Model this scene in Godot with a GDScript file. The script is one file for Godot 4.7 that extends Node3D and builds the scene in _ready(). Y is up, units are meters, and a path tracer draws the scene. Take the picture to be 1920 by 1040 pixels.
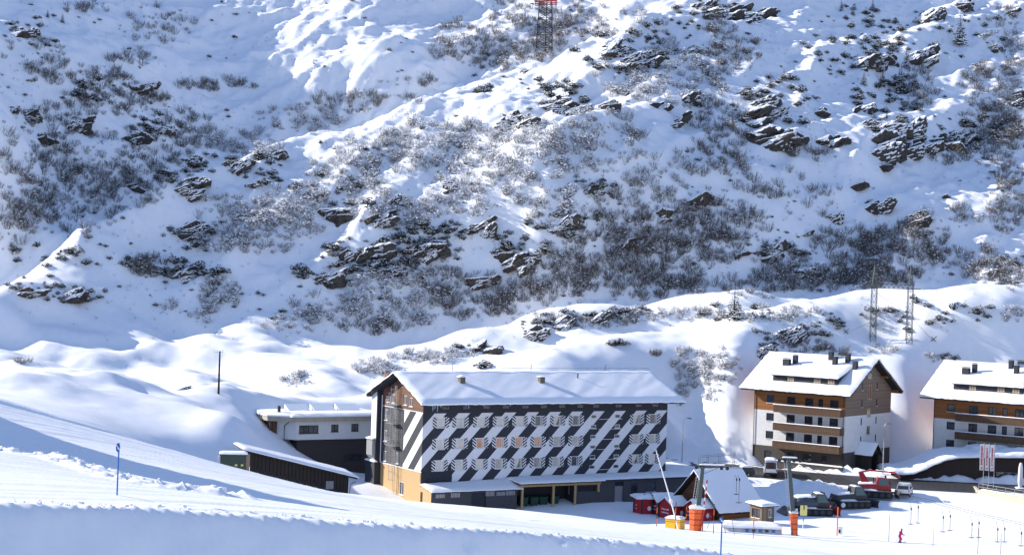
extends Node3D
# Alpine valley in winter: striped hotel, chalets and a drag lift below a snowy, shrub covered mountainside.
const F := 3289.4          # focal length of the photograph in its own pixels (1920 wide)
const ROLL := 0.034
const PITCH := -0.004
const CAM_Y := 31.5
var rng := RandomNumberGenerator.new()
var M := {}
var used := {}
var n_big := FastNoiseLite.new()
var n_mid := FastNoiseLite.new()
var n_small := FastNoiseLite.new()
var n_fine := FastNoiseLite.new()
var n_ridge := FastNoiseLite.new()

# ------------------------------------------------------------------ pixels to places
func ray(px: float, py: float) -> Vector3:
	var uu := px - 960.0
	var vv := py - 520.0
	var u := uu * cos(ROLL) + vv * sin(ROLL)
	var v := -uu * sin(ROLL) + vv * cos(ROLL)
	var d := Vector3(u / F, -v / F, 1.0)
	var c := cos(PITCH)
	var s := sin(PITCH)
	return Vector3(d.x, d.y * c + d.z * s, -(d.z * c - d.y * s))
func at(px: float, py: float, dist: float) -> Vector3:
	var r := ray(px, py)
	return Vector3(0, CAM_Y, 0) + r * (dist / -r.z)
func hit(px: float, py: float, from := 150.0) -> Vector3:
	var r := ray(px, py)
	r = r / -r.z
	var d := from
	while d < 595.0:
		var p := Vector3(0, CAM_Y, 0) + r * d
		if gh(p.x, p.z) > p.y:
			var a := d - 1.5
			var b := d
			for i in 7:
				var m := (a + b) * 0.5
				p = Vector3(0, CAM_Y, 0) + r * m
				if gh(p.x, p.z) > p.y: b = m
				else: a = m
			return p
		d += 1.5
	return Vector3.INF

# ------------------------------------------------------------------ terrain
var H_main := PackedFloat32Array()
var MX0 := -250.0
var MX1 := 190.0
var MZ0 := 150.0
var MZ1 := 600.0
var MC := 0.68
var MNX := 0
var MNZ := 0
var H_near := PackedFloat32Array()
var NX0 := -62.0
var NX1 := 62.0
var NZ0 := 46.0
var NC := 0.25
var NNX := 0
var NNZ := 0
var C_grid := PackedFloat32Array()
var C_nx := 0
var C_nz := 0
const CS := 6.0
const CX0 := -264.0
const CZ0 := 36.0

func gh(x: float, z: float) -> float:
	var f := -z
	if f < MZ0:
		var a := clampf((x - NX0) / NC, 0, NNX - 1.001)
		var b := clampf((f - NZ0) / NC, 0, NNZ - 1.001)
		return lerp_grid(H_near, NNX, a, b)
	var a2 := clampf((x - MX0) / MC, 0, MNX - 1.001)
	var b2 := clampf((f - MZ0) / MC, 0, MNZ - 1.001)
	return lerp_grid(H_main, MNX, a2, b2)
func lerp_grid(g: PackedFloat32Array, nx: int, a: float, b: float) -> float:
	var i := int(a)
	var j := int(b)
	var u := a - i
	var v := b - j
	var k := j * nx + i
	return lerpf(lerpf(g[k], g[k + 1], u), lerpf(g[k + nx], g[k + nx + 1], u), v)
func gnormal(x: float, z: float, e := 1.5) -> Vector3:
	return Vector3(gh(x - e, z) - gh(x + e, z), 2 * e, gh(x, z - e) - gh(x, z + e)).normalized()

func mountain_dist(px: float, py: float) -> float:
	var r := ray(px, py)
	return 172.0 / (0.484 - r.y / -r.z)

func control_points() -> Array:
	var c := []                                   # Vector3(x, forward, height)
	# [px, py, forward distance]
	for a in [
		# piste: near side, middle, far crest
		[-200, 950, 58], [0, 955, 62], [218, 925, 69], [640, 985, 68], [1000, 1008, 72], [1340, 1040, 76], [1700, 1080, 80], [2100, 1120, 84],
		[0, 850, 85], [-150, 820, 95], [400, 925, 82], [640, 955, 95], [1000, 985, 115], [1200, 1005, 130], [1500, 1035, 140], [1900, 1085, 140],
		[-150, 706, 117], [0, 749, 120], [133, 791, 124], [267, 836, 130], [417, 897, 140], [517, 921, 146], [640, 934, 152], [747, 937, 160], [873, 951, 168], [973, 957, 175], [1140, 977, 186], [1273, 998, 194], [1400, 1006, 199], [1500, 1012, 201],
		[1700, 1035, 196], [1900, 1035, 199], [2100, 1040, 200],
		# hidden dip behind the piste crest
		[-150, 770, 165], [0, 800, 165], [200, 850, 172], [400, 892, 185], [640, 935, 200], [800, 962, 207],
		# hummocks on the left
		[-150, 720, 215], [0, 742, 212], [130, 690, 250], [240, 722, 240], [60, 700, 246], [0, 690, 270], [-150, 660, 270], [300, 735, 268], [410, 738, 285], [560, 690, 300],
		[500, 752, 262], [640, 735, 280], [330, 782, 228], [450, 785, 234], [200, 800, 205], [485, 812, 226], [-150, 600, 312], [0, 640, 310], [200, 642, 318], [400, 640, 322], [560, 645, 322],
		# middle ridge
		[640, 662, 318], [820, 628, 322], [1000, 583, 325], [1100, 570, 328], [1280, 552, 330], [1400, 548, 332], [1480, 558, 332],
		[640, 668, 332], [820, 640, 340], [1000, 603, 343], [1280, 572, 348], [1450, 578, 350],
		# lower ridge behind the hotel and the chalets
		[700, 735, 284], [820, 692, 292], [950, 662, 298], [1100, 640, 300], [1250, 622, 303], [1400, 592, 306], [1500, 572, 308], [1600, 549, 312], [1700, 546, 315], [1800, 572, 318],
		[1000, 672, 311], [1250, 637, 316], [1500, 592, 322], [1700, 566, 334], [1850, 585, 330],
		[1440, 665, 293], [1560, 650, 297], [1640, 641, 299], [1705, 641, 298], [1800, 606, 299], [1920, 556, 302], [2080, 540, 304],
		[1100, 700, 285], [1240, 690, 291], [1280, 762, 289], [1330, 700, 288], [1350, 800, 282], [1390, 715, 285], [1400, 800, 280], [1340, 846, 280], [1300, 800, 285],
		[1700, 700, 291], [1705, 800, 285], [1720, 848, 281], [1850, 660, 296], [1950, 690, 294], [2080, 680, 296],
	]:
		var p := at(a[0], a[1], a[2])
		c.append(Vector3(p.x, a[2], p.y))
	# [x, forward, height]: valley floor, road, building plots
	for a in [
		[0, 228, -1.0], [10, 236, -1.0], [20, 242, -0.9], [25, 232, -0.7], [35, 236, -0.3], [45, 242, -0.1], [33, 218, 0.1], [48, 226, -0.1], [60, 242, 0.1], [60, 222, 0.0], [75, 236, 0.2], [90, 240, 0.3],
		[12, 222, 0.0], [-13, 231, -0.4], [-17, 238, 0.6], [-9, 250, 1.0], [-19, 246, 1.2], [-26, 246, 1.9], [-22, 248, 1.2], [-14, 252, 1.0], [-31, 243, 5.6], [-34, 247, 8.0], [-18, 258, 1.5], [-26, 254, 3.0], [-38, 243, 9.4], [-25, 228, 2.4], [-24, 236, 1.8], [-20, 239, 1.2], [-29, 237, 4.6], [-26, 231, 2.0], [-22, 231, 1.2], [-29, 229, 4.0], [-17, 245, 1.2],
		[-25, 214, 2.6], [-33, 216, 4.0], [-20, 222, 1.6], [-31, 218, 3.4], [-27, 218, 2.8], [-35, 212, 4.6], [28, 262, 0.6], [24, 255, -0.3],
		[27, 277, 2.0], [36, 269, 2.0], [44, 264, 1.9], [55, 259, 1.9], [67, 256, 1.9], [82, 253, 1.9], [33, 276, 2.3],
		[39, 277, 2.6], [52, 268, 2.7], [61, 281, 3.5], [49, 290, 6.0], [67, 277, 2.6], [80, 267, 2.5], [78, 292, 6.0], [95, 275, 3.0], [62, 268, 2.2],
		[5, 256, 3.5], [15, 264, 4.0], [-8, 262, 6.0],
	]:
		c.append(Vector3(a[0], a[1], a[2]))
	# mountainside: [px, py, shift towards (-) or away (+) from the mean slope in metres]
	for a in [
		[-420, -60, -80], [-420, 150, -62], [-420, 330, -22], [-420, 480, 0],
		[-170, -80, -104], [0, -80, -84], [250, -80, -40], [450, -80, 0], [600, -80, -8], [760, -80, -18], [1000, -80, -8], [1200, -80, -34], [1450, -80, -26], [1700, -80, 0], [1950, -80, 8], [2100, -80, 10],
		[-170, 120, -84], [0, 120, -68], [230, 120, -30], [420, 120, 6], [600, 120, -2], [740, 120, -12], [880, 110, 0],
		[-170, 300, -44], [0, 300, -44], [200, 290, -14], [380, 270, 10], [560, 215, 10], [-170, 440, -12], [0, 440, -12], [160, 400, 6],
		[0, 548, -16], [150, 462, -18], [283, 386, -20], [400, 337, -20], [560, 284, -20], [700, 234, -20], [870, 182, -27], [1000, 132, -34], [1130, 62, -40], [1290, 4, -44], [-170, 640, -14],
		[0, 556, 6], [150, 474, 10], [283, 402, 12], [400, 352, 12], [560, 298, 12], [700, 248, 12], [870, 198, 8], [1000, 150, -4], [1110, 86, -14],
		[300, 480, -8], [600, 390, -16], [900, 300, -32], [1150, 200, -44], [1300, 110, -48], [300, 580, 0], [600, 560, -2], [760, 450, -14], [900, 520, -4], [1050, 420, -26], [1200, 330, -38], [1100, 540, 0],
		[1400, 250, -36], [1500, 60, -26], [1550, 180, -24], [1650, 300, -22], [1800, 200, -2], [1900, 80, 4], [1900, 330, -4], [2090, 200, 4], [1400, 400, -18], [1650, 430, -6], [1850, 470, -4], [1500, 500, 0], [2090, 440, -6], [1300, 520, 0],
	]:
		var d := mountain_dist(a[0], a[1]) + float(a[2])
		var p := at(a[0], a[1], d)
		c.append(Vector3(p.x, d, p.y))
	return c

func tps(r2: float) -> float:
	return 0.0 if r2 < 1e-9 else r2 * log(r2)
func solve_base() -> void:
	var c := control_points()
	var n := c.size()
	var N := n + 3
	var rows := []
	for i in N:
		var row := PackedFloat64Array()
		row.resize(N + 1)
		rows.append(row)
	var k := 0.01
	for i in n:
		var row: PackedFloat64Array = rows[i]
		for j in n:
			var dx: float = (c[i].x - c[j].x) * k
			var dy: float = (c[i].y - c[j].y) * k
			row[j] = tps(dx * dx + dy * dy)
		row[i] += 0.0003
		row[n] = 1.0
		row[n + 1] = c[i].x * k
		row[n + 2] = c[i].y * k
		row[N] = c[i].z
		rows[i] = row
	for j in n:
		rows[n][j] = 1.0
		rows[n + 1][j] = c[j].x * k
		rows[n + 2][j] = c[j].y * k
	for i in N:
		var best := i
		for r in range(i + 1, N):
			if absf(rows[r][i]) > absf(rows[best][i]): best = r
		var t = rows[i]
		rows[i] = rows[best]
		rows[best] = t
		var pr: PackedFloat64Array = rows[i]
		var inv := 1.0 / pr[i]
		for r in range(i + 1, N):
			var rr: PackedFloat64Array = rows[r]
			var m := rr[i] * inv
			if m != 0.0:
				for q in range(i, N + 1): rr[q] -= m * pr[q]
				rows[r] = rr
	var w := PackedFloat64Array()
	w.resize(N)
	for i in range(N - 1, -1, -1):
		var s: float = rows[i][N]
		for q in range(i + 1, N): s -= rows[i][q] * w[q]
		w[i] = s / rows[i][i]
	C_nx = int((MX1 + 14 - CX0) / CS) + 4
	C_nz = int((MZ1 + 14 - CZ0) / CS) + 4
	C_grid.resize(C_nx * C_nz)
	for jz in C_nz:
		var f := CZ0 + jz * CS
		for ix in C_nx:
			var x := CX0 + ix * CS
			var s := w[n] + w[n + 1] * x * k + w[n + 2] * f * k
			for i in n:
				var dx: float = (x - c[i].x) * k
				var dy: float = (f - c[i].y) * k
				var r2 := dx * dx + dy * dy
				if r2 > 1e-9: s += w[i] * r2 * log(r2)
			C_grid[jz * C_nx + ix] = s

func cubic4(a: float, b: float, c: float, d: float, t: float) -> float:
	return b + 0.5 * t * (c - a + t * (2.0 * a - 5.0 * b + 4.0 * c - d + t * (3.0 * (b - c) + d - a)))
func base_row(f: float) -> PackedFloat32Array:
	var v := (f - CZ0) / CS
	var j := clampi(int(v), 1, C_nz - 3)
	var t := v - j
	var out := PackedFloat32Array()
	out.resize(C_nx)
	for i in C_nx:
		out[i] = cubic4(C_grid[(j - 1) * C_nx + i], C_grid[j * C_nx + i], C_grid[(j + 1) * C_nx + i], C_grid[(j + 2) * C_nx + i], t)
	return out
func seg_dist(p: Vector2, a: Vector2, b: Vector2) -> float:
	var d := b - a
	var t := clampf((p - a).dot(d) / d.length_squared(), 0, 1)
	return p.distance_to(a + d * t)
func plan(px: float, py: float, dist: float) -> Vector2:
	var p := at(px, py, dist)
	return Vector2(p.x, dist)

func noise(seed_: int, freq: float, oct: int, kind := FastNoiseLite.TYPE_SIMPLEX_SMOOTH, ridged := false) -> FastNoiseLite:
	var n := FastNoiseLite.new()
	n.seed = seed_
	n.frequency = freq
	n.noise_type = kind
	n.fractal_type = FastNoiseLite.FRACTAL_RIDGED if ridged else FastNoiseLite.FRACTAL_FBM
	n.fractal_octaves = oct
	return n

func build_terrain() -> void:
	solve_base()
	n_big = noise(3, 1.0 / 34.0, 2)
	n_mid = noise(7, 1.0 / 11.0, 2)
	n_small = noise(11, 1.0 / 3.4, 2)
	n_fine = noise(19, 1.0 / 0.9, 2)
	n_ridge = noise(23, 1.0 / 46.0, 3, FastNoiseLite.TYPE_SIMPLEX_SMOOTH, true)
	# ---- valley and mountain
	MNX = int((MX1 - MX0) / MC) + 1
	MNZ = int((MZ1 - MZ0) / MC) + 1
	H_main.resize(MNX * MNZ)
	for j in MNZ:
		var f := MZ0 + j * MC
		var row := base_row(f)
		var mount := smoothstep(326.0, 350.0, f)
		var half := 0.30 * f + 12.0
		for i in MNX:
			var x := MX0 + i * MC
			var u := (x - CX0) / CS
			var k := int(u)
			var h := cubic4(row[k - 1], row[k], row[k + 1], row[k + 2], u - k)
			if absf(x) < half:
				h += detail(x, f, mount)
				h = valley_shape(x, f, h)
			H_main[j * MNX + i] = h
	# ---- ski slope in front
	NNX = int((NX1 - NX0) / NC) + 1
	NNZ = int((MZ0 - NZ0) / NC) + 1
	H_near.resize(NNX * NNZ)
	var berm := PackedVector2Array([plan(-300, 940, 58), plan(0, 953, 62), plan(330, 968, 65), plan(640, 984, 68), plan(1000, 1008, 72), plan(1340, 1040, 76), plan(1900, 1090, 84)])
	var clods := PackedVector2Array([plan(-120, 806, 92), plan(0, 838, 88), plan(120, 868, 85), plan(220, 903, 80), plan(310, 930, 79), plan(420, 950, 80)])
	var hollow := PackedVector2Array([plan(-120, 765, 104), plan(0, 803, 101), plan(200, 862, 98), plan(390, 918, 95)])
	var groove := PackedVector2Array([plan(-150, 722, 112), plan(0, 762, 115), plan(133, 804, 118), plan(267, 847, 123), plan(417, 890, 132), plan(517, 912, 138)])
	for j in NNZ:
		var f := NZ0 + j * NC
		var row := base_row(f)
		for i in NNX:
			var x := NX0 + i * NC
			var u := (x - CX0) / CS
			var k := int(u)
			var h := cubic4(row[k - 1], row[k], row[k + 1], row[k + 2], u - k)
			# snow covered knoll beside the run, out of the picture, whose shadow falls across it
			if x < -34.0: h += 13.0 * exp(-(pow((x + 48.0) / 5.5, 2.0) + pow((f - 108.5) / 5.2, 2.0)))
			if absf(x) > 0.31 * f + 8.0:
				H_near[j * NNX + i] = h
				continue
			# edge of the groomed run: ploughed bank falling away on this side
			var bf := 0.0
			for q in berm.size() - 1:
				if x >= berm[q].x and (x < berm[q + 1].x or q == berm.size() - 2):
					bf = lerpf(berm[q].y, berm[q + 1].y, (x - berm[q].x) / (berm[q + 1].x - berm[q].x))
			if x < berm[0].x: bf = berm[0].y
			var rough := n_small.get_noise_2d(x, f)
			bf += 0.9 * n_mid.get_noise_2d(x * 0.6, 3.0) + 0.16 * rough + (0.04 + 0.16 * maxf(0.0, n_mid.get_noise_2d(x * 0.9, 40.0) + 0.1)) * n_fine.get_noise_2d(x * 1.1, f * 1.1)
			var below := bf - f
			if below > 0.0:
				h -= 1.15 * (sqrt(below * below + 0.04) - 0.2)
				h += 0.06 * n_fine.get_noise_2d(x * 1.3, f * 1.3) * exp(-below * 0.7) + 0.02 * n_fine.get_noise_2d(x, f)
			else:
				h += 0.16 * exp(below * 1.6)
			# long soft undulations and groomer tracks along the run
			var s := (x * 0.62 - f * 0.78)
			h += 0.22 * n_mid.get_noise_2d(s * 0.8, (x + f) * 0.16)
			h += 0.055 * n_small.get_noise_2d(s * 3.1, (x * 0.78 + f * 0.62) * 0.12) + 0.03 * n_small.get_noise_2d(s * 8.0 + 30.0, (x * 0.78 + f * 0.62) * 0.07)
			h += 0.012 * n_fine.get_noise_2d(x * 0.7, f * 0.7)
			if x < -2.0 and f > 60.0:
				var p := Vector2(x, f)
				var dc := 99.0
				for q in clods.size() - 1: dc = minf(dc, seg_dist(p, clods[q], clods[q + 1]))
				var fade := smoothstep(-3.0, -9.0, x)
				var wob := 1.9 + 0.8 * n_mid.get_noise_2d(x * 0.7, f)
				var cl := smoothstep(wob, wob * 0.35, dc) * fade
				if cl > 0.0:
					h += cl * (0.12 + 0.42 * maxf(0.0, n_fine.get_noise_2d(x * 0.9 + 40.0, f * 0.6)) + 0.2 * n_fine.get_noise_2d(x * 1.7, f * 1.2))
				var dh := 99.0
				for q in hollow.size() - 1: dh = minf(dh, seg_dist(p, hollow[q], hollow[q + 1]))
				h -= 0.6 * exp(-dh * dh / 20.0) * fade
				var dg := 99.0
				for q in groove.size() - 1: dg = minf(dg, seg_dist(p, groove[q], groove[q + 1]))
				h -= 0.34 * exp(-dg * dg / 0.35) * smoothstep(-4.0, -12.0, x)
			H_near[j * NNX + i] = h
	# share the seam
	for i in NNX:
		var x := NX0 + i * NC
		var a := clampf((x - MX0) / MC, 0, MNX - 1.001)
		H_near[(NNZ - 1) * NNX + i] = lerp_grid(H_main, MNX, a, 0.0)
		for q in range(1, 24):
			var jj := NNZ - 1 - q
			H_near[jj * NNX + i] = lerpf(H_near[(NNZ - 1) * NNX + i] + (H_near[jj * NNX + i] - H_near[(NNZ - 1) * NNX + i]), H_near[jj * NNX + i], q / 24.0)
	var g := surface_grid("mountain_and_valley_ground", H_main, MNX, MNZ, MX0, MZ0, MC, M.snow, true)
	g.set_meta("kind", "structure")
	var s2 := surface_grid("ski_slope_ground", H_near, NNX, NNZ, NX0, NZ0, NC, M.piste, false)
	s2.set_meta("kind", "structure")

func detail(x: float, f: float, mount: float) -> float:
	var h := 0.0
	if mount > 0.0:
		# ribs run from lower left to upper right across the slope
		var a := x * 0.80 - f * 0.60
		var b := x * 0.60 + f * 0.80
		h += mount * (4.2 * n_ridge.get_noise_2d(a * 0.9, b * 0.4) + 1.3 * n_big.get_noise_2d(a * 1.3, b * 0.8) + 1.15 * n_mid.get_noise_2d(a, b * 0.7) + 0.85 * n_small.get_noise_2d(a * 1.1, b * 0.75) * (0.45 + 0.75 * absf(n_mid.get_noise_2d(x * 0.5 + 90.0, f * 0.5))))
	if mount < 1.0:
		var soft := (1.0 - mount) * smoothstep(252.0, 285.0, f - 0.35 * maxf(0.0, -x - 12.0) + 1.4 * maxf(0.0, -x - 20.0))
		h += soft * ((0.9 + 1.7 * smoothstep(0.0, -25.0, x)) * n_big.get_noise_2d(x * 1.35 + f * 0.3, f * 1.9) + 0.65 * n_mid.get_noise_2d(x * 0.8, f * 1.2) + 0.13 * n_small.get_noise_2d(x, f))
		# ploughed ground and heaps on the valley floor, banks along the road
		var flat := (1.0 - mount) * (1.0 - soft)
		h += flat * (0.10 * n_mid.get_noise_2d(x, f) + 0.03 * n_small.get_noise_2d(x, f))
	return h

func surface_grid(called: String, g: PackedFloat32Array, nx: int, nz: int, x0: float, f0: float, cell: float, mat: Material, cut: bool) -> MeshInstance3D:
	var V := PackedVector3Array()
	var Nn := PackedVector3Array()
	V.resize(nx * nz)
	Nn.resize(nx * nz)
	for j in nz:
		var jm := maxi(j - 1, 0)
		var jp := mini(j + 1, nz - 1)
		for i in nx:
			var k := j * nx + i
			V[k] = Vector3(x0 + i * cell, g[k], -(f0 + j * cell))
			var im := maxi(i - 1, 0)
			var ip := mini(i + 1, nx - 1)
			Nn[k] = Vector3(-(g[j * nx + ip] - g[j * nx + im]) / ((ip - im) * cell), 1.0, (g[jp * nx + i] - g[jm * nx + i]) / ((jp - jm) * cell)).normalized()
	var I := PackedInt32Array()
	I.resize((nx - 1) * (nz - 1) * 6)
	var q := 0
	for j in nz - 1:
		for i in nx - 1:
			var k := j * nx + i
			I[q] = k; I[q + 1] = k + nx; I[q + 2] = k + 1
			I[q + 3] = k + 1; I[q + 4] = k + nx; I[q + 5] = k + nx + 1
			q += 6
	var arr := []
	arr.resize(Mesh.ARRAY_MAX)
	arr[Mesh.ARRAY_VERTEX] = V
	arr[Mesh.ARRAY_NORMAL] = Nn
	arr[Mesh.ARRAY_INDEX] = I
	var mesh := ArrayMesh.new()
	mesh.add_surface_from_arrays(Mesh.PRIMITIVE_TRIANGLES, arr)
	mesh.surface_set_material(0, mat)
	var o := MeshInstance3D.new()
	o.name = called
	o.mesh = mesh
	add_child(o)
	return o

# ------------------------------------------------------------------ mesh collector
class MB:
	var V := PackedVector3Array()
	var N := PackedVector3Array()
	var C := PackedColorArray()
	var col := Color.WHITE
	var X := Transform3D.IDENTITY
	func tri(a: Vector3, b: Vector3, c: Vector3) -> void:
		a = X * a; b = X * b; c = X * c
		var n := (c - a).cross(b - a).normalized()
		V.append(a); V.append(b); V.append(c)
		for i in 3:
			N.append(n)
			C.append(col)
	func tri_out(a: Vector3, b: Vector3, c: Vector3, from: Vector3) -> void:
		if (c - a).cross(b - a).dot((a + b + c) / 3.0 - from) < 0.0: tri(a, c, b)
		else: tri(a, b, c)
	func quad(a: Vector3, b: Vector3, c: Vector3, d: Vector3) -> void:      # clockwise seen from the front
		tri(a, b, c)
		tri(a, c, d)
	func hexa(p: Array) -> void:                                            # eight corners: bottom 0-3, top 4-7 (same order)
		var m := Vector3.ZERO
		for q in p: m += q
		m /= 8.0
		for f in [[0, 1, 2, 3], [4, 5, 6, 7], [0, 1, 5, 4], [1, 2, 6, 5], [2, 3, 7, 6], [3, 0, 4, 7]]:
			tri_out(p[f[0]], p[f[1]], p[f[2]], m)
			tri_out(p[f[0]], p[f[2]], p[f[3]], m)
	func box(a: Vector3, b: Vector3) -> void:                               # two opposite corners
		var lo := Vector3(minf(a.x, b.x), minf(a.y, b.y), minf(a.z, b.z))
		var hi := Vector3(maxf(a.x, b.x), maxf(a.y, b.y), maxf(a.z, b.z))
		hexa([Vector3(lo.x, lo.y, lo.z), Vector3(hi.x, lo.y, lo.z), Vector3(hi.x, lo.y, hi.z), Vector3(lo.x, lo.y, hi.z),
			Vector3(lo.x, hi.y, lo.z), Vector3(hi.x, hi.y, lo.z), Vector3(hi.x, hi.y, hi.z), Vector3(lo.x, hi.y, hi.z)])
	func bar(a: Vector3, b: Vector3, w: float, h := -1.0) -> void:          # square bar from a to b
		if h < 0.0: h = w
		var d := (b - a).normalized()
		var s := d.cross(Vector3.UP)
		if s.length() < 0.05: s = d.cross(Vector3.RIGHT)
		s = s.normalized() * w * 0.5
		var u := s.cross(d).normalized() * h * 0.5
		hexa([a - s - u, a + s - u, a + s + u, a - s + u, b - s - u, b + s - u, b + s + u, b - s + u])
	func tube(pts: Array, radii: Array, sides := 6, cap := true) -> void:
		var rings := []
		for i in pts.size():
			var d: Vector3 = (pts[mini(i + 1, pts.size() - 1)] - pts[maxi(i - 1, 0)]).normalized()
			var s := d.cross(Vector3.UP)
			if s.length() < 0.05: s = d.cross(Vector3.RIGHT)
			s = s.normalized()
			var u := s.cross(d)
			var ring := []
			for k in sides:
				var a := TAU * k / sides
				ring.append(pts[i] + (s * cos(a) + u * sin(a)) * float(radii[i]))
			rings.append(ring)
		for i in pts.size() - 1:
			var m: Vector3 = (pts[i] + pts[i + 1]) * 0.5
			for k in sides:
				var k2 := (k + 1) % sides
				tri_out(rings[i][k], rings[i + 1][k], rings[i + 1][k2], m)
				tri_out(rings[i][k], rings[i + 1][k2], rings[i][k2], m)
		if cap:
			for e in [0, pts.size() - 1]:
				var inner: Vector3 = pts[1] if e == 0 else pts[e - 1]
				for k in range(1, sides - 1): tri_out(rings[e][0], rings[e][k], rings[e][k + 1], inner)
	func poly(pts: Array, toward: Vector3) -> void:                          # convex polygon facing a direction
		for k in range(1, pts.size() - 1):
			var a: Vector3 = pts[0]
			var b: Vector3 = pts[k]
			var c: Vector3 = pts[k + 1]
			if (c - a).cross(b - a).dot(toward) < 0.0: tri(a, c, b)
			else: tri(a, b, c)
	func prism(pts: Array, off: Vector3) -> void:                            # convex polygon swept along off
		var m := Vector3.ZERO
		for q in pts: m += q
		m = m / pts.size() + off * 0.5
		var top := []
		for q in pts: top.append(q + off)
		poly(pts, -off)
		poly(top, off)
		for k in pts.size():
			var k2 := (k + 1) % pts.size()
			tri_out(pts[k], pts[k2], top[k2], m)
			tri_out(pts[k], top[k2], top[k], m)
	func blob(c: Vector3, r: Vector3, rr: RandomNumberGenerator, rough := 0.2) -> void:   # small lump of 20 faces
		var t := 1.618
		var p := [Vector3(-1, t, 0), Vector3(1, t, 0), Vector3(-1, -t, 0), Vector3(1, -t, 0), Vector3(0, -1, t), Vector3(0, 1, t), Vector3(0, -1, -t), Vector3(0, 1, -t), Vector3(t, 0, -1), Vector3(t, 0, 1), Vector3(-t, 0, -1), Vector3(-t, 0, 1)]
		for i in 12: p[i] = c + p[i] / 1.902 * r * (1.0 + rr.randf_range(-rough, rough))
		for f in [[0, 11, 5], [0, 5, 1], [0, 1, 7], [0, 7, 10], [0, 10, 11], [1, 5, 9], [5, 11, 4], [11, 10, 2], [10, 7, 6], [7, 1, 8], [3, 9, 4], [3, 4, 2], [3, 2, 6], [3, 6, 8], [3, 8, 9], [4, 9, 5], [2, 4, 11], [6, 2, 10], [8, 6, 7], [9, 8, 1]]:
			tri_out(p[f[0]], p[f[1]], p[f[2]], c)
	func mesh(m: Material, onto: ArrayMesh = null, colours := false) -> ArrayMesh:
		var a := []
		a.resize(Mesh.ARRAY_MAX)
		a[Mesh.ARRAY_VERTEX] = V
		a[Mesh.ARRAY_NORMAL] = N
		if colours: a[Mesh.ARRAY_COLOR] = C
		if onto == null: onto = ArrayMesh.new()
		onto.add_surface_from_arrays(Mesh.PRIMITIVE_TRIANGLES, a)
		onto.surface_set_material(onto.get_surface_count() - 1, m)
		return onto

func numbered(called: String) -> String:
	var n: int = used.get(called, 0)
	used[called] = n + 1
	return called if n == 0 else "%s_%03d" % [called, n]
func tag(o: Node, label: String, category: String, group := "", kind := "") -> Node:
	o.set_meta("label", label)
	o.set_meta("category", category)
	if group: o.set_meta("group", group)
	if kind: o.set_meta("kind", kind)
	return o
func thing(called: String, label: String, category: String, where := Vector3.ZERO, turn := 0.0, group := "") -> Node3D:
	var o := Node3D.new()
	o.name = numbered(called)
	add_child(o)
	o.position = where
	o.rotation.y = turn
	tag(o, label, category, group)
	return o
func part(called: String, mesh: Mesh, parent: Node) -> MeshInstance3D:
	var o := MeshInstance3D.new()
	o.name = called
	o.mesh = mesh
	parent.add_child(o, true)
	return o
func put(called: String, b: MB, m: Material, parent: Node) -> MeshInstance3D:
	return part(called, b.mesh(m), parent)

# ------------------------------------------------------------------ plants and rocks
func rvec(r: RandomNumberGenerator, s: float) -> Vector3:
	return Vector3(r.randf_range(-s, s), r.randf_range(-s, s), r.randf_range(-s, s))
func shrub_mesh(seed_: int, snowy: float, stems: int) -> ArrayMesh:
	var r := RandomNumberGenerator.new()
	r.seed = seed_
	var b := MB.new()
	var bark := Color(0.122, 0.108, 0.096)
	var snow := Color(0.86, 0.88, 0.91)
	for i in stems:
		var a := r.randf() * TAU
		var lean := sqrt(r.randf()) * 0.85
		var base := Vector3(cos(a), 0, sin(a)) * r.randf() * 0.28 + Vector3(0, -0.08, 0)
		var len_ := r.randf_range(0.65, 1.1) * (1.0 - 0.25 * lean)
		var dir := Vector3(cos(a) * lean, 1.0, sin(a) * lean).normalized()
		var mid := base + dir * len_ * 0.5 + rvec(r, 0.05)
		var tip := base + dir * len_ * 0.85 + Vector3(0, len_ * 0.15, 0) + rvec(r, 0.07)
		var g := r.randf_range(0.75, 1.3)
		b.col = bark * g
		b.tube([base, mid, tip], [0.010, 0.008, 0.004], 3, false)
		for k in 5:
			var t := r.randf_range(0.3, 1.0)
			var s := base.lerp(mid, t * 2.0) if t < 0.5 else mid.lerp(tip, t * 2.0 - 1.0)
			var e := s + (dir + rvec(r, 0.75)).normalized() * r.randf_range(0.12, 0.28)
			b.col = bark * g * 1.1
			b.tube([s, e], [0.007, 0.003], 3, false)
			if r.randf() < snowy:
				b.col = snow
				b.blob(s.lerp(e, 0.6) + Vector3(0, 0.015, 0), Vector3(0.05, 0.022, 0.05) * r.randf_range(0.6, 1.4), r)
	if snowy > 0.0:
		b.col = snow
		for k in int(26 * snowy):
			var a := r.randf() * TAU
			var q := sqrt(r.randf()) * 0.6
			b.blob(Vector3(cos(a) * q, r.randf_range(0.05, 0.75), sin(a) * q), Vector3(0.09, 0.04, 0.09) * r.randf_range(0.6, 1.5), r)
	return b.mesh(M.plant, null, true)
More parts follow.
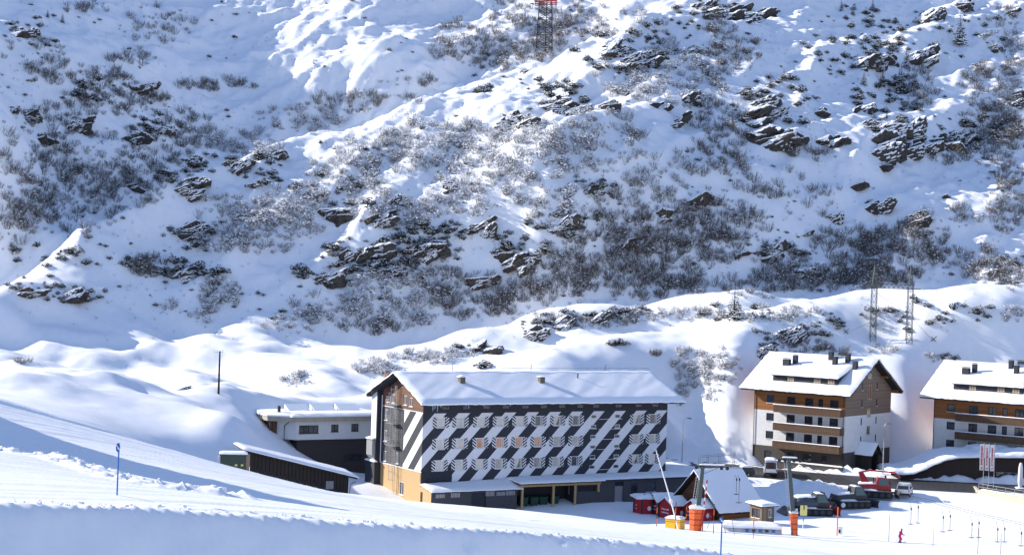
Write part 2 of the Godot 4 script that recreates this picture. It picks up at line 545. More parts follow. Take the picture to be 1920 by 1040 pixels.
func pine_mesh(seed_: int, snowy: float) -> ArrayMesh:               # low mountain pine, needles in tufts
	var r := RandomNumberGenerator.new()
	r.seed = seed_
	var b := MB.new()
	var lobe := [Vector2(r.randf_range(-0.5, 0.5), r.randf_range(-0.3, 0.3)), Vector2(r.randf_range(-0.6, 0.6), r.randf_range(-0.4, 0.4))]
	for i in 100:
		var a := r.randf() * TAU
		var q := sqrt(r.randf())
		var o: Vector2 = lobe[i % 2]
		var c := Vector3(o.x + cos(a) * q * 0.7, (1.0 - q * q * 0.75) * r.randf_range(0.2, 1.0) * (1.0 if i % 2 else 0.7), o.y + sin(a) * q * 0.7)
		b.col = Color(0.07, 0.055, 0.045)
		if i % 3 == 0: b.tube([Vector3(c.x * 0.2, -0.1, c.z * 0.2), c * 0.6, c], [0.03, 0.022, 0.01], 3, false)
		for k in 9:
			b.col = Color(0.026, 0.036, 0.024) * r.randf_range(0.6, 1.7)
			var d := (Vector3(c.x * 0.5, 0.5, c.z * 0.5) + rvec(r, 0.9)).normalized()
			var s := d.cross(rvec(r, 1.0)).normalized() * 0.028
			var e := c + d * r.randf_range(0.12, 0.22)
			b.tri(c - s, e, c + s)
			b.tri(c + s, e + s * 0.3, c - s)
		if r.randf() < snowy:
			b.col = Color(0.86, 0.88, 0.91)
			b.blob(c + Vector3(0, 0.09, 0), Vector3(0.12, 0.035, 0.12) * r.randf_range(0.5, 1.4), r)
	return b.mesh(M.plant, null, true)
func spruce(px: float, py: float, tall_px: float, label: String) -> void:
	var p := hit(px, py)
	if p == Vector3.INF: return
	var tall := tall_px * -p.z / F
	var r := RandomNumberGenerator.new()
	r.seed = int(px * 7 + py)
	var o := thing("spruce_tree", label, "tree", p - Vector3(0, 0.2, 0), r.randf() * TAU, "spruces on the slope")
	var b := MB.new()
	b.col = Color(0.06, 0.045, 0.035)
	b.tube([Vector3.ZERO, Vector3(0.03, tall * 0.5, 0), Vector3(0, tall, 0)], [tall * 0.022, tall * 0.014, 0.01], 6)
	part("trunk", b.mesh(M.plant, null, true), o)
	b = MB.new()
	var s := MB.new()
	s.col = Color(0.86, 0.88, 0.91)
	var tiers := 15
	for t in tiers:
		var f := float(t) / tiers
		var y := tall * (0.10 + 0.88 * f)
		var rad := tall * 0.21 * pow(1.0 - f, 0.8) + 0.08
		var nb := 9 if f < 0.6 else 6
		for k in nb:
			var a := TAU * (k + r.randf_range(-0.35, 0.35)) / nb + t * 1.3
			var ln := rad * r.randf_range(0.6, 1.15)
			var d := Vector3(cos(a), 0, sin(a))
			var p0 := Vector3(0, y, 0)
			var p1 := d * ln * 0.6 + Vector3(0, y - ln * 0.12, 0)
			var p2 := d * ln + Vector3(0, y - ln * 0.30, 0)
			b.col = Color(0.018, 0.028, 0.018) * r.randf_range(0.7, 1.4)
			b.tube([p0, p1, p2], [0.02, 0.015, 0.006], 3, false)
			var side := d.cross(Vector3.UP)
			for q in 9:
				var u := r.randf_range(0.2, 1.0)
				var c := p0.lerp(p1, u * 2.0) if u < 0.5 else p1.lerp(p2, u * 2.0 - 1.0)
				var e := c + (side * r.randf_range(-1.0, 1.0) + d * 0.5 + Vector3(0, r.randf_range(-0.9, 0.1), 0)).normalized() * ln * 0.36
				var w := (e - c).cross(Vector3.UP).normalized() * ln * 0.07 + Vector3(0, ln * 0.04, 0)
				b.tri(c - w, e, c + w)
			if r.randf() < 0.55:
				s.blob(p1.lerp(p2, r.randf()) + Vector3(0, ln * 0.06, 0), Vector3(ln * 0.28, ln * 0.08, ln * 0.28), r)
	part("crown", b.mesh(M.plant, null, true), o)
	part("snow", s.mesh(M.plant, null, true), o)

func rock_meshes(seed_: int) -> Array:                                # angular block split by planes, and the snow lying on its tops; about 2 wide
	var r := RandomNumberGenerator.new()
	r.seed = seed_
	var n1 := noise(seed_, 1.6, 3)
	var planes := []
	for i in 15:
		var d := rvec(r, 1.0)
		d.y *= 0.75
		planes.append([d.normalized(), r.randf_range(0.50, 0.95)])
	planes.append([Vector3(r.randf_range(-0.5, 0.1), 1.0, r.randf_range(-0.2, 0.4)).normalized(), r.randf_range(0.45, 0.7)])
	planes.append([Vector3(r.randf_range(-0.3, 0.3), -0.1, 1.0).normalized(), r.randf_range(0.45, 0.7)])
	var nu := 36
	var nv := 18
	var P := []
	for j in nv + 1:
		for i in nu:
			var a := TAU * (i + 0.5 * (j % 2)) / nu
			var e := lerpf(-0.7, PI * 0.5, float(j) / nv)
			var d := Vector3(cos(a) * cos(e), sin(e), sin(a) * cos(e))
			var rad := 1.25
			for q in planes:
				var c: float = d.dot(q[0])
				if c > 0.05: rad = minf(rad, q[1] / c)
			# cracks and broken steps
			rad *= 1.0 - 0.22 * smoothstep(0.12, 0.0, absf(n1.get_noise_3d(d.x, d.y * 1.7, d.z))) + 0.05 * n1.get_noise_3d(d.x * 4.0, d.y * 6.0, d.z * 4.0)
			P.append(d * rad)
	var b := MB.new()
	var s := MB.new()
	for j in nv:
		for i in nu:
			var i2 := (i + 1) % nu
			for t in [[P[j * nu + i], P[j * nu + i2], P[(j + 1) * nu + i]], [P[j * nu + i2], P[(j + 1) * nu + i2], P[(j + 1) * nu + i]]]:
				var m: Vector3 = (t[0] + t[1] + t[2]) / 3.0
				b.tri_out(t[0], t[1], t[2], m * 0.3)
				var nn: Vector3 = (t[2] - t[0]).cross(t[1] - t[0]).normalized()
				if nn.dot(m) < 0: nn = -nn
				var dm := m.normalized()
				var low := 9.0
				var ny := 0.0
				for q in planes:
					var c: float = dm.dot(q[0])
					if c > 0.05 and q[1] / c < low:
						low = q[1] / c
						ny = q[0].y
				if (ny > 0.52 and nn.y > 0.3) if seed_ % 2 == 0 else nn.y > 0.60:
					var k: Array = []
					for q in t: k.append(m + (q - m) * 1.15)
					s.prism([k[0] - nn * 0.02, k[1] - nn * 0.02, k[2] - nn * 0.02], nn * 0.03 + Vector3(0, 0.05, 0))
	return [b.mesh(M.rock), s.mesh(M.snow_cap)]

const ROCKS := [[20,203,35,12],[60,215,44,28],[150,232,50,35],[85,258,30,25],[270,160,55,25],[45,62,60,18],[300,242,40,14],[250,262,50,20],[358,302,40,20],[250,354,34,16],[300,320,25,12],[362,348,46,40],[440,305,70,24],[520,288,64,18],
	[1150,92,50,34],[1205,112,60,40],[1065,192,96,44],[958,226,84,40],[1145,196,35,20],[1268,228,40,22],[1240,198,36,18],[843,352,34,20],[713,410,42,38],[745,375,34,24],[690,478,110,40],[800,465,90,38],[628,522,60,34],[740,512,70,24],[976,482,72,56],[1056,422,44,30],[1247,400,34,24],[1180,456,28,22],[908,532,36,18],[903,430,60,22],[860,426,30,18],[1120,358,60,18],[595,360,36,20],[640,402,50,18],
	[1392,26,110,54],[1330,20,60,30],[1446,222,76,110],[1478,262,60,26],[1676,258,110,90],[1646,116,90,40],[1725,104,60,40],[1614,200,56,24],[1752,32,26,30],[1812,8,44,20],[1668,308,38,16],[1780,262,96,46],[1640,230,40,40],[1905,182,40,40],[1540,210,30,14],[1560,262,60,14],[1300,185,50,24],[1290,95,40,20],[1870,90,30,16],[1905,20,34,20],
	[1315,374,38,34],[1640,382,50,34],[1722,410,36,30],[1562,406,26,14],[1603,346,28,12],[1448,472,60,32],[1506,508,40,26],[1630,492,36,22],[1510,436,20,8],[1775,366,20,10],[1400,472,40,10],
	[1012,620,56,24],[1065,604,46,22],[1118,598,40,14],[905,655,60,16],[345,510,56,30],[130,552,80,26],[362,436,40,40],[1480,626,70,20],[1434,660,30,14],[1866,506,44,16],[1790,570,24,8],[346,727,24,6],[60,545,40,16]]
# thickets: px, py, half width, half height, count, how snowy (0 bare, 1 laden)
const SHRUBS := [[290,45,60,30,22,0],[160,15,40,10,8,0],[110,140,60,20,20,0],[200,175,50,40,44,0],[270,195,40,25,22,0],[400,160,70,9,26,0],[130,215,40,30,16,0],[60,100,50,20,10,0],[250,110,40,15,10,0],[350,240,40,30,22,0],[420,265,50,20,14,1],[300,320,60,30,20,0],[150,310,100,60,60,0],[60,300,60,80,40,0],[60,390,60,40,28,0],[240,330,60,30,24,0],[130,400,90,40,34,0],[230,370,60,20,16,0],[570,220,70,22,26,1],[470,272,60,22,18,1],[20,440,40,30,10,0],[300,270,60,30,14,0],
	[640,195,60,15,14,0],[720,185,70,10,10,0],[880,75,50,35,26,0],[930,105,60,25,40,0],[1000,60,55,50,60,0],[850,50,30,15,6,0],[1080,40,50,46,40,0],[770,155,50,8,8,0],[840,95,30,20,10,0],[960,20,60,20,14,0],
	[500,430,70,40,54,1],[560,400,60,40,34,1],[640,330,60,30,24,1],[720,290,80,30,36,1],[820,270,90,40,56,1],[930,290,60,40,34,1],[1000,250,60,30,24,1],[1060,310,80,40,30,1],[900,360,80,40,36,1],[1120,240,60,30,22,1],[1180,150,50,40,26,1],[1250,130,60,40,30,1],[1200,60,60,40,26,1],[1350,100,30,60,50,0],[1300,160,50,40,24,1],[1350,240,50,40,34,0],[1185,257,16,9,6,0],[1330,300,50,25,18,0],[1240,330,60,30,18,1],[1440,360,26,13,9,0],[1380,310,30,20,8,0],[680,380,70,40,26,1],[780,400,60,30,22,1],[430,400,50,30,14,1],[1150,290,50,20,12,1],[1020,390,50,30,16,1],
	[740,560,80,50,56,1],[830,520,40,40,24,0],[620,580,60,25,16,1],[700,612,60,14,16,0],[880,560,60,40,36,0],[960,565,60,28,28,0],[1130,470,80,60,84,0],[1200,420,70,60,58,0],[1180,530,90,28,50,0],[1050,530,50,40,34,0],[1290,450,60,50,46,0],[1330,400,50,40,26,0],[1080,380,50,30,18,1],[1250,500,60,40,36,0],[1340,470,40,30,18,0],[1400,430,40,30,16,0],
	[1600,460,70,25,44,0],[1680,470,60,40,50,0],[1560,520,90,24,54,0],[1480,510,60,30,38,0],[1640,520,70,20,38,0],[1730,440,40,30,22,0],[1420,540,50,18,18,0],[1290,535,40,15,16,0],[1720,170,28,35,30,0],[1860,190,50,60,76,0],[1880,250,40,50,60,0],[1830,290,50,20,18,0],[1890,330,30,20,16,0],[1890,390,30,40,30,0],[1880,60,30,40,20,0],[1900,120,20,40,20,0],[1530,290,40,12,9,0],[1780,300,30,10,6,0],[1850,500,40,30,26,0],[1900,520,20,25,14,0],[1800,410,30,15,8,0],[1770,480,30,20,10,0],[1400,100,20,30,10,0],[1500,370,120,40,14,0],
	[410,555,30,25,18,1],[380,592,20,14,7,1],[310,580,15,10,4,1],[540,610,40,20,12,1],[270,502,30,16,26,0],[700,692,34,12,20,1],[790,672,50,9,26,1],[850,668,36,8,12,1],[555,712,24,12,10,1],[1100,602,80,12,20,0],[1200,592,60,12,18,1],[1320,592,40,12,14,0],[1300,690,30,30,30,1],[1330,722,22,22,16,1],[1360,690,24,30,16,1],[1276,742,14,16,8,1],[1450,590,80,12,26,1],[1490,650,40,18,24,0],[1560,655,30,8,8,0],[1660,655,30,8,6,1],[1900,592,20,10,8,1],[1660,600,40,20,8,1],[1750,672,12,8,4,1],[1230,668,8,6,3,0],[40,680,14,4,3,0],[420,452,40,20,12,1]]
# dark mountain pines: px, py, half width, half height, count
const PINES := [[60,60,50,25,10],[170,170,50,25,10],[270,240,50,25,10],[330,330,60,20,10],[440,305,80,16,16],[360,440,40,25,12],[340,510,60,16,18],[130,550,70,14,16],[500,330,60,30,8],[640,360,60,30,10],[680,480,80,26,26],[790,470,70,26,30],[830,440,50,20,16],[600,520,60,20,12],[740,500,60,20,14],[980,470,50,30,14],[950,150,60,30,8],[1050,170,60,30,14],[1160,90,70,40,22],[1250,80,60,40,14],[1330,30,60,25,16],[1600,110,60,30,16],[1660,90,50,30,20],[1620,40,60,25,14],[1690,160,24,20,10],[1640,180,40,20,12],[1470,190,60,40,18],[1420,200,40,30,10],[1700,240,60,30,18],[1830,250,70,25,16],[1560,90,60,20,10],[1780,60,90,40,14],[1050,420,60,25,10],[1120,350,60,20,8],[1450,470,50,14,8],[1030,605,50,12,14],[1110,592,60,8,12],[1180,585,60,10,12],[900,655,40,8,8],[1480,628,60,10,18],[1440,655,20,10,6],[1540,605,50,14,8],[1800,590,60,16,8],[1690,590,60,30,12],[1380,585,60,16,10],[150,480,120,20,10],[60,535,50,16,8],[1160,645,14,4,3],[1780,672,10,6,3],[1500,690,40,8,3],[900,690,20,4,2],[1900,500,30,20,6]]

func scatter(areas: Array, r: RandomNumberGenerator, size_lo: float, size_hi: float) -> Array:
	var out := []
	for a in areas:
		for k in int(a[4] * (2.6 if a.size() > 5 else 1.6)):
			var q := Vector2.from_angle(r.randf() * TAU) * pow(r.randf(), 0.6) * 1.25
			var p := hit(a[0] + q.x * a[2], a[1] + q.y * a[3], 240.0)
			if p == Vector3.INF: continue
			out.append({"p": p, "s": lerpf(size_lo, size_hi, pow(r.randf(), 1.6)) * (1.0 if p.z < -335.0 else 0.62), "k": a[5] if a.size() > 5 else 0, "t": r.randf() * TAU, "v": r.randi()})
	return out
func plant_all(spots: Array, meshes: Array, called: String, labels: Array, category: String, groups: Array, rest: String, rest_label: String, most: int) -> void:
	spots.sort_custom(func(a, b): return a.s / -a.p.z > b.s / -b.p.z)
	var left := []
	for m in meshes: left.append([])
	for i in spots.size():
		var s: Dictionary = spots[i]
		var per: int = meshes.size() / labels.size()
		var mi: int = s.k * per + s.v % per
		var w: float = 0.85 + 0.5 * float(s.v % 97) / 97.0
		var tr := Transform3D(Basis(Vector3.UP, s.t).scaled(Vector3(s.s * w, s.s, s.s * w)), s.p)
		if i < most:
			var o := MeshInstance3D.new()
			o.name = numbered(called)
			o.mesh = meshes[mi]
			o.transform = tr
			add_child(o)
			tag(o, labels[s.k], category, groups[s.k])
		else:
			left[mi].append(tr)
	var root := Node3D.new()
	root.name = rest
	add_child(root)
	tag(root, rest_label, category, "", "stuff")
	for mi in meshes.size():
		if left[mi].is_empty(): continue
		var mm := MultiMesh.new()
		mm.transform_format = MultiMesh.TRANSFORM_3D
		mm.mesh = meshes[mi]
		mm.instance_count = left[mi].size()
		for i in left[mi].size(): mm.set_instance_transform(i, left[mi][i])
		var o := MultiMeshInstance3D.new()
		o.name = "growth"
		o.multimesh = mm
		o.set_meta("kind", "stuff")
		root.add_child(o, true)

func build_nature() -> void:
	var r := RandomNumberGenerator.new()
	r.seed = 991
	# rock outcrops
	var variants := []
	for i in 12: variants.append(rock_meshes(100 + i))
	for a in ROCKS:
		var p := hit(a[0], a[1] + a[3] * 0.35, 240.0)
		if p == Vector3.INF: continue
		var wide: float = a[2] * -p.z / F
		var high: float = a[3] * -p.z / F
		var zone := "on the snow ridge behind the buildings" if p.z > -336.0 else ("among the shrubs low on the mountainside" if p.y < 48.0 else "high on the mountainside")
		var sort := "small dark boulder capped with snow " if wide < 4.6 else ("dark jagged rock outcrop with snowy ledges " if wide < 8.5 else "broad dark cliff band broken by snowy ledges ")
		var o := thing("rock_outcrop", sort + zone, "rock", p, 0.0, "rocks " + zone)
		var pieces := clampi(int(a[2] * a[3] / 210.0) + 1, 1, 20)
		for q in pieces:
			var v: Array = variants[r.randi() % 12]
			var c := p
			var k := 0.55
			if pieces > 1:
				var e := Vector2.from_angle(r.randf() * TAU) * sqrt(r.randf()) * 0.40
				c = hit(a[0] + e.x * a[2], a[1] + (e.y + 0.1) * a[3], 240.0)
				k = r.randf_range(0.35, 1.15) * 1.5 / sqrt(float(pieces))
			if c == Vector3.INF: continue
			var size := sqrt(wide * high) * k
			if pieces == 1: size = maxf(wide, high) * k
			var rock := part("rock", v[0], o)
			rock.transform = Transform3D(Basis(Vector3.BACK, r.randf_range(0.1, 0.55)) * Basis(Vector3.UP, r.randf_range(-0.7, 0.7) + (PI if r.randf() < 0.5 else 0.0)) * Basis.from_scale(Vector3(size * r.randf_range(1.0, 1.7), size * r.randf_range(0.6, 0.95), size)), c - p - Vector3(0, size * 0.12, 0))
			part("snow_cap", v[1], rock)
	# shrubs
	var ms := []
	for i in 5: ms.append(shrub_mesh(200 + i, 0.08, 26))
	for i in 5: ms.append(shrub_mesh(300 + i, 0.5, 22))
	var spots := scatter(SHRUBS, r, 0.5, 2.6)
	plant_all(spots, ms, "alder_shrub", ["bare grey alder shrub fanning out of the snow on the mountainside", "bare brownish alder shrub with snow lying on its twigs on the mountainside"], "shrub", ["bare alder shrubs on the mountainside", "snow laden alder shrubs on the mountainside"], "alder_thicket", "thickets of small bare alder twigs covering the mountainside", 300)
	# grass tips and single twigs poking out of the snow everywhere
	var tips := []
	for i in 6000:
		var p := hit(r.randf_range(-20, 1940), r.randf_range(-10, 640), 300.0)
		if p == Vector3.INF: continue
		var d := n_big.get_noise_2d(p.x * 0.8 + 70.0, p.z * 0.8)
		if r.randf() > 0.35 + 0.9 * d: continue
		tips.append(Transform3D(Basis(Vector3.UP, r.randf() * TAU).scaled(Vector3.ONE * r.randf_range(0.25, 0.8)), p))
	var mm := MultiMesh.new()
	mm.transform_format = MultiMesh.TRANSFORM_3D
	mm.mesh = shrub_mesh(555, 0.0, 9)
	mm.instance_count = tips.size()
	for i in tips.size(): mm.set_instance_transform(i, tips[i])
	var tw := MultiMeshInstance3D.new()
	tw.name = "twig_scatter"
	tw.multimesh = mm
	add_child(tw)
	tag(tw, "fine twigs and grass tips poking through the snow of the mountainside", "twigs", "", "stuff")
	# clods of snow along the edge of the run
	var cb := MB.new()
	for i in 3: cb.blob(rvec(r, 0.4), Vector3(1.0, 0.75, 0.9), r, 0.3)
	var cm := MultiMesh.new()
	cm.transform_format = MultiMesh.TRANSFORM_3D
	cm.mesh = cb.mesh(M.snow_cap)
	var spots2 := []
	for i in 1100:
		var t := r.randf()
		var px := lerpf(-60.0, 1400.0, t)
		var q: Vector3
		if i % 5 != 0:
			px = lerpf(-60.0, 420.0, t)
			q = at(px, 838.0 + px * 0.27 + r.randfn(0.0, 13.0), lerpf(89.0, 79.0, t))
		else:
			q = at(px, 953.0 + px * 0.055 + r.randfn(0.0, 2.0), lerpf(62.2, 77.0, t) + r.randfn(0.0, 0.5))
		q.y = gh(q.x, q.z)
		spots2.append(Transform3D(Basis(Vector3.UP, r.randf() * TAU).scaled(Vector3.ONE * (0.03 + 0.11 * pow(r.randf(), 3.0))), q))
	cm.instance_count = spots2.size()
	for i in spots2.size(): cm.set_instance_transform(i, spots2[i])
	var cw := MultiMeshInstance3D.new()
	cw.name = "snow_clods"
	cw.multimesh = cm
	add_child(cw)
	tag(cw, "loose clods of snow thrown up along the edge of the groomed run", "snow", "", "stuff")
	var mp := []
	for i in 5: mp.append(pine_mesh(400 + i, 0.42))
	var pine := scatter(PINES, r, 0.6, 1.9)
	for i in 700:                                        # single small ones all over the slope
		var p := hit(r.randf_range(0, 1920), r.randf_range(0, 600), 330.0)
		if p == Vector3.INF: continue
		if n_big.get_noise_2d(p.x * 0.7, p.z * 0.7) < 0.0: continue
		pine.append({"p": p, "s": r.randf_range(0.35, 0.8), "k": 0, "t": r.randf() * TAU, "v": r.randi()})
	plant_all(pine, mp, "mountain_pine", ["low dark green mountain pine with snow on its tufts"], "pine", ["mountain pines on the slope"], "small_mountain_pines", "scattered small dark mountain pines dotting the snowy slope", 300)
	for a in [[1377, 600, 74, "tall snowy spruce standing alone on the snow ridge"], [1800, 85, 62, "slender dark spruce on the upper slope among rocks"], [1686, 175, 50, "dark spruce beside the rock wall high on the slope"], [1500, 690, 34, "small snow covered spruce behind the chalet roof"],
		[88, 32, 16, "tiny dark spruce on the shaded upper slope"], [116, 42, 20, "tiny dark spruce on the shaded upper slope"], [1578, 20, 22, "small dark spruce on the open snow field"], [1600, 28, 20, "small dark spruce on the open snow field"], [1637, 20, 24, "small dark spruce on the open snow field"], [1620, 160, 30, "dark spruce at the foot of the cliff"],
		[1655, 160, 36, "dark spruce growing on the cliff ledge"], [1700, 128, 40, "dark spruce growing on top of the cliff"], [1690, 160, 44, "dark spruce growing on the cliff ledge"], [1470, 150, 24, "snowy spruce at the edge of the gully"]]:
		spruce(a[0], a[1], a[2], a[3])

# ------------------------------------------------------------------ building helpers
func clip_rects(outer: Rect2, holes: Array) -> Array:               # the outer rectangle cut into rectangles that leave the holes free
	var xs := [outer.position.x, outer.end.x]
	var ys := [outer.position.y, outer.end.y]
	for h in holes:
		for v in [h.position.x, h.end.x]:
			if v > outer.position.x and v < outer.end.x and not xs.has(v): xs.append(v)
		for v in [h.position.y, h.end.y]:
			if v > outer.position.y and v < outer.end.y and not ys.has(v): ys.append(v)
	xs.sort()
	ys.sort()
	var out := []
	for j in ys.size() - 1:
		var start := -1.0
		var open := false
		for i in xs.size():
			var inside := false
			if i < xs.size() - 1:
				var c := Vector2((xs[i] + xs[i + 1]) * 0.5, (ys[j] + ys[j + 1]) * 0.5)
				for h in holes:
					if h.has_point(c): inside = true
			if i < xs.size() - 1 and not inside:
				if not open:
					start = xs[i]
					open = true
			elif open:
				out.append(Rect2(start, ys[j], xs[i] - start, ys[j + 1] - ys[j]))
				open = false
	return out
func rect_poly(r: Rect2) -> PackedVector2Array:
	return PackedVector2Array([r.position, Vector2(r.end.x, r.position.y), r.end, Vector2(r.position.x, r.end.y)])
func face(b: MB, poly: PackedVector2Array, T: Transform3D, depth := 0.0) -> void:
	var p := []
	for q in poly: p.append(T * Vector3(q.x, q.y, depth))
	b.poly(p, T.basis.z)
func reveals(b: MB, h: Rect2, T: Transform3D, deep: float) -> void:
	var c := [Vector2(h.position.x, h.position.y), Vector2(h.end.x, h.position.y), Vector2(h.end.x, h.end.y), Vector2(h.position.x, h.end.y)]
	var m := T * Vector3(h.get_center().x, h.get_center().y, -deep * 0.5)
	for k in 4:
		var p: Vector2 = c[k]
		var q: Vector2 = c[(k + 1) % 4]
		var a := T * Vector3(p.x, p.y, 0)
		var d := T * Vector3(q.x, q.y, 0)
		var e := T * Vector3(q.x, q.y, -deep)
		var f := T * Vector3(p.x, p.y, -deep)
		b.poly([a, d, e, f], m - (a + d + e + f) / 4.0)
func window(parent: Node, T: Transform3D, h: Rect2, frame_m: Material, back_m: Material, mullions := 0, sill := true, snow := false, fw := 0.07, glass: Material = null, backing := "interior") -> MeshInstance3D:
	# a window set into the hole h of the wall plane T: frame, pane, what is seen behind it, sill
	var b := MB.new()
	b.X = T
	var lo := h.position
	var hi := h.end
	b.box(Vector3(lo.x, lo.y, -0.11), Vector3(lo.x + fw, hi.y, -0.03))
	b.box(Vector3(hi.x - fw, lo.y, -0.11), Vector3(hi.x, hi.y, -0.03))
	b.box(Vector3(lo.x + fw, lo.y, -0.11), Vector3(hi.x - fw, lo.y + fw, -0.03))
	b.box(Vector3(lo.x + fw, hi.y - fw, -0.11), Vector3(hi.x - fw, hi.y, -0.03))
	for k in mullions:
		var x := lerpf(lo.x, hi.x, (k + 1.0) / (mullions + 1.0))
		b.box(Vector3(x - fw * 0.4, lo.y + fw, -0.10), Vector3(x + fw * 0.4, hi.y - fw, -0.04))
	var w := put("window", b, frame_m, parent)
	b = MB.new()
	b.X = T
	b.box(Vector3(lo.x + fw, lo.y + fw, -0.075), Vector3(hi.x - fw, hi.y - fw, -0.065))
	put("pane", b, glass if glass else M.glass, w)
	b = MB.new()
	b.X = T
	if back_m == M.room: b.box(Vector3(lo.x - 0.6, lo.y - 0.5, -1.5), Vector3(hi.x + 0.6, hi.y + 0.3, -1.45))
	else: b.box(Vector3(lo.x, lo.y, -0.24), Vector3(hi.x, hi.y, -0.085 if backing == "curtain" else -0.18))
	put(backing, b, back_m, w)
	if sill:
		b = MB.new()
		b.X = T
		b.box(Vector3(lo.x - 0.05, lo.y - 0.07, 0.003), Vector3(hi.x + 0.05, lo.y - 0.01, 0.11))
		put("sill", b, M.snow_cap if snow else frame_m, w)
	return w
func snow_sheet(a: Vector3, b: Vector3, c: Vector3, d: Vector3, thick: float, cell := 0.6, seed_ := 1, rag := 0.12) -> ArrayMesh:
	# a to b runs along the eave, d and c lie above: a quilt of snow with rounded, ragged edges
	var n := noise(seed_, 1.0 / 3.0, 3)
	var nu := maxi(4, int((b - a).length() / cell))
	var nv := maxi(4, int((d - a).length() / cell))
	var up := Vector3.UP
	var V := PackedVector3Array()
	var eu := (b - a).normalized()
	var ev := (d - a).normalized()
	for j in nv + 1:
		for i in nu + 1:
			var u := float(i) / nu
			var v := float(j) / nv
			# gather the outer rows so that the rim is round
			var uu := u
			var vv := v
			var du := minf(u, 1.0 - u) * (b - a).length()
			var dv := minf(v, 1.0 - v) * (d - a).length()
			var p := (a.lerp(b, uu)).lerp(d.lerp(c, uu), vv)
			var e := minf(du, dv)
			var t := thick * (0.34 + 0.66 * sqrt(clampf(e / (thick * 1.3), 0, 1)))
			t *= 1.0 + 0.16 * n.get_noise_2d(p.x * 0.8 + p.z, p.z * 0.8 + p.y)
			t += 0.05 * thick * n.get_noise_2d(p.x * 5.0, p.z * 5.0)
			if i == 0 or i == nu: p += eu * (-1.0 if i == 0 else 1.0) * (rag * (0.5 + n.get_noise_2d(p.x * 3.0, p.z * 3.0 + 9.0)))
			if j == 0: p -= ev * (rag * (0.7 + 1.2 * n.get_noise_2d(p.x * 2.0, p.z * 2.0 + 5.0)))
			V.append(p + up * t)
	var top := V.size()
	var N := PackedVector3Array()
	for j in nv + 1:
		for i in nu + 1:
			var x := V[j * (nu + 1) + mini(i + 1, nu)] - V[j * (nu + 1) + maxi(i - 1, 0)]
			var y := V[mini(j + 1, nv) * (nu + 1) + i] - V[maxi(j - 1, 0) * (nu + 1) + i]
			var m := x.cross(y).normalized()
			N.append(m if m.y > 0 else -m)
	var I := PackedInt32Array()
	var flip := (b - a).cross(d - a).y < 0
	for j in nv:
		for i in nu:
			var k := j * (nu + 1) + i
			for t in [[k, k + nu + 1, k + 1], [k + 1, k + nu + 1, k + nu + 2]]:
				if flip: I.append_array([t[0], t[2], t[1]])
				else: I.append_array(t)
	# rim
	var rim := []
	for i in nu + 1: rim.append(i)
	for j in range(1, nv + 1): rim.append(j * (nu + 1) + nu)
	for i in range(nu - 1, -1, -1): rim.append(nv * (nu + 1) + i)
	for j in range(nv - 1, 0, -1): rim.append(j * (nu + 1))
	var mid := (a + b + c + d) / 4.0
	for q in rim.size():
		var p0: Vector3 = V[rim[q]]
		var p1: Vector3 = V[rim[(q + 1) % rim.size()]]
		var f0 := foot(p0, a, b, d, c)
		var f1 := foot(p1, a, b, d, c)
		var nn := (p1 - p0).cross(up).normalized()
		if nn.dot((p0 + p1) * 0.5 - mid) < 0: nn = -nn
		var s := V.size()
		for pt in [p0, p1, f1, f0]:
			V.append(pt)
			N.append(nn)
		if (V[s + 2] - V[s]).cross(V[s + 1] - V[s]).dot(nn) > 0: I.append_array([s, s + 1, s + 2, s, s + 2, s + 3])
		else: I.append_array([s, s + 2, s + 1, s, s + 3, s + 2])
	var arr := []
	arr.resize(Mesh.ARRAY_MAX)
	arr[Mesh.ARRAY_VERTEX] = V
	arr[Mesh.ARRAY_NORMAL] = N
	arr[Mesh.ARRAY_INDEX] = I
	var mesh := ArrayMesh.new()
	mesh.add_surface_from_arrays(Mesh.PRIMITIVE_TRIANGLES, arr)
	mesh.surface_set_material(0, M.snow_roof)
	return mesh
func foot(p: Vector3, a: Vector3, b: Vector3, d: Vector3, _c: Vector3) -> Vector3:   # straight down onto the plane of the sheet, a little below it
	var n := (b - a).cross(d - a).normalized()
	if absf(n.y) < 0.05: return p - Vector3(0, 0.1, 0)
	return p - Vector3(0, (p - a).dot(n) / n.y + 0.02, 0)
func slab(b: MB, p: Array, thick: float) -> void:                     # four corners of the upper face, thickness downward
	var t := Vector3(0, thick, 0)
	b.hexa([p[0] - t, p[1] - t, p[2] - t, p[3] - t, p[0], p[1], p[2], p[3]])
func extrude(b: MB, pts: Array, z0: float, z1: float) -> void:        # any outline in x, y swept along z
	var pv := PackedVector2Array(pts)
	var idx := Geometry2D.triangulate_polygon(pv)
	for k in range(0, idx.size(), 3):
		for z in [z0, z1]:
			b.poly([Vector3(pv[idx[k]].x, pv[idx[k]].y, z), Vector3(pv[idx[k + 1]].x, pv[idx[k + 1]].y, z), Vector3(pv[idx[k + 2]].x, pv[idx[k + 2]].y, z)], Vector3(0, 0, 1 if z == maxf(z0, z1) else -1))
	var ccw := not Geometry2D.is_polygon_clockwise(pv)
	for k in pv.size():
		var p := pv[k]
		var q := pv[(k + 1) % pv.size()]
		var nn := Vector2(q.y - p.y, p.x - q.x)
		if not ccw: nn = -nn
		b.poly([Vector3(p.x, p.y, z0), Vector3(q.x, q.y, z0), Vector3(q.x, q.y, z1), Vector3(p.x, p.y, z1)], Vector3(nn.x, nn.y, 0))
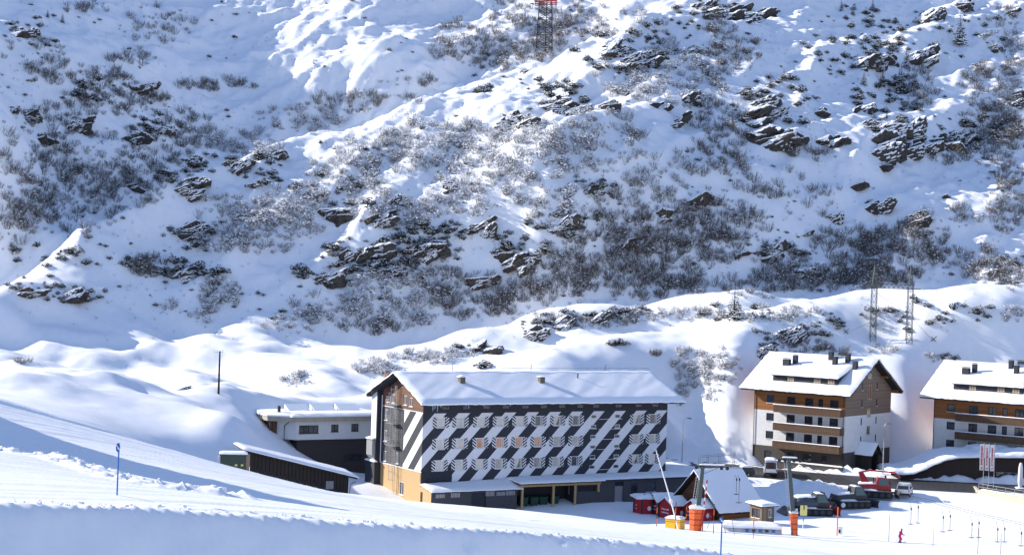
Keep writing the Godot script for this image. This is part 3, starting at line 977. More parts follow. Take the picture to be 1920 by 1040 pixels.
func boards(lo: Color, hi: Color, joint: Color, across: bool, count := 8, seed_ := 5) -> ImageTexture:
	# one metre of weathered planks, grain along each plank
	var r := RandomNumberGenerator.new()
	r.seed = seed_
	var n := noise(seed_, 0.05, 3)
	var img := Image.create(256, 256, false, Image.FORMAT_RGB8)
	var w := 256 / count
	var tone := []
	for k in count: tone.append(r.randf())
	for i in 256:
		for j in 256:
			var k := mini(i / w, count - 1)
			var t := clampf(0.55 * tone[k] + 0.3 + 0.5 * n.get_noise_2d(i * 2.4, j * 0.25 + k * 50.0), 0, 1)
			var c := lo.lerp(hi, t)
			if i % w < 2: c = joint
			c = c.linear_to_srgb()
			if across: img.set_pixel(j, i, c)
			else: img.set_pixel(i, j, c)
	return ImageTexture.create_from_image(img)
func board_mat(lo: Color, hi: Color, joint: Color, across: bool, count := 8, seed_ := 5, size := 1.0) -> StandardMaterial3D:
	var m := mat(Color.WHITE, 0.8)
	m.albedo_texture = boards(lo, hi, joint, across, count, seed_)
	m.uv1_triplanar = true
	m.uv1_scale = Vector3.ONE / size
	return m

# ------------------------------------------------------------------ the striped hotel
func stripe(k: int, lo: float, hi: float) -> PackedVector2Array:
	var s0 := 1.69 + 1.822 * k
	var s1 := s0 + 1.822
	return PackedVector2Array([Vector2(s0 + 0.967 * (lo - 12.0), lo), Vector2(s1 + 0.967 * (lo - 12.0), lo), Vector2(s1 + 0.967 * (hi - 12.0), hi), Vector2(s0 + 0.967 * (hi - 12.0), hi)])
func striped_wall(parent: Node, T: Transform3D, outer: Rect2, holes: Array, skip: Array, k0: int, k1: int) -> void:
	var cells := clip_rects(outer, holes)
	var dark := MB.new()
	for k in range(k0, k1):
		var white := posmod(k, 2) == 0
		var b := MB.new() if white else dark
		var sp := stripe(k, outer.position.y - 1.0, outer.end.y + 1.0)
		for c in cells:
			for poly in Geometry2D.intersect_polygons(rect_poly(c), sp): face(b, poly, T)
		if white and b.V.size() > 0: put("white_stripe", b, M.hotel_white, parent)
	for h in holes:
		if not skip.has(h): reveals(dark, h, T, 0.2)
	put("wall", dark, M.hotel_dark, parent)
func shutter(parent: Node, T: Transform3D, x: float, y: float, w: float, h: float, lean: float) -> void:
	var outer := PackedVector2Array([Vector2(x + 0.10, y), Vector2(x + w - 0.02, y), Vector2(x + w - 0.02, y + h), Vector2(x + 0.10, y + h), Vector2(x, y + h - 0.14), Vector2(x, y + 0.14)])
	if lean > 0: outer = PackedVector2Array([Vector2(x + 0.02, y), Vector2(x + w - 0.10, y), Vector2(x + w, y + 0.14), Vector2(x + w, y + h - 0.14), Vector2(x + w - 0.10, y + h), Vector2(x + 0.02, y + h)])
	var d := MB.new()
	var l := MB.new()
	for k in range(-6, 14):
		var th := 0.175 if k % 2 == 0 else 0.235
		var s := y + floorf(k / 2.0) * 0.41 + (0.175 if k % 2 != 0 else 0.0) - 0.45
		var sp := PackedVector2Array([Vector2(x - 0.1, s - lean * 0.1), Vector2(x + w + 0.1, s + lean * (w + 0.1)), Vector2(x + w + 0.1, s + lean * (w + 0.1) + th), Vector2(x - 0.1, s - lean * 0.1 + th)])
		for poly in Geometry2D.intersect_polygons(outer, sp): face(l if k % 2 == 0 else d, poly, T, 0.045)
	for k in outer.size():
		var p := outer[k]
		var q := outer[(k + 1) % outer.size()]
		var a := T * Vector3(p.x, p.y, 0.002)
		var e := T * Vector3(q.x, q.y, 0.002)
		d.poly([a, e, T * Vector3(q.x, q.y, 0.045), T * Vector3(p.x, p.y, 0.045)], (a + e) * 0.5 - T * Vector3(x + w * 0.5, y + h * 0.5, 0))
	var m := d.mesh(M.hotel_dark)
	l.mesh(M.shutter_white, m)
	part("shutter", m, parent)

func build_hotel() -> void:
	var o := thing("hotel", "long hotel with slanting black and white stripes and striped shutters under a snowy roof", "hotel", Vector3(-11.225, 0, -233.45), 0.536)
	var FT := Transform3D.IDENTITY                                      # front wall plane: x along, y up, z out
	var GT := Transform3D(Basis(Vector3(0, 0, 1), Vector3.UP, Vector3(-1, 0, 0)), Vector3.ZERO)   # west gable: first axis = local z
	var L := 40.0
	# --- front: openings
	var cols := [2.75, 5.75, 8.92, 12.0, 15.08, 18.15, 21.25, 24.35, 34.7, 37.55]
	var rows := [10.82, 7.95, 5.08]
	var holes := []
	var wins := []
	for ri in 3:
		for ci in cols.size():
			var h := Rect2(cols[ci] - 0.62, rows[ri] - 0.70, 1.24, 1.40)
			holes.append(h)
			wins.append([h, ri, ci])
	var stairs := []
	for k in 6:
		for x in [27.27, 31.33]:
			var h := Rect2(x - 0.45, 11.31 - k * 1.425 - 0.26, 0.9, 0.50)
			holes.append(h)
			stairs.append(h)
	var panel := Rect2(0, 2.3, 4.71, 1.98)
	striped_wall(o, FT, Rect2(0, 2.3, L, 9.75), holes + [panel], [panel], -1, 30)
	var b := MB.new()
	for k in 19: b.box(Vector3(0.03 + k * 0.247, 2.3, -0.05), Vector3(0.03 + k * 0.247 + 0.225, 4.28, 0.03))
	b.box(Vector3(0, 2.3, -0.2), Vector3(4.71, 4.28, -0.02))
	put("boarded_panel", b, M.hotel_dark, o)
	var curtain := [[0, 0, 0, 0, 0, 3, 3, 3, 3, 3], [0, 0, 1, 1, 1, 1, 2, 2, 2, 2], [0, 0, 0, 2, 3, 2, 0, 3, 3, 0]]
	for w in wins:
		var h: Rect2 = w[0]
		var back: Material = [M.curtain, M.curtain_orange, M.curtain_grey, M.room][curtain[w[1]][w[2]]]
		var n := window(o, FT, h, M.frame_white, back, 0, true, false, 0.08, M.glass_clear, "curtain" if curtain[w[1]][w[2]] < 3 else "interior")
		b = MB.new()
		b.box(Vector3(h.end.x - 0.30, h.position.y + 0.08, -0.10), Vector3(h.end.x - 0.24, h.end.y - 0.08, -0.04))
		put("casement", b, M.frame_white, n)
		if curtain[w[1]][w[2]] == 3 and (w[2] + w[1]) % 2 == 0:
			b = MB.new()
			b.poly([Vector3(h.position.x + 0.08, h.position.y + 0.08, -0.15), Vector3(h.position.x + 0.08 + 0.35 * (1 + w[2] % 2), h.position.y + 0.08, -0.15), Vector3(h.end.x - 0.32, h.end.y - 0.08, -0.15), Vector3(h.position.x + 0.08, h.end.y - 0.08, -0.15)], Vector3.BACK)
			put("curtain", b, M.curtain, n)
		shutter(n, FT, h.position.x - 0.62, h.position.y, 0.60, 1.42, -0.75)
		shutter(n, FT, h.end.x + 0.02, h.position.y, 0.60, 1.42, 0.75)
	for k in stairs.size():
		window(o, FT, stairs[k], M.frame_white, M.curtain_grey if k % 3 == 0 else M.room, 0, true, false, 0.06)
	b = MB.new()
	for k in 6:
		var y := 11.31 - k * 1.425 - 0.42
		b.box(Vector3(28.2 - k * 0.06, y, 0.002), Vector3(32.1 - k * 0.06, y + 0.05, 0.07))
	put("ledge", b, M.frame_white, o)
	# --- dark band under the eave with small attic windows
	var bh := []
	for x in [3.4, 6.6, 9.7, 12.8, 15.9, 18.9, 21.9, 24.9, 27.6, 31.4, 34.9, 37.8]: bh.append(Rect2(x - 0.45, 12.62, 0.95, 0.42))
	b = MB.new()
	for c in clip_rects(Rect2(0, 12.05, L, 1.9), bh): face(b, rect_poly(c), FT)
	for h in bh: reveals(b, h, FT, 0.2)
	put("attic_band", b, M.hotel_dark, o)
	for h in bh: window(o, FT, h, M.frame_grey, M.room, 0, false, false, 0.06)
	# --- west gable
	var gw := [Rect2(-11.25, 10.2, 0.85, 1.5), Rect2(-11.25, 7.3, 0.85, 1.5), Rect2(-11.25, 4.55, 0.85, 1.4), Rect2(-7.5, 4.6, 0.9, 1.5)]
	b = MB.new()
	for c in clip_rects(Rect2(-12.4, 4.25, 7.0, 7.9), gw): face(b, rect_poly(c), GT)
	for h in gw: reveals(b, h, GT, 0.2)
	put("gable_panel", b, M.hotel_grey, o)
	for h in gw: window(o, GT, h, M.frame_white, M.curtain_grey, 1)
	striped_wall(o, GT, Rect2(-5.4, 4.25, 5.4, 7.9), [], [], -6, 8)
	var tw := [Rect2(-10.8, 12.75, 0.95, 1.3), Rect2(-9.2, 12.75, 0.9, 1.2), Rect2(-5.7, 12.75, 0.9, 1.3), Rect2(-4.0, 12.7, 0.9, 1.2)]
	b = MB.new()
	for c in clip_rects(Rect2(-12.4, 12.15, 12.4, 2.0), tw):
		for poly in Geometry2D.intersect_polygons(rect_poly(c), PackedVector2Array([Vector2(-12.4, 12.0), Vector2(0, 12.0), Vector2(0, 13.95), Vector2(-6.2, 16.65), Vector2(-12.4, 13.95)])): face(b, poly, GT)
	face(b, PackedVector2Array([Vector2(-11.95, 14.15), Vector2(-0.45, 14.15), Vector2(-6.2, 16.65)]), GT)
	for h in tw: reveals(b, h, GT, 0.2)
	put("gable_boarding", b, M.wood_brown_h, o)
	for h in tw: window(o, GT, h, M.frame_white, M.room, 1)
	b = MB.new()
	b.box(Vector3(-0.06, 15.5, -6.6), Vector3(0.03, 16.2, -6.0))
	put("attic_vent", b, M.frame_white, o)
	# timber plinth, running on into the front extension
	var pw := [Rect2(-6.15, 0.55, 1.25, 1.75), Rect2(0.0, -0.3, 0.65, 1.95)]
	b = MB.new()
	for c in clip_rects(Rect2(-12.4, -2.0, 15.45, 6.25), pw):
		for poly in Geometry2D.intersect_polygons(rect_poly(c), PackedVector2Array([Vector2(-12.4, -2), Vector2(3.05, -2), Vector2(3.05, 1.95), Vector2(0.0, 2.55), Vector2(0, 4.25), Vector2(-12.4, 4.25)])): face(b, poly, GT)
	for h in pw: reveals(b, h, GT, 0.2)
	put("timber_plinth", b, M.larch, o)
	window(o, GT, pw[0], M.frame_white, M.room, 1)
	b = MB.new()
	b.box(Vector3(0.1, -0.3, 0.0), Vector3(0.16, 1.65, 0.65))
	put("door", b, M.hotel_dark, o)
	b = MB.new()
	b.box(Vector3(-0.05, 4.19, -12.4), Vector3(0.05, 4.31, 0.02))
	b.box(Vector3(-0.03, 12.10, -12.4), Vector3(0.02, 12.19, 0.0))
	put("flashing", b, M.frame_white, o)
	# rear and east walls
	b = MB.new()
	b.poly([Vector3(L, -2, 0), Vector3(L, 13.9, 0), Vector3(L, 16.65, -6.2), Vector3(L, 13.9, -12.4), Vector3(L, -2, -12.4)], Vector3.RIGHT)
	b.poly([Vector3(0, -2, -12.4), Vector3(L, -2, -12.4), Vector3(L, 13.9, -12.4), Vector3(0, 13.9, -12.4)], Vector3.FORWARD)
	put("rear_wall", b, M.hotel_grey, o)
	# --- tower and chimney hood at the back corner of the gable
	b = MB.new()
	b.box(Vector3(-0.95, -2, -15.0), Vector3(0.0, 4.3, -12.1))
	put("service_tower", b, M.hotel_dark, o)
	b = MB.new()
	b.box(Vector3(-0.72, 4.3, -14.0), Vector3(-0.05, 14.3, -12.42))
	put("flue_shaft", b, M.frame_white, o)
	b = MB.new()
	b.box(Vector3(-0.74, 4.3, -12.42), Vector3(-0.03, 14.3, -12.16))
	put("flue_cladding", b, M.hotel_dark, o)
	b = MB.new()
	b.hexa([Vector3(-1.25, 5.2, -14.2), Vector3(-0.74, 4.5, -14.2), Vector3(-0.74, 4.5, -12.4), Vector3(-1.25, 5.2, -12.4), Vector3(-1.25, 7.3, -14.2), Vector3(-0.74, 7.5, -14.2), Vector3(-0.74, 7.5, -12.4), Vector3(-1.25, 7.3, -12.4)])
	put("vent_hood", b, M.galvanised, o)
	part("snow", snow_sheet(Vector3(-1.3, 7.45, -12.35), Vector3(-1.3, 7.45, -14.25), Vector3(-0.2, 7.5, -14.25), Vector3(-0.2, 7.5, -12.35), 0.25, 0.25, 5), o)
	part("snow", snow_sheet(Vector3(-1.0, 4.3, -12.0), Vector3(-1.0, 4.3, -15.05), Vector3(-0.6, 4.3, -15.05), Vector3(-0.6, 4.3, -12.0), 0.3, 0.25, 6), o)
	b = MB.new()
	b.box(Vector3(-0.1, 13.6, -11.6), Vector3(1.0, 16.6, -10.6))
	put("brick_chimney", b, M.brick, o)
	# --- caged ladder up the gable, with its landings
	b = MB.new()
	for z in [-7.45, -6.95]: b.bar(Vector3(-0.45, 0.2, z), Vector3(-0.45, 15.3, z), 0.06)
	for k in 50: b.bar(Vector3(-0.45, 0.4 + k * 0.30, -7.45), Vector3(-0.45, 0.4 + k * 0.30, -6.95), 0.04)
	for k in 7: b.bar(Vector3(-0.45, 1.0 + k * 2.2, -7.2), Vector3(0, 1.0 + k * 2.2, -7.2), 0.05)
	put("ladder", b, M.galvanised, o)
	b = MB.new()
	for k in 12:
		var y := 2.4 + k * 1.12
		var pts := []
		for q in 9: pts.append(Vector3(-0.45 - sin(PI * q / 8.0) * 0.75, y, -7.2 + cos(PI * q / 8.0) * 0.55))
		for q in 8: b.bar(pts[q], pts[q + 1], 0.035)
	for a in [PI * 0.25, PI * 0.5, PI * 0.75]: b.bar(Vector3(-0.45 - sin(a) * 0.75, 2.4, -7.2 + cos(a) * 0.55), Vector3(-0.45 - sin(a) * 0.75, 15.0, -7.2 + cos(a) * 0.55), 0.03)
	put("ladder_cage", b, M.galvanised, o)
	for y in [12.6, 10.0, 7.0]:
		b = MB.new()
		b.box(Vector3(-0.9, y, -9.2), Vector3(0.0, y + 0.06, -6.6))
		for yy in [0.35, 0.7, 1.05]: b.bar(Vector3(-0.9, y + yy, -9.2), Vector3(-0.9, y + yy, -7.9), 0.04)
		for z in [-9.2, -8.5, -7.9]: b.bar(Vector3(-0.9, y, z), Vector3(-0.9, y + 1.05, z), 0.04)
		put("escape_landing", b, M.galvanised, o)
	b = MB.new()
	b.tube([Vector3(-0.12, 4.3, -12.0), Vector3(-0.12, 13.6, -12.0)], [0.07, 0.07], 8)
	put("downpipe", b, M.frame_white, o)
	# --- roof
	var ry := 17.1
	var rz := -6.2
	b = MB.new()
	slab(b, [Vector3(-1.3, 13.45, 2.2), Vector3(41.4, 13.45, 2.2), Vector3(41.4, ry, rz), Vector3(-1.3, ry, rz)], 0.28)
	slab(b, [Vector3(-1.3, 13.45, -14.6), Vector3(41.4, 13.45, -14.6), Vector3(41.4, ry, rz), Vector3(-1.3, ry, rz)], 0.281)
	put("roof", b, M.hotel_dark, o)
	part("roof_snow", snow_sheet(Vector3(-1.45, 13.42, 2.35), Vector3(41.5, 13.42, 2.35), Vector3(41.2, ry + 0.02, rz - 0.1), Vector3(-1.45, ry + 0.02, rz - 0.1), 0.46, 0.5, 21, 0.16), o)
	part("roof_snow", snow_sheet(Vector3(41.5, 13.42, -14.75), Vector3(-1.45, 13.42, -14.75), Vector3(-1.45, ry + 0.02, rz + 0.1), Vector3(41.2, ry + 0.02, rz + 0.1), 0.46, 0.8, 22, 0.16), o)
	for a in [[0.2, 0.9], [0.5, 0.7], [0.9, 1.0], [1.4, 0.5], [5.2, 0.3], [5.6, 0.4], [8.0, 0.3], [12.1, 0.35]]:
		b = MB.new()
		b.tube([Vector3(a[0], 13.4, 2.3), Vector3(a[0] + 0.02, 13.4 - a[1] * 0.6, 2.3), Vector3(a[0], 13.4 - a[1], 2.3)], [0.06, 0.035, 0.006], 5)
		put("icicle", b, M.ice, o)
	for x in [7.2, 20.0]:
		b = MB.new()
		b.box(Vector3(x - 0.38, 15.2, -3.0), Vector3(x + 0.38, 16.75, -2.3))
		put("chimney", b, M.concrete_dark, o)
		part("snow", snow_sheet(Vector3(x - 0.5, 16.75, -2.2), Vector3(x + 0.5, 16.75, -2.2), Vector3(x + 0.5, 16.75, -3.1), Vector3(x - 0.5, 16.75, -3.1), 0.28 if x < 10 else 0.12, 0.2, int(x)), o)
	b = MB.new()
	b.tube([Vector3(26.76, 16.0, -3.8), Vector3(26.85, 17.15, -3.85)], [0.09, 0.09], 8)
	put("vent_pipe", b, M.hotel_dark, o)
	b = MB.new()
	for x in [7.68, 20.4, 33.06]: b.bar(Vector3(x, ry, rz), Vector3(x, ry + 1.15, rz), 0.06)
	b.bar(Vector3(-1.0, ry + 0.62, rz), Vector3(41.0, ry + 0.62, rz), 0.03)
	put("ridge_wire", b, M.iron, o)
	# --- single storey front extension
	var ew := [Rect2(6.1, -0.9, 2.3, 2.55)]
	var XT := Transform3D(Basis.IDENTITY, Vector3(0, 0, 3.05))
	b = MB.new()
	for c in clip_rects(Rect2(0, -1.5, 13.2, 3.45), ew): face(b, rect_poly(c), XT)
	for h in ew: reveals(b, h, XT, 0.25)
	b.poly([Vector3(13.2, -1.5, 3.05), Vector3(13.2, 1.95, 3.05), Vector3(13.2, 1.95, 0), Vector3(13.2, -1.5, 0)], Vector3.RIGHT)
	put("extension_wall", b, M.hotel_grey, o)
	b = MB.new()
	b.box(Vector3(6.1, -0.9, 2.78), Vector3(8.4, 1.65, 2.82))
	put("garage_door", b, M.hotel_dark, o)
	for k in 5:
		var x: float = [1.3, 3.6, 8.9, 10.6, 12.1][k]
		b = MB.new()
		for q in 7: b.box(Vector3(x + q * 0.2 - 0.6, 1.15, 3.052), Vector3(x + q * 0.2 - 0.5, 1.15 + 0.5 + 0.1 * ((q * 3 + k) % 3), 3.075))
		put("vent_grille", b, M.galvanised, o)
	b = MB.new()
	slab(b, [Vector3(-0.1, 1.98, 3.4), Vector3(13.6, 1.98, 3.4), Vector3(13.6, 2.9, -0.0), Vector3(-0.1, 2.6, -0.0)], 0.12)
	put("extension_roof", b, M.hotel_dark, o)
	part("roof_snow", snow_sheet(Vector3(-0.15, 2.0, 3.5), Vector3(13.8, 2.0, 3.5), Vector3(13.8, 2.92, 0.05), Vector3(-0.15, 2.62, 0.05), 0.26, 0.4, 31, 0.12), o)
	# bin shelter with timber posts, then the service wing
	b = MB.new()
	b.poly([Vector3(13.2, -1.5, 0.35), Vector3(22.6, -1.5, 0.35), Vector3(22.6, 2.6, 0.35), Vector3(13.2, 2.6, 0.35)], Vector3.BACK)
	b.poly([Vector3(22.6, -1.5, 0.35), Vector3(22.6, 2.6, 0.35), Vector3(22.6, 2.6, 3.05), Vector3(22.6, -1.5, 3.05)], Vector3.LEFT)
	put("shelter_wall", b, M.hotel_dark, o)
	for x in [13.9, 18.9, 22.45, 26.3]:
		b = MB.new()
		var y0 := -0.9 if x < 23 else 1.15
		b.box(Vector3(x - 0.13, y0, 3.1), Vector3(x + 0.13, 2.2, 3.36))
		put("timber_post", b, M.larch, o)
	b = MB.new()
	b.box(Vector3(13.4, 2.2, 3.08), Vector3(26.6, 2.45, 3.38))
	for k in 20: b.box(Vector3(13.7 + k * 0.66, 2.46, 0.4), Vector3(13.82 + k * 0.66, 2.6, 3.75))
	put("shelter_beam", b, M.larch, o)
	var sw := [Rect2(29.2, -0.7, 1.45, 3.1), Rect2(31.9, 0.6, 1.15, 1.5), Rect2(34.5, 0.8, 1.7, 1.4), Rect2(23.0, 1.2, 3.1, 0.85)]
	b = MB.new()
	for c in clip_rects(Rect2(22.6, -1.5, 25.0, 4.2), sw): face(b, rect_poly(c), XT)
	for h in sw: reveals(b, h, XT, 0.25)
	b.poly([Vector3(47.6, -1.5, 3.05), Vector3(47.6, 2.7, 3.05), Vector3(47.6, 2.7, -9), Vector3(47.6, -1.5, -9)], Vector3.RIGHT)
	put("service_wing_wall", b, M.hotel_grey, o)
	for k in range(1, 4): window(o, XT, sw[k], M.hotel_dark, M.room, 0, k < 3, true)
	b = MB.new()
	b.box(Vector3(29.2, -0.7, 2.82), Vector3(30.65, 1.75, 2.87))
	put("door", b, M.frame_grey, o)
	b = MB.new()
	b.box(Vector3(29.2, 1.78, 2.82), Vector3(30.65, 2.4, 2.87))
	put("transom", b, M.glass_dark, o)
	b = MB.new()
	slab(b, [Vector3(13.3, 2.72, 3.85), Vector3(26.8, 2.72, 3.85), Vector3(26.8, 3.0, 0.0), Vector3(13.3, 3.0, 0.0)], 0.12)
	slab(b, [Vector3(26.8, 2.82, 3.5), Vector3(48.0, 2.82, 3.5), Vector3(48.0, 3.05, -9.3), Vector3(26.8, 3.05, -9.3)], 0.2)
	put("extension_roof", b, M.hotel_dark, o)
	b = MB.new()
	b.box(Vector3(43.0, 2.0, 3.06), Vector3(48.05, 2.85, 3.52))
	put("fascia", b, M.wood_brown_h, o)
	part("roof_snow", snow_sheet(Vector3(13.2, 2.74, 3.95), Vector3(26.9, 2.74, 3.95), Vector3(26.9, 3.02, 0.05), Vector3(13.2, 3.02, 0.05), 0.30, 0.4, 32, 0.12), o)
	part("roof_snow", snow_sheet(Vector3(26.7, 2.84, 3.6), Vector3(48.1, 2.84, 3.6), Vector3(48.1, 3.07, 0.05), Vector3(26.7, 3.07, 0.05), 0.28, 0.4, 33, 0.1), o)
	part("roof_snow", snow_sheet(Vector3(40.05, 3.0, 0.0), Vector3(48.1, 3.0, 0.0), Vector3(48.1, 3.07, -9.3), Vector3(40.05, 3.07, -9.3), 0.34, 0.6, 34, 0.1), o)
	# bins stand in the shelter: things of their own
	var X := o.transform
	for k in 4:
		var p: Vector3 = X * Vector3([14.9, 16.6, 18.1, 19.9][k], -0.65, 1.7)
		var t := thing("waste_container", "dark green wheeled waste container under the hotel's timber shelter", "container", p, 0.536, "green waste containers in the shelter")
		b = MB.new()
		b.hexa([Vector3(-0.55, 0.2, -0.45), Vector3(0.55, 0.2, -0.45), Vector3(0.55, 0.2, 0.42), Vector3(-0.55, 0.2, 0.42), Vector3(-0.66, 1.2, -0.55), Vector3(0.66, 1.2, -0.55), Vector3(0.66, 1.2, 0.52), Vector3(-0.66, 1.2, 0.52)])
		put("bin_body", b, M.green, t)
		b = MB.new()
		b.hexa([Vector3(-0.7, 1.2, -0.58), Vector3(0.7, 1.2, -0.58), Vector3(0.7, 1.2, 0.58), Vector3(-0.7, 1.2, 0.58), Vector3(-0.6, 1.42, -0.5), Vector3(0.6, 1.42, -0.5), Vector3(0.66, 1.26, 0.55), Vector3(-0.66, 1.26, 0.55)])
		put("lid", b, M.green, t)
		for s in [-0.42, 0.42]:
			b = MB.new()
			b.tube([Vector3(s - 0.05, 0.1, 0.3), Vector3(s + 0.05, 0.1, 0.3)], [0.1, 0.1], 8)
			put("wheel", b, M.rubber, t)

func build_annex() -> void:
	var X := Transform3D(Basis(Vector3.UP, 0.536), Vector3(-11.225, 0, -233.45))
	var o := thing("annex_building", "low annex with white upper storey on a dark base and a flat snowy roof", "building", X * Vector3(5.45, -1.25, -12.5), 0.536)
	var T := Transform3D(Basis.IDENTITY, Vector3(0, 0, -10.5))
	var wh := [Rect2(-13.1, 8.55, 3.0, 1.15), Rect2(-8.1, 8.7, 1.15, 1.05), Rect2(-4.9, 8.75, 1.15, 1.05)]
	var b := MB.new()
	for c in clip_rects(Rect2(-13.6, 7.65, 14.0, 2.6), wh): face(b, rect_poly(c), T)
	for h in wh: reveals(b, h, T, 0.2)
	b.box(Vector3(-13.6, 7.6, -18.0), Vector3(0.4, 10.25, -10.72))
	b.poly([Vector3(-13.6, 7.65, -10.5), Vector3(-13.6, 10.25, -10.5), Vector3(-15.6, 10.25, -12.8), Vector3(-15.6, 7.65, -12.8)], Vector3(-0.7, 0, 0.7))
	put("upper_wall", b, M.render_white, o)
	for k in 3: window(o, T, wh[k], M.hotel_dark, M.curtain if k > 0 else M.curtain_grey, 3 if k == 0 else 1, true, false, 0.09)
	b = MB.new()
	b.box(Vector3(-13.2, 2.0, -18), Vector3(0.4, 7.62, -10.75))
	put("base_wall", b, M.hotel_brown, o)
	window(o, Transform3D(Basis.IDENTITY, Vector3(0, 0, -10.6)), Rect2(-5.6, 4.5, 2.6, 0.85), M.hotel_dark, M.curtain_grey, 2, false)
	b = MB.new()
	b.box(Vector3(-16.6, 5.0, -16.5), Vector3(-15.62, 10.4, -12.6))
	put("timber_bay", b, M.wood_brown, o)
	for x in [-16.75, -16.2]:
		b = MB.new()
		b.box(Vector3(x - 0.08, 5.0, -12.55), Vector3(x + 0.08, 10.4, -12.4))
		put("post", b, M.wood_brown, o)
	b = MB.new()
	b.hexa([Vector3(-14.3, 10.25, -9.9), Vector3(0.4, 10.25, -9.9), Vector3(0.4, 10.25, -18.5), Vector3(-17.2, 10.25, -18.5), Vector3(-14.3, 10.95, -9.9), Vector3(0.4, 10.95, -9.9), Vector3(0.4, 10.95, -18.5), Vector3(-17.2, 10.95, -18.5)])
	b.hexa([Vector3(-17.2, 10.25, -12.4), Vector3(-14.3, 10.25, -9.9), Vector3(-14.4, 10.25, -18.4), Vector3(-17.2, 10.25, -18.4), Vector3(-17.2, 10.94, -12.4), Vector3(-14.3, 10.94, -9.9), Vector3(-14.4, 10.94, -18.4), Vector3(-17.2, 10.94, -18.4)])
	put("fascia", b, M.wood_pale, o)
	part("roof_snow", snow_sheet(Vector3(-14.6, 10.95, -9.7), Vector3(0.5, 10.95, -9.7), Vector3(0.5, 10.97, -18.6), Vector3(-17.3, 10.97, -18.6), 0.5, 0.45, 41, 0.1), o)
	part("roof_snow", snow_sheet(Vector3(-17.35, 10.95, -12.2), Vector3(-14.2, 10.95, -9.75), Vector3(-14.2, 10.97, -18.6), Vector3(-17.35, 10.97, -18.6), 0.5, 0.45, 42, 0.1), o)
	b = MB.new()
	b.tube([Vector3(-15.2, 11.2, -13), Vector3(-15.2, 12.3, -13)], [0.22, 0.22], 10)
	put("flue", b, M.iron, o)
	b = MB.new()
	for x in [-11.4, -7.4, -3.4]:
		b.hexa([Vector3(x - 1.7, 11.4, -14.4), Vector3(x + 1.7, 11.4, -14.4), Vector3(x + 1.7, 11.4, -16.0), Vector3(x - 1.7, 11.4, -16.0), Vector3(x - 1.7, 11.55, -14.4), Vector3(x + 1.7, 11.55, -14.4), Vector3(x + 1.7, 12.3, -16.0), Vector3(x - 1.7, 12.3, -16.0)])
	put("skylight", b, M.snow_cap, o)
	b = MB.new()
	b.tube([Vector3(-14.9, 7.0, -11.6), Vector3(-14.9, 9.6, -11.6), Vector3(-14.5, 10.2, -10.9)], [0.06, 0.06, 0.06], 6)
	put("downpipe", b, M.hotel_dark, o)
	# covered stairway shed in front of it
	var a0 := at(470, 838, 217)
	var a1 := at(652, 890, 222)
	var dir := Vector3(a1.x - a0.x, 0, a1.z - a0.z)
	var len_ := dir.length()
	var turn := atan2(-dir.z, dir.x)
	var s := thing("timber_shed", "dark brown timber shed with sloping snowy roof and white base on the snow slope", "shed", Vector3(a0.x, 0, a0.z), turn)
	var y0 := a0.y - 0.75
	var y1 := a1.y - 0.25
	b = MB.new()
	var n := 26
	for k in n:
		var f := float(k) / n
		var g := float(k + 1) / n - 0.004
		var top0 := lerpf(y0, y1, f)
		var top1 := lerpf(y0, y1, g)
		var low := 2.35 if k % 2 == 0 else 2.28
		b.hexa([Vector3(f * len_, top0 - low, -0.08), Vector3(g * len_, top1 - low, -0.08), Vector3(g * len_, top1 - low, 0.05), Vector3(f * len_, top0 - low, 0.05), Vector3(f * len_, top0, -0.08), Vector3(g * len_, top1, -0.08), Vector3(g * len_, top1, 0.05), Vector3(f * len_, top0, 0.05)])
	b.hexa([Vector3(len_, y1 - 2.7, -4.0), Vector3(len_ + 0.08, y1 - 2.7, -4.0), Vector3(len_ + 0.08, y1 - 2.7, 0.05), Vector3(len_, y1 - 2.7, 0.05), Vector3(len_, y1 + 0.1, -4.0), Vector3(len_ + 0.08, y1 + 0.1, -4.0), Vector3(len_ + 0.08, y1, 0.05), Vector3(len_, y1, 0.05)])
	b.hexa([Vector3(-0.08, y0 - 2.7, -4.0), Vector3(0, y0 - 2.7, -4.0), Vector3(0, y0 - 2.7, 0.05), Vector3(-0.08, y0 - 2.7, 0.05), Vector3(-0.08, y0 + 0.1, -4.0), Vector3(0, y0 + 0.1, -4.0), Vector3(0, y0, 0.05), Vector3(-0.08, y0, 0.05)])
	b.hexa([Vector3(0.02, y0 - 1.85, -0.16), Vector3(len_ - 0.02, y1 - 1.85, -0.16), Vector3(len_ - 0.02, y1 - 1.85, -0.09), Vector3(0.02, y0 - 1.85, -0.09), Vector3(0.02, y0, -0.16), Vector3(len_ - 0.02, y1, -0.16), Vector3(len_ - 0.02, y1, -0.09), Vector3(0.02, y0, -0.09)])
	put("boarding", b, M.wood_dark, s)
	b = MB.new()
	b.hexa([Vector3(3.2, y0 - 6.5, -3.8), Vector3(len_ - 0.05, y1 - 5.0, -3.8), Vector3(len_ - 0.05, y1 - 5.0, 0.0), Vector3(3.2, y0 - 6.5, 0.0), Vector3(3.2, y0 - 2.6, -3.8), Vector3(len_ - 0.05, y1 - 1.6, -3.8), Vector3(len_ - 0.05, y1 - 1.6, -0.1), Vector3(3.2, y0 - 2.6, -0.1)])
	put("base_wall", b, M.render_white, s)
	for x in [0.0, 1.6, 3.1]:
		b = MB.new()
		b.box(Vector3(x - 0.09, y0 - 6.0, -0.1), Vector3(x + 0.09, y0 - 1.7, 0.04))
		put("post", b, M.frame_white, s)
	b = MB.new()
	b.box(Vector3(0.1, y0 - 5.0, -0.09), Vector3(3.1, y0 - 1.8, -0.04))
	put("pane", b, M.glass_clear, s)
	b = MB.new()
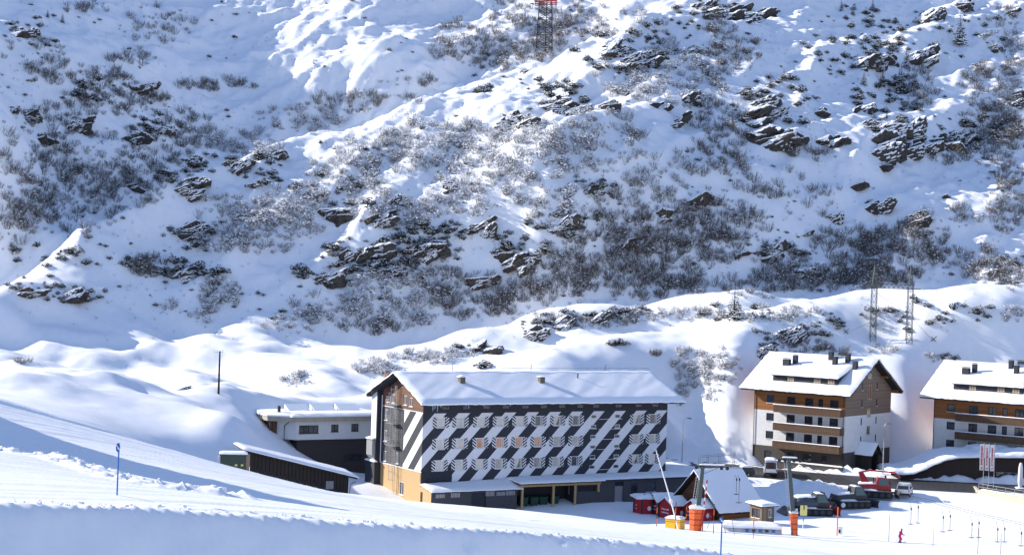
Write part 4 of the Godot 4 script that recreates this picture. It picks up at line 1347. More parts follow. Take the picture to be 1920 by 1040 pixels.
	b.box(Vector3(len_ - 2.9, y1 - 1.5, 0.052), Vector3(len_ - 1.9, y1 - 0.5, 0.09))
	put("window", b, M.frame_grey, s)
	b = MB.new()
	b.box(Vector3(len_ * 0.53, y1 - 2.5, 0.1), Vector3(len_ * 0.53 + 1.7, y1 - 2.1, 0.16))
	put("blue_sign", b, M.blue, s)
	b = MB.new()
	slab(b, [Vector3(-1.0, y0 + 0.5, 0.8), Vector3(len_ + 1.0, y1 - 0.05, 0.8), Vector3(len_ + 1.0, y1 + 0.2, -4.2), Vector3(-1.0, y0 + 0.75, -4.2)], 0.2)
	put("roof", b, M.wood_dark, s)
	part("roof_snow", snow_sheet(Vector3(-1.1, y0 + 0.52, 0.85), Vector3(len_ + 1.1, y1 - 0.03, 0.85), Vector3(len_ + 1.1, y1 + 0.22, -4.3), Vector3(-1.1, y0 + 0.77, -4.3), 0.3, 0.35, 45, 0.1), s)
	b = MB.new()
	b.tube([Vector3(len_ + 0.9, y1 - 0.5, 0.6), Vector3(len_ + 0.3, y1 - 0.9, 0.2), Vector3(len_ + 0.2, y1 - 2.6, 0.15)], [0.05, 0.05, 0.05], 6)
	put("downpipe", b, M.hotel_dark, s)

# ------------------------------------------------------------------ chalets
func build_chalet(origin: Vector3, drop: float, label: String) -> void:
	var o := thing("apartment_chalet", label, "house", Vector3(origin.x, -drop, origin.z), -0.659, "brown and white chalets by the road")
	var W := 15.88
	var D := -15.7
	var FT := Transform3D.IDENTITY
	var ST := Transform3D(Basis(Vector3(0, 0, -1), Vector3.UP, Vector3(1, 0, 0)), Vector3(W, 0, 0))   # east side: first axis = -z
	var LT := Transform3D(Basis(Vector3(0, 0, 1), Vector3.UP, Vector3(-1, 0, 0)), Vector3.ZERO)
	var hs := []
	for r in 3:
		var y := 12.72 - r * 2.81
		hs.append(Rect2(2.2, y - 0.62, 1.35, 1.2))
		hs.append(Rect2(5.8, y - 1.35, 1.45, 1.95))
		hs.append(Rect2(8.95, y - 1.35, 1.4, 1.95))
		hs.append(Rect2(11.25, y - 1.35, 0.8, 1.95))
		hs.append(Rect2(13.25, y - 1.35, 1.45, 1.95))
	var low := [Rect2(2.1, 3.4, 1.3, 1.2), Rect2(5.8, 2.6, 1.4, 2.1), Rect2(9.0, 2.9, 1.4, 1.8), Rect2(12.1, 2.7, 0.9, 2.0)]
	var bands := [[2.0, 5.35, M.stone, "stone_base", low], [5.35, 10.92, M.render_white, "white_wall", hs], [10.92, 14.7, M.wood_warm, "timber_wall", hs]]
	for a in bands:
		var b := MB.new()
		var r := Rect2(0, a[0], W, a[1] - a[0])
		var mine := []
		for h in a[4]:
			if r.intersects(h): mine.append(h)
		var off := 0.06 if a[0] < 3.0 else 0.0
		var T := Transform3D(Basis.IDENTITY, Vector3(0, 0, off))
		for c in clip_rects(r, mine): face(b, rect_poly(c), T)
		for h in mine:
			if h.get_center().y > a[0] and h.get_center().y < a[1]: reveals(b, h, T, 0.25)
		face(b, rect_poly(Rect2(D, a[0], -D, a[1] - a[0])), LT, off)
		if off > 0.0:
			b.poly([Vector3(0, 5.35, 0), Vector3(W, 5.35, 0), Vector3(W, 5.35, off), Vector3(0, 5.35, off)], Vector3.UP)
		put(a[3], b, a[2], o)
	for h in hs: window(o, FT, h, M.frame_dark, M.room, 1 if h.size.x > 1.0 and h.size.y > 1.5 else 0, h.size.y < 1.5, true, 0.09)
	for h in low: window(o, Transform3D(Basis.IDENTITY, Vector3(0, 0, 0.06)), h, M.frame_dark, M.room, 0, false)
	# east side
	var es := [Rect2(7.3, 16.4, 1.5, 1.3), Rect2(7.4, 13.3, 1.35, 2.2), Rect2(7.4, 10.6, 1.2, 1.3), Rect2(7.4, 7.8, 1.2, 1.35), Rect2(7.4, 5.0, 1.2, 1.3)]
	for y in [15.3, 12.7, 9.9, 7.1]:
		es.append(Rect2(5.3, y - 0.55, 0.42, 1.1))
		es.append(Rect2(10.4, y - 0.55, 0.42, 1.1))
	var g := PackedVector2Array([Vector2(0, 10.92), Vector2(-D, 10.92), Vector2(-D, 14.75), Vector2(-D * 0.5, 19.25), Vector2(0, 14.75)])
	for a in [[2.0, 5.35, M.stone, "stone_base", 0.06], [5.35, 10.92, M.render_white, "white_wall", 0.0], [10.92, 19.4, M.wood_grey, "gable_boarding", 0.0]]:
		var b := MB.new()
		var r := Rect2(0, a[0], -D, a[1] - a[0])
		var mine := []
		for h in es:
			if r.intersects(h): mine.append(h)
		for c in clip_rects(r, mine):
			if a[0] > 10.0:
				for poly in Geometry2D.intersect_polygons(rect_poly(c), g): face(b, poly, ST)
			else: face(b, rect_poly(c), ST, a[4])
		for h in mine:
			if h.get_center().y > a[0] and h.get_center().y < a[1]: reveals(b, h, ST, 0.25)
		put(a[3], b, a[2], o)
	for k in es.size():
		window(o, ST, es[k], M.frame_pale if k < 5 else M.frame_dark, M.curtain_grey if k == 1 or k == 3 else M.room, 1 if k < 5 else 0, true, k > 4, 0.1)
	var b := MB.new()
	b.poly([Vector3(0, 2, D), Vector3(W, 2, D), Vector3(W, 14.7, D), Vector3(0, 14.7, D)], Vector3.FORWARD)
	b.poly([Vector3(0.0, 14.7, 0), Vector3(0.0, 14.7, D), Vector3(0.0, 19.25, D * 0.5)], Vector3.LEFT)
	put("rear_wall", b, M.wood_warm, o)
	b = MB.new()
	for x in [0.07, W - 0.25]: b.tube([Vector3(x, 2.6, 0.12), Vector3(x, 14.0, 0.12), Vector3(x, 14.5, 0.9)], [0.055, 0.055, 0.055], 6)
	put("downpipe", b, M.frame_dark, o)
	# balconies
	for k in 3:
		var y := 10.95 - k * 2.81
		b = MB.new()
		b.box(Vector3(4.2, y - 0.05, 0.01), Vector3(15.75, y + 0.14, 1.35))
		var balcony := put("balcony", b, M.wood_grey, o)
		b = MB.new()
		var nb := 62
		for q in nb:
			var x := 4.2 + q * 11.6 / nb
			b.box(Vector3(x, y - 0.12 + 0.015 * (q % 3), 1.36), Vector3(x + 11.6 / nb - 0.025, y + 1.06, 1.40 + 0.006 * (q % 2)))
		for q in 7:
			b.box(Vector3(15.76, y - 0.1, 0.02 + q * 0.19), Vector3(15.8, y + 1.06, 0.19 + q * 0.19))
			b.box(Vector3(4.16, y - 0.1, 0.02 + q * 0.19), Vector3(4.19, y + 1.06, 0.19 + q * 0.19))
		put("railing_boards", b, M.wood_rail, balcony)
		part("snow", snow_sheet(Vector3(4.1, y + 1.07, 1.48), Vector3(15.9, y + 1.07, 1.48), Vector3(15.9, y + 1.07, 1.28), Vector3(4.1, y + 1.07, 1.28), 0.13, 0.09, 60 + k, 0.02), balcony)
	# terrace wall in front of the base
	b = MB.new()
	b.box(Vector3(3.4, 1.6, 1.6), Vector3(16.6, 3.35, 1.9))
	b.box(Vector3(16.3, 1.6, 0.1), Vector3(16.6, 3.35, 1.6))
	put("terrace_wall", b, M.stone, o)
	part("snow", snow_sheet(Vector3(3.3, 3.35, 2.0), Vector3(16.7, 3.35, 2.0), Vector3(16.7, 3.35, 1.5), Vector3(3.3, 3.35, 1.5), 0.18, 0.2, 64, 0.03), o)
	# roof
	var ry := 19.62
	var rz := D * 0.5
	b = MB.new()
	slab(b, [Vector3(-1.9, 14.25, 1.3), Vector3(17.2, 14.25, 1.3), Vector3(17.2, ry, rz), Vector3(-1.9, ry, rz)], 0.3)
	slab(b, [Vector3(-1.9, 14.25, D - 1.3), Vector3(17.2, 14.25, D - 1.3), Vector3(17.2, ry, rz), Vector3(-1.9, ry, rz)], 0.301)
	put("roof", b, M.wood_dark, o)
	b = MB.new()
	for s in [[1.3, 14.25], [D - 1.3, 14.25]]: b.bar(Vector3(17.23, s[1] - 0.1, s[0]), Vector3(17.23, ry - 0.1, rz), 0.06, 0.42)
	put("barge_board", b, M.frame_dark, o)
	b = MB.new()
	for k in 26: b.box(Vector3(-1.2 + k * 0.72, 14.05, 0.0), Vector3(-1.08 + k * 0.72, 14.25, 1.15))
	put("rafter_ends", b, M.wood_warm, o)
	b = MB.new()
	for s in [0.0, -3.9, -7.85, -11.8, -15.7]: b.box(Vector3(W, ry - 0.72 - absf(s - rz) * 0.593, s - 0.12), Vector3(17.1, ry - 0.45 - absf(s - rz) * 0.593, s + 0.12))
	put("purlin_ends", b, M.wood_warm, o)
	# main snow leaves room for the dormer
	var at_z := func(z: float) -> float: return ry + 0.02 - (z - rz) * 0.593
	part("roof_snow", snow_sheet(Vector3(-2.0, 14.22, 1.42), Vector3(17.3, 14.22, 1.42), Vector3(17.3, at_z.call(rz - 0.1), rz - 0.1), Vector3(-2.0, at_z.call(rz - 0.1), rz - 0.1), 0.40, 0.5, 71, 0.12), o)
	part("roof_snow", snow_sheet(Vector3(17.3, 14.22, D - 1.42), Vector3(-2.0, 14.22, D - 1.42), Vector3(-2.0, ry, rz + 0.1), Vector3(17.3, ry, rz + 0.1), 0.55, 0.8, 72, 0.12), o)
	b = MB.new()
	b.poly([Vector3(3.0, 14.9, -0.3), Vector3(14.2, 14.9, -0.3), Vector3(14.2, 16.5, -0.3), Vector3(3.0, 16.5, -0.3)], Vector3.BACK)
	b.poly([Vector3(14.2, 14.9, -0.3), Vector3(14.2, 16.5, -0.3), Vector3(14.2, 18.0, -5.2)], Vector3.RIGHT)
	b.poly([Vector3(3.0, 14.9, -0.3), Vector3(3.0, 16.5, -0.3), Vector3(3.0, 18.0, -5.2)], Vector3.LEFT)
	slab(b, [Vector3(2.8, 16.6, 0.05), Vector3(14.4, 16.6, 0.05), Vector3(14.4, 18.5, -5.9), Vector3(2.8, 18.5, -5.9)], 0.15)
	var dorm := put("dormer", b, M.hotel_dark, o)
	for x in [5.6, 10.2, 12.6]:
		b = MB.new()
		for q in 3: b.box(Vector3(x + q * 0.4, 15.7, -0.297), Vector3(x + q * 0.4 + 0.32, 16.3, -0.27))
		put("dormer_window", b, M.frame_pale, dorm)
	part("snow", snow_sheet(Vector3(2.75, 16.61, 0.1), Vector3(14.45, 16.61, 0.1), Vector3(14.45, 18.51, -5.9), Vector3(2.75, 18.51, -5.9), 0.36, 0.5, 73, 0.1), dorm)
	for c in [[3.9, 17.2, -3.3, 0.75, 1.75], [4.85, 17.6, -4.2, 0.42, 2.0], [9.85, 18.9, -6.6, 0.42, 1.5], [11.4, 18.2, -5.0, 0.42, 1.6], [13.0, 18.7, -6.2, 0.42, 1.55], [15.1, 17.6, -4.6, 0.42, 1.6], [10.9, 19.3, -8.6, 0.8, 1.0]]:
		b = MB.new()
		b.box(Vector3(c[0] - c[3], c[1] - 0.5, c[2] - 0.38), Vector3(c[0] + c[3] * 0.5, c[1] + c[4], c[2] + 0.38))
		b.box(Vector3(c[0] - c[3] - 0.07, c[1] + c[4] + 0.1, c[2] - 0.45), Vector3(c[0] + c[3] * 0.5 + 0.07, c[1] + c[4] + 0.16, c[2] + 0.45))
		put("chimney", b, M.hotel_dark, o)
	# entrance porch on the east side
	b = MB.new()
	b.box(Vector3(W + 0.07, 2.4, -6.6), Vector3(W + 2.6, 5.2, -6.3))
	b.box(Vector3(W + 0.07, 2.4, -4.2), Vector3(W + 2.6, 5.2, -3.9))
	b.poly([Vector3(W + 2.6, 5.2, -3.9), Vector3(W + 2.6, 5.2, -6.6), Vector3(W + 2.6, 6.6, -5.2)], Vector3.RIGHT)
	var porch := put("porch", b, M.wood_dark, o)
	b = MB.new()
	slab(b, [Vector3(W, 5.0, -3.4), Vector3(W + 3.0, 5.0, -3.4), Vector3(W + 3.0, 6.8, -5.25), Vector3(W, 6.8, -5.25)], 0.14)
	slab(b, [Vector3(W, 5.0, -7.1), Vector3(W + 3.0, 5.0, -7.1), Vector3(W + 3.0, 6.8, -5.25), Vector3(W, 6.8, -5.25)], 0.141)
	put("porch_roof", b, M.wood_dark, porch)
	part("snow", snow_sheet(Vector3(W, 5.02, -3.35), Vector3(W + 3.1, 5.02, -3.35), Vector3(W + 3.1, 6.82, -5.25), Vector3(W, 6.82, -5.25), 0.25, 0.25, 75, 0.05), porch)
	part("snow", snow_sheet(Vector3(W + 3.1, 5.02, -7.15), Vector3(W, 5.02, -7.15), Vector3(W, 6.82, -5.25), Vector3(W + 3.1, 6.82, -5.25), 0.25, 0.25, 76, 0.05), porch)

# ------------------------------------------------------------------ road, terrace and the things on the valley floor
var road_line := PackedVector2Array([Vector2(20, 283), Vector2(30, 274.5), Vector2(37, 269), Vector2(44, 264.3), Vector2(50, 261.6), Vector2(57, 259.0), Vector2(66, 257.4), Vector2(82, 255.0), Vector2(102, 252)])
func road_dist(p: Vector2) -> Array:
	var best := 1e9
	var side := 0.0
	for q in road_line.size() - 1:
		var d := seg_dist(p, road_line[q], road_line[q + 1])
		if d < best:
			best = d
			side = signf((road_line[q + 1] - road_line[q]).cross(p - road_line[q]))
	return [best, side]
func valley_shape(x: float, f: float, h: float) -> float:
	if f > 236.0 and f < 292.0 and x > 19.0:
		var rd := road_dist(Vector2(x, f))
		var d: float = rd[0]
		var near: bool = rd[1] < 0.0
		var tilt := 1.96 + 0.11 * (-d if near else d)
		if d < 3.7: h = tilt
		elif d < 5.2: h = lerpf(1.96 + 0.11 * (-3.7 if near else 3.7), h, (d - 3.7) / 1.5)
		var lump := 0.45 + 0.8 * absf(n_small.get_noise_2d(x * 0.8, f * 0.8)) + 0.55 * n_fine.get_noise_2d(x * 0.6, f * 0.6)
		if near:
			var heap := 1.5 * smoothstep(38.0, 42.0, x) * smoothstep(53.0, 46.0, x) + 0.10
			h += heap * lump * exp(-pow((d - 7.8) / (1.0 + 0.9 * heap), 2.0)) * (1.0 if d > 3.9 else 0.0)
		else:
			h += 1.25 * lump * exp(-pow((d - 5.0) / 1.0, 2.0)) * (1.0 if d > 3.9 else 0.0)
		# tumbled snow on the bank between hotel and chalet
		if x < 42.0 and f > 274.0:
			var wt := smoothstep(24.0, 28.0, x) * smoothstep(42.0, 37.0, x) * smoothstep(274.0, 278.0, f)
			h += wt * (0.6 * absf(n_small.get_noise_2d(x * 0.7, f * 0.7 + 60.0)) + 0.35 * n_fine.get_noise_2d(x * 0.55, f * 0.55 + 40.0))
		# raised terrace behind the retaining wall
		if x > 67.0 and f < 258.0:
			var wx := 68.75 + (253.8 - f) * (4.4 / 7.4)
			if x > wx + 0.1: h = maxf(h, 1.75)
	return h
func build_road() -> void:
	var b := MB.new()
	var prev := []
	var pts := []
	for q in road_line.size() - 1:
		for k in 6: pts.append(road_line[q].lerp(road_line[q + 1], k / 6.0))
	pts.append(road_line[road_line.size() - 1])
	for i in pts.size():
		var d: Vector2 = (pts[mini(i + 1, pts.size() - 1)] - pts[maxi(i - 1, 0)]).normalized()
		var s := Vector2(-d.y, d.x) * 3.4
		var a := Vector3(pts[i].x - s.x, 1.975 - 0.374, -(pts[i].y - s.y))
		var c := Vector3(pts[i].x + s.x, 1.975 + 0.374, -(pts[i].y + s.y))
		if prev: b.poly([prev[0], a, c, prev[1]], Vector3.UP)
		prev = [a, c]
	var r := put("road", b, M.asphalt, self)
	r.set_meta("kind", "structure")

func ground(x: float, f: float) -> Vector3:
	return Vector3(x, gh(x, -f), -f)
func lattice(b: MB, base: Vector3, top: Vector3, w0: float, w1: float, n: int, t: float) -> void:
	for k in n + 1:
		var f := float(k) / n
		var c := base.lerp(top, f)
		var w := lerpf(w0, w1, f) * 0.5
		var p := [c + Vector3(-w, 0, -w), c + Vector3(w, 0, -w), c + Vector3(w, 0, w), c + Vector3(-w, 0, w)]
		if k < n:
			var f2 := float(k + 1) / n
			var c2 := base.lerp(top, f2)
			var w2 := lerpf(w0, w1, f2) * 0.5
			var q := [c2 + Vector3(-w2, 0, -w2), c2 + Vector3(w2, 0, -w2), c2 + Vector3(w2, 0, w2), c2 + Vector3(-w2, 0, w2)]
			for i in 4:
				b.bar(p[i], q[i], t)
				b.bar(p[i], q[(i + 1) % 4], t * 0.6)
				b.bar(p[(i + 1) % 4], q[i], t * 0.6)
		if k > 0:
			for i in 4: b.bar(p[i], p[(i + 1) % 4], t * 0.6)

func build_pylons() -> void:
	var p := hit(1020, 98, 380)
	var o := thing("lattice_mast", "tall grey steel lattice mast with a red platform standing on the spur", "mast", p)
	var sc := -p.z / 440.0
	var b := MB.new()
	lattice(b, Vector3(0, -1.0, 0), Vector3(0, 12.2 * sc, 0), 4.1 * sc, 3.2 * sc, 7, 0.2)
	put("frame", b, M.iron, o)
	b = MB.new()
	lattice(b, Vector3(0, 12.2 * sc, 0), Vector3(0, 19.0 * sc, 0), 3.2 * sc, 1.6 * sc, 4, 0.14)
	for y in [11.9, 12.3, 13.0]:
		for s in [-1, 1]:
			b.bar(Vector3(-2.7 * sc, y * sc, s * 1.6), Vector3(2.9 * sc, (y + 0.5) * sc, s * 1.6), 0.22)
			b.bar(Vector3(s * 2.6 * sc, y * sc, -1.6), Vector3(s * 2.6 * sc, y * sc, 1.6), 0.2)
	put("red_platform", b, M.red, o)
	b = MB.new()
	b.tube([Vector3(0.3, -0.5, 0.3), Vector3(0.3, 14 * sc, 0.3)], [0.12, 0.12], 6)
	put("cable_duct", b, M.black, o)
	var l := hit(1637, 636, 270)
	var r := hit(1705, 640, 270)
	var k := -l.z / 299.0
	o = thing("power_pylon", "H shaped steel lattice power pylon with a long cross beam on the snow ridge", "pylon", l)
	var rel := r - l
	for e in [Vector3.ZERO, rel]:
		b = MB.new()
		lattice(b, e + Vector3(0, -0.5, 0), e + Vector3(0, 9.0 * k, 0), 0.95, 0.85, 9, 0.065)
		lattice(b, e + Vector3(0, 9.0 * k, 0), e + Vector3(0, 12.6 * k, 0), 0.85, 0.15, 4, 0.06)
		put("column", b, M.steel_dark, o)
	b = MB.new()
	for yy in [8.8, 9.5]:
		for z in [-0.4, 0.4]: b.bar(Vector3(-3.1 if yy < 9 else -1.4, yy * k, z), rel + Vector3(1.6 if yy < 9 else 0.6, yy * k - rel.y, z), 0.14)
	for q in 10:
		var x := -1.4 + q * (rel.x + 2.0) / 10.0
		for z in [-0.4, 0.4]:
			b.bar(Vector3(x, 8.8 * k, z), Vector3(x + 0.4, 9.5 * k, z), 0.05)
			b.bar(Vector3(x + 0.4, 9.5 * k, z), Vector3(x + 0.84, 8.8 * k, z), 0.05)
	put("cross_beam", b, M.steel_dark, o)
	b = MB.new()
	b.bar(Vector3(0.3, 8.0 * k, 0), rel + Vector3(-0.3, 4.6 * k, 0), 0.04)
	b.bar(Vector3(0.3, 3.6 * k, 0), rel * 0.5 + Vector3(0, 6.4 * k, 0), 0.04)
	b.bar(Vector3(-0.3, 3.0, 0), Vector3(-4.6, gh(l.x - 4.6, l.z) - l.y, 0), 0.04)
	b.bar(rel + Vector3(0.3, 4.0, 0), Vector3(rel.x + 4.2, gh(r.x + 4.2, r.z) - l.y, rel.z), 0.04)
	put("stay_cable", b, M.iron, o)
	for e in [Vector3(-4.6, 0, 0), Vector3(rel.x + 4.2, 0, rel.z)]:
		b = MB.new()
		var y := gh(l.x + e.x, l.z + e.z) - l.y
		b.bar(e + Vector3(-0.5, y - 0.1, 0), e + Vector3(0.5, y + 0.8, 0), 0.1)
		b.bar(e + Vector3(-0.4, y + 0.7, 0), e + Vector3(0.4, y - 0.1, 0), 0.1)
		put("anchor", b, M.iron, o)
	p = hit(409, 738, 200)
	o = thing("utility_pole", "dark wooden utility pole with small aerial standing in the snow hummocks", "pole", p)
	var h := 80.0 * -p.z / F
	b = MB.new()
	b.tube([Vector3(0, -1, 0), Vector3(0, h, 0)], [0.17, 0.11], 8)
	put("pole", b, M.wood_dark, o)
	b = MB.new()
	b.bar(Vector3(-0.9, h - 0.15, 0), Vector3(0.5, h - 0.1, 0), 0.05)
	for x in [-0.8, -0.4, 0.4]: b.bar(Vector3(x, h - 0.4, 0), Vector3(x, h + 0.25, 0), 0.03)
	put("aerial", b, M.galvanised, o)

func lamp_post(px: float, py: float, from: float, tall: float, arm: float, label: String) -> void:
	var p := hit(px, py, from)
	var o := thing("street_lamp", label, "lamp", p)
	var b := MB.new()
	b.tube([Vector3(0, -0.5, 0), Vector3(0, tall * 0.6, 0), Vector3(0, tall - 0.4, 0), Vector3(arm * 0.35, tall - 0.05, 0), Vector3(arm, tall, 0)], [0.09, 0.07, 0.055, 0.05, 0.05], 8)
	put("post", b, M.galvanised, o)
	b = MB.new()
	b.hexa([Vector3(arm - 0.3, tall - 0.16, -0.16), Vector3(arm + 0.45, tall - 0.16, -0.16), Vector3(arm + 0.45, tall - 0.16, 0.16), Vector3(arm - 0.3, tall - 0.16, 0.16), Vector3(arm - 0.2, tall + 0.08, -0.1), Vector3(arm + 0.35, tall + 0.04, -0.1), Vector3(arm + 0.35, tall + 0.04, 0.1), Vector3(arm - 0.2, tall + 0.08, 0.1)])
	put("lamp_head", b, M.frame_grey, o)
func marker_pole(p: Vector3, tall: float, kind: String) -> void:
	if kind == "bamboo":
		var o := thing("marker_pole", "thin marker pole banded in black and orange stuck in the piste snow", "pole", p, 0.0, "black and orange marker poles")
		var n := 6
		for k in n:
			var b := MB.new()
			b.tube([Vector3(0, -0.4 if k == 0 else tall * k / n, 0), Vector3(0, tall * (k + 1) / n, 0)], [0.045, 0.045], 6)
			put("band", b, M.orange if k % 2 == 0 else M.black, o)
	else:
		var o := thing("thin_stake", "thin grey stake standing in the open snow beside the drag lift", "stake", p, 0.0, "thin stakes beside the lift")
		var b := MB.new()
		b.tube([Vector3(0, -0.4, 0), Vector3(0.02, tall * 0.5, 0), Vector3(0, tall, 0)], [0.035, 0.03, 0.02], 6)
		put("shaft", b, M.concrete_dark, o)
		b = MB.new()
		b.tube([Vector3(0, tall, 0), Vector3(0, tall + 0.12, 0)], [0.035, 0.02], 6)
		put("tip", b, M.orange, o)

func lift_tower(base: Vector3, top: Vector3, label: String, pad_label: String, pad_w: float, pad_h: float, arm_l: float, arm_r: float) -> Vector3:
	var o := thing("lift_tower", label, "lift tower", base)
	var t := top - base
	var b := MB.new()
	b.hexa([Vector3(-0.33, -0.5, -0.3), Vector3(0.33, -0.5, -0.3), Vector3(0.33, -0.5, 0.3), Vector3(-0.33, -0.5, 0.3), t + Vector3(-0.2, 0, -0.2), t + Vector3(0.2, 0, -0.2), t + Vector3(0.2, 0, 0.2), t + Vector3(-0.2, 0, 0.2)])
	put("shaft", b, M.lift_green, o)
	b = MB.new()
	for s in [-0.42, -0.72]: b.bar(Vector3(s, 1.5, 0.3), t + Vector3(s + 0.1, -0.2, 0.2), 0.05)
	for k in 18: b.bar(t * (0.2 + k * 0.042) + Vector3(-0.70, 0, 0.27), t * (0.2 + k * 0.042) + Vector3(-0.40, 0, 0.27), 0.035)
	put("ladder", b, M.galvanised, o)
	b = MB.new()
	b.box(t + Vector3(-arm_l, 0.08, -0.09), t + Vector3(arm_r, 0.22, 0.09))
	b.bar(t + Vector3(-arm_l * 0.9, 0.1, 0), t + Vector3(0, -0.9, 0), 0.05)
	b.bar(t + Vector3(arm_r * 0.9, 0.1, 0), t + Vector3(0, -0.9, 0), 0.05)
	put("cross_arm", b, M.lift_green, o)
	for x in [-arm_l, arm_r]:
		var w := MB.new()
		for q in 2:
			var pts := []
			w.tube([t + Vector3(x - 0.35 + q * 0.7, -0.12, -0.06), t + Vector3(x - 0.35 + q * 0.7, -0.12, 0.06)], [0.22, 0.22], 12)
		w.bar(t + Vector3(x - 0.5, 0.02, 0.1), t + Vector3(x + 0.5, 0.02, 0.1), 0.08)
		put("sheave", w, M.iron, o)
	part("snow", snow_sheet(t + Vector3(-arm_l, 0.22, 0.14), t + Vector3(arm_r, 0.22, 0.14), t + Vector3(arm_r, 0.22, -0.14), t + Vector3(-arm_l, 0.22, -0.14), 0.16, 0.15, 81, 0.02), o)
	# crash padding stands round the foot
	var pd := thing("crash_pad", pad_label, "crash pad", base)
	b = MB.new()
	var lean := t * (pad_h / t.y)
	for k in 2:
		var y0 := -0.3 if k == 0 else pad_h * 0.5 + 0.03
		var y1 := pad_h * 0.5 if k == 0 else pad_h
		var w0 := pad_w * (0.42 if k == 0 else 0.48)
		var w1 := pad_w * (0.47 if k == 0 else 0.56)
		var p := []
		for e in [[y0, w0], [y1, w1]]:
			for q in 8:
				var a := TAU * (q + 0.5) / 8.0
				p.append(Vector3(cos(a) * e[1], e[0], sin(a) * e[1] * 0.9) + Vector3(lean.x, 0, lean.z) * (e[0] / pad_h) * 0.6)
		var m: Vector3 = Vector3(lean.x, 0, lean.z) * 0.3 + Vector3(0, (y0 + y1) * 0.5, 0)
		for q in 8:
			var q2 := (q + 1) % 8
			b.tri_out(p[q], p[q2], p[8 + q2], Vector3(m.x, p[q].y, m.z))
			b.tri_out(p[q], p[8 + q2], p[8 + q], Vector3(m.x, p[q].y, m.z))
		b.poly(p.slice(8, 16), Vector3.UP)
	put("padding", b, M.orange, pd)
	b = MB.new()
	for y in [pad_h * 0.28, pad_h * 0.52, pad_h * 0.8]:
		for q in 8:
			var a := TAU * (q + 0.5) / 8.0
			var a2 := TAU * (q + 1.5) / 8.0
			var w := pad_w * lerpf(0.43, 0.56, y / pad_h) + 0.012
			b.bar(Vector3(cos(a) * w, y, sin(a) * w * 0.9) + Vector3(lean.x, 0, lean.z) * (y / pad_h) * 0.6, Vector3(cos(a2) * w, y, sin(a2) * w * 0.9) + Vector3(lean.x, 0, lean.z) * (y / pad_h) * 0.6, 0.03, 0.06)
	put("strap", b, M.red_dark, pd)
	var ty := Vector3(lean.x, 0, lean.z) * 0.6 + Vector3(0, pad_h, 0)
	var w := pad_w * 0.5
	part("snow", snow_sheet(ty + Vector3(-w, 0, w * 0.9), ty + Vector3(w, 0, w * 0.9), ty + Vector3(w, 0.35, -w * 0.9), ty + Vector3(-w, 0.0, -w * 0.9), 0.35, 0.2, 82, 0.06), pd)
	return top
func tbar(hang: Vector3, drop: float, rod: float, label: String) -> void:
	var o := thing("t_bar", label, "drag bar", hang - Vector3(0, drop + rod, 0), 0.0, "T-bars hanging from the drag lift cable")
	var b := MB.new()
	b.tube([Vector3(-0.25, drop + rod, 0), Vector3(-0.16, rod + drop * 0.55, 0), Vector3(0, rod, 0)], [0.018, 0.018, 0.018], 5)
	put("rope", b, M.iron, o)
	b = MB.new()
	b.tube([Vector3(0, rod - 0.35, 0), Vector3(0, rod - 0.3, 0), Vector3(0, rod - 0.05, 0), Vector3(0, rod, 0)], [0.03, 0.09, 0.09, 0.03], 8)
	put("spring_box", b, M.iron, o)
	b = MB.new()
	b.tube([Vector3(0, 0, 0), Vector3(0, rod - 0.35, 0)], [0.028, 0.028], 6)
	put("rod", b, M.iron, o)
	b = MB.new()
	b.tube([Vector3(-0.34, 0.0, 0), Vector3(-0.1, -0.04, 0), Vector3(0.1, -0.04, 0), Vector3(0.34, 0.0, 0)], [0.03, 0.05, 0.05, 0.03], 6)
	put("cross_bar", b, M.black, o)

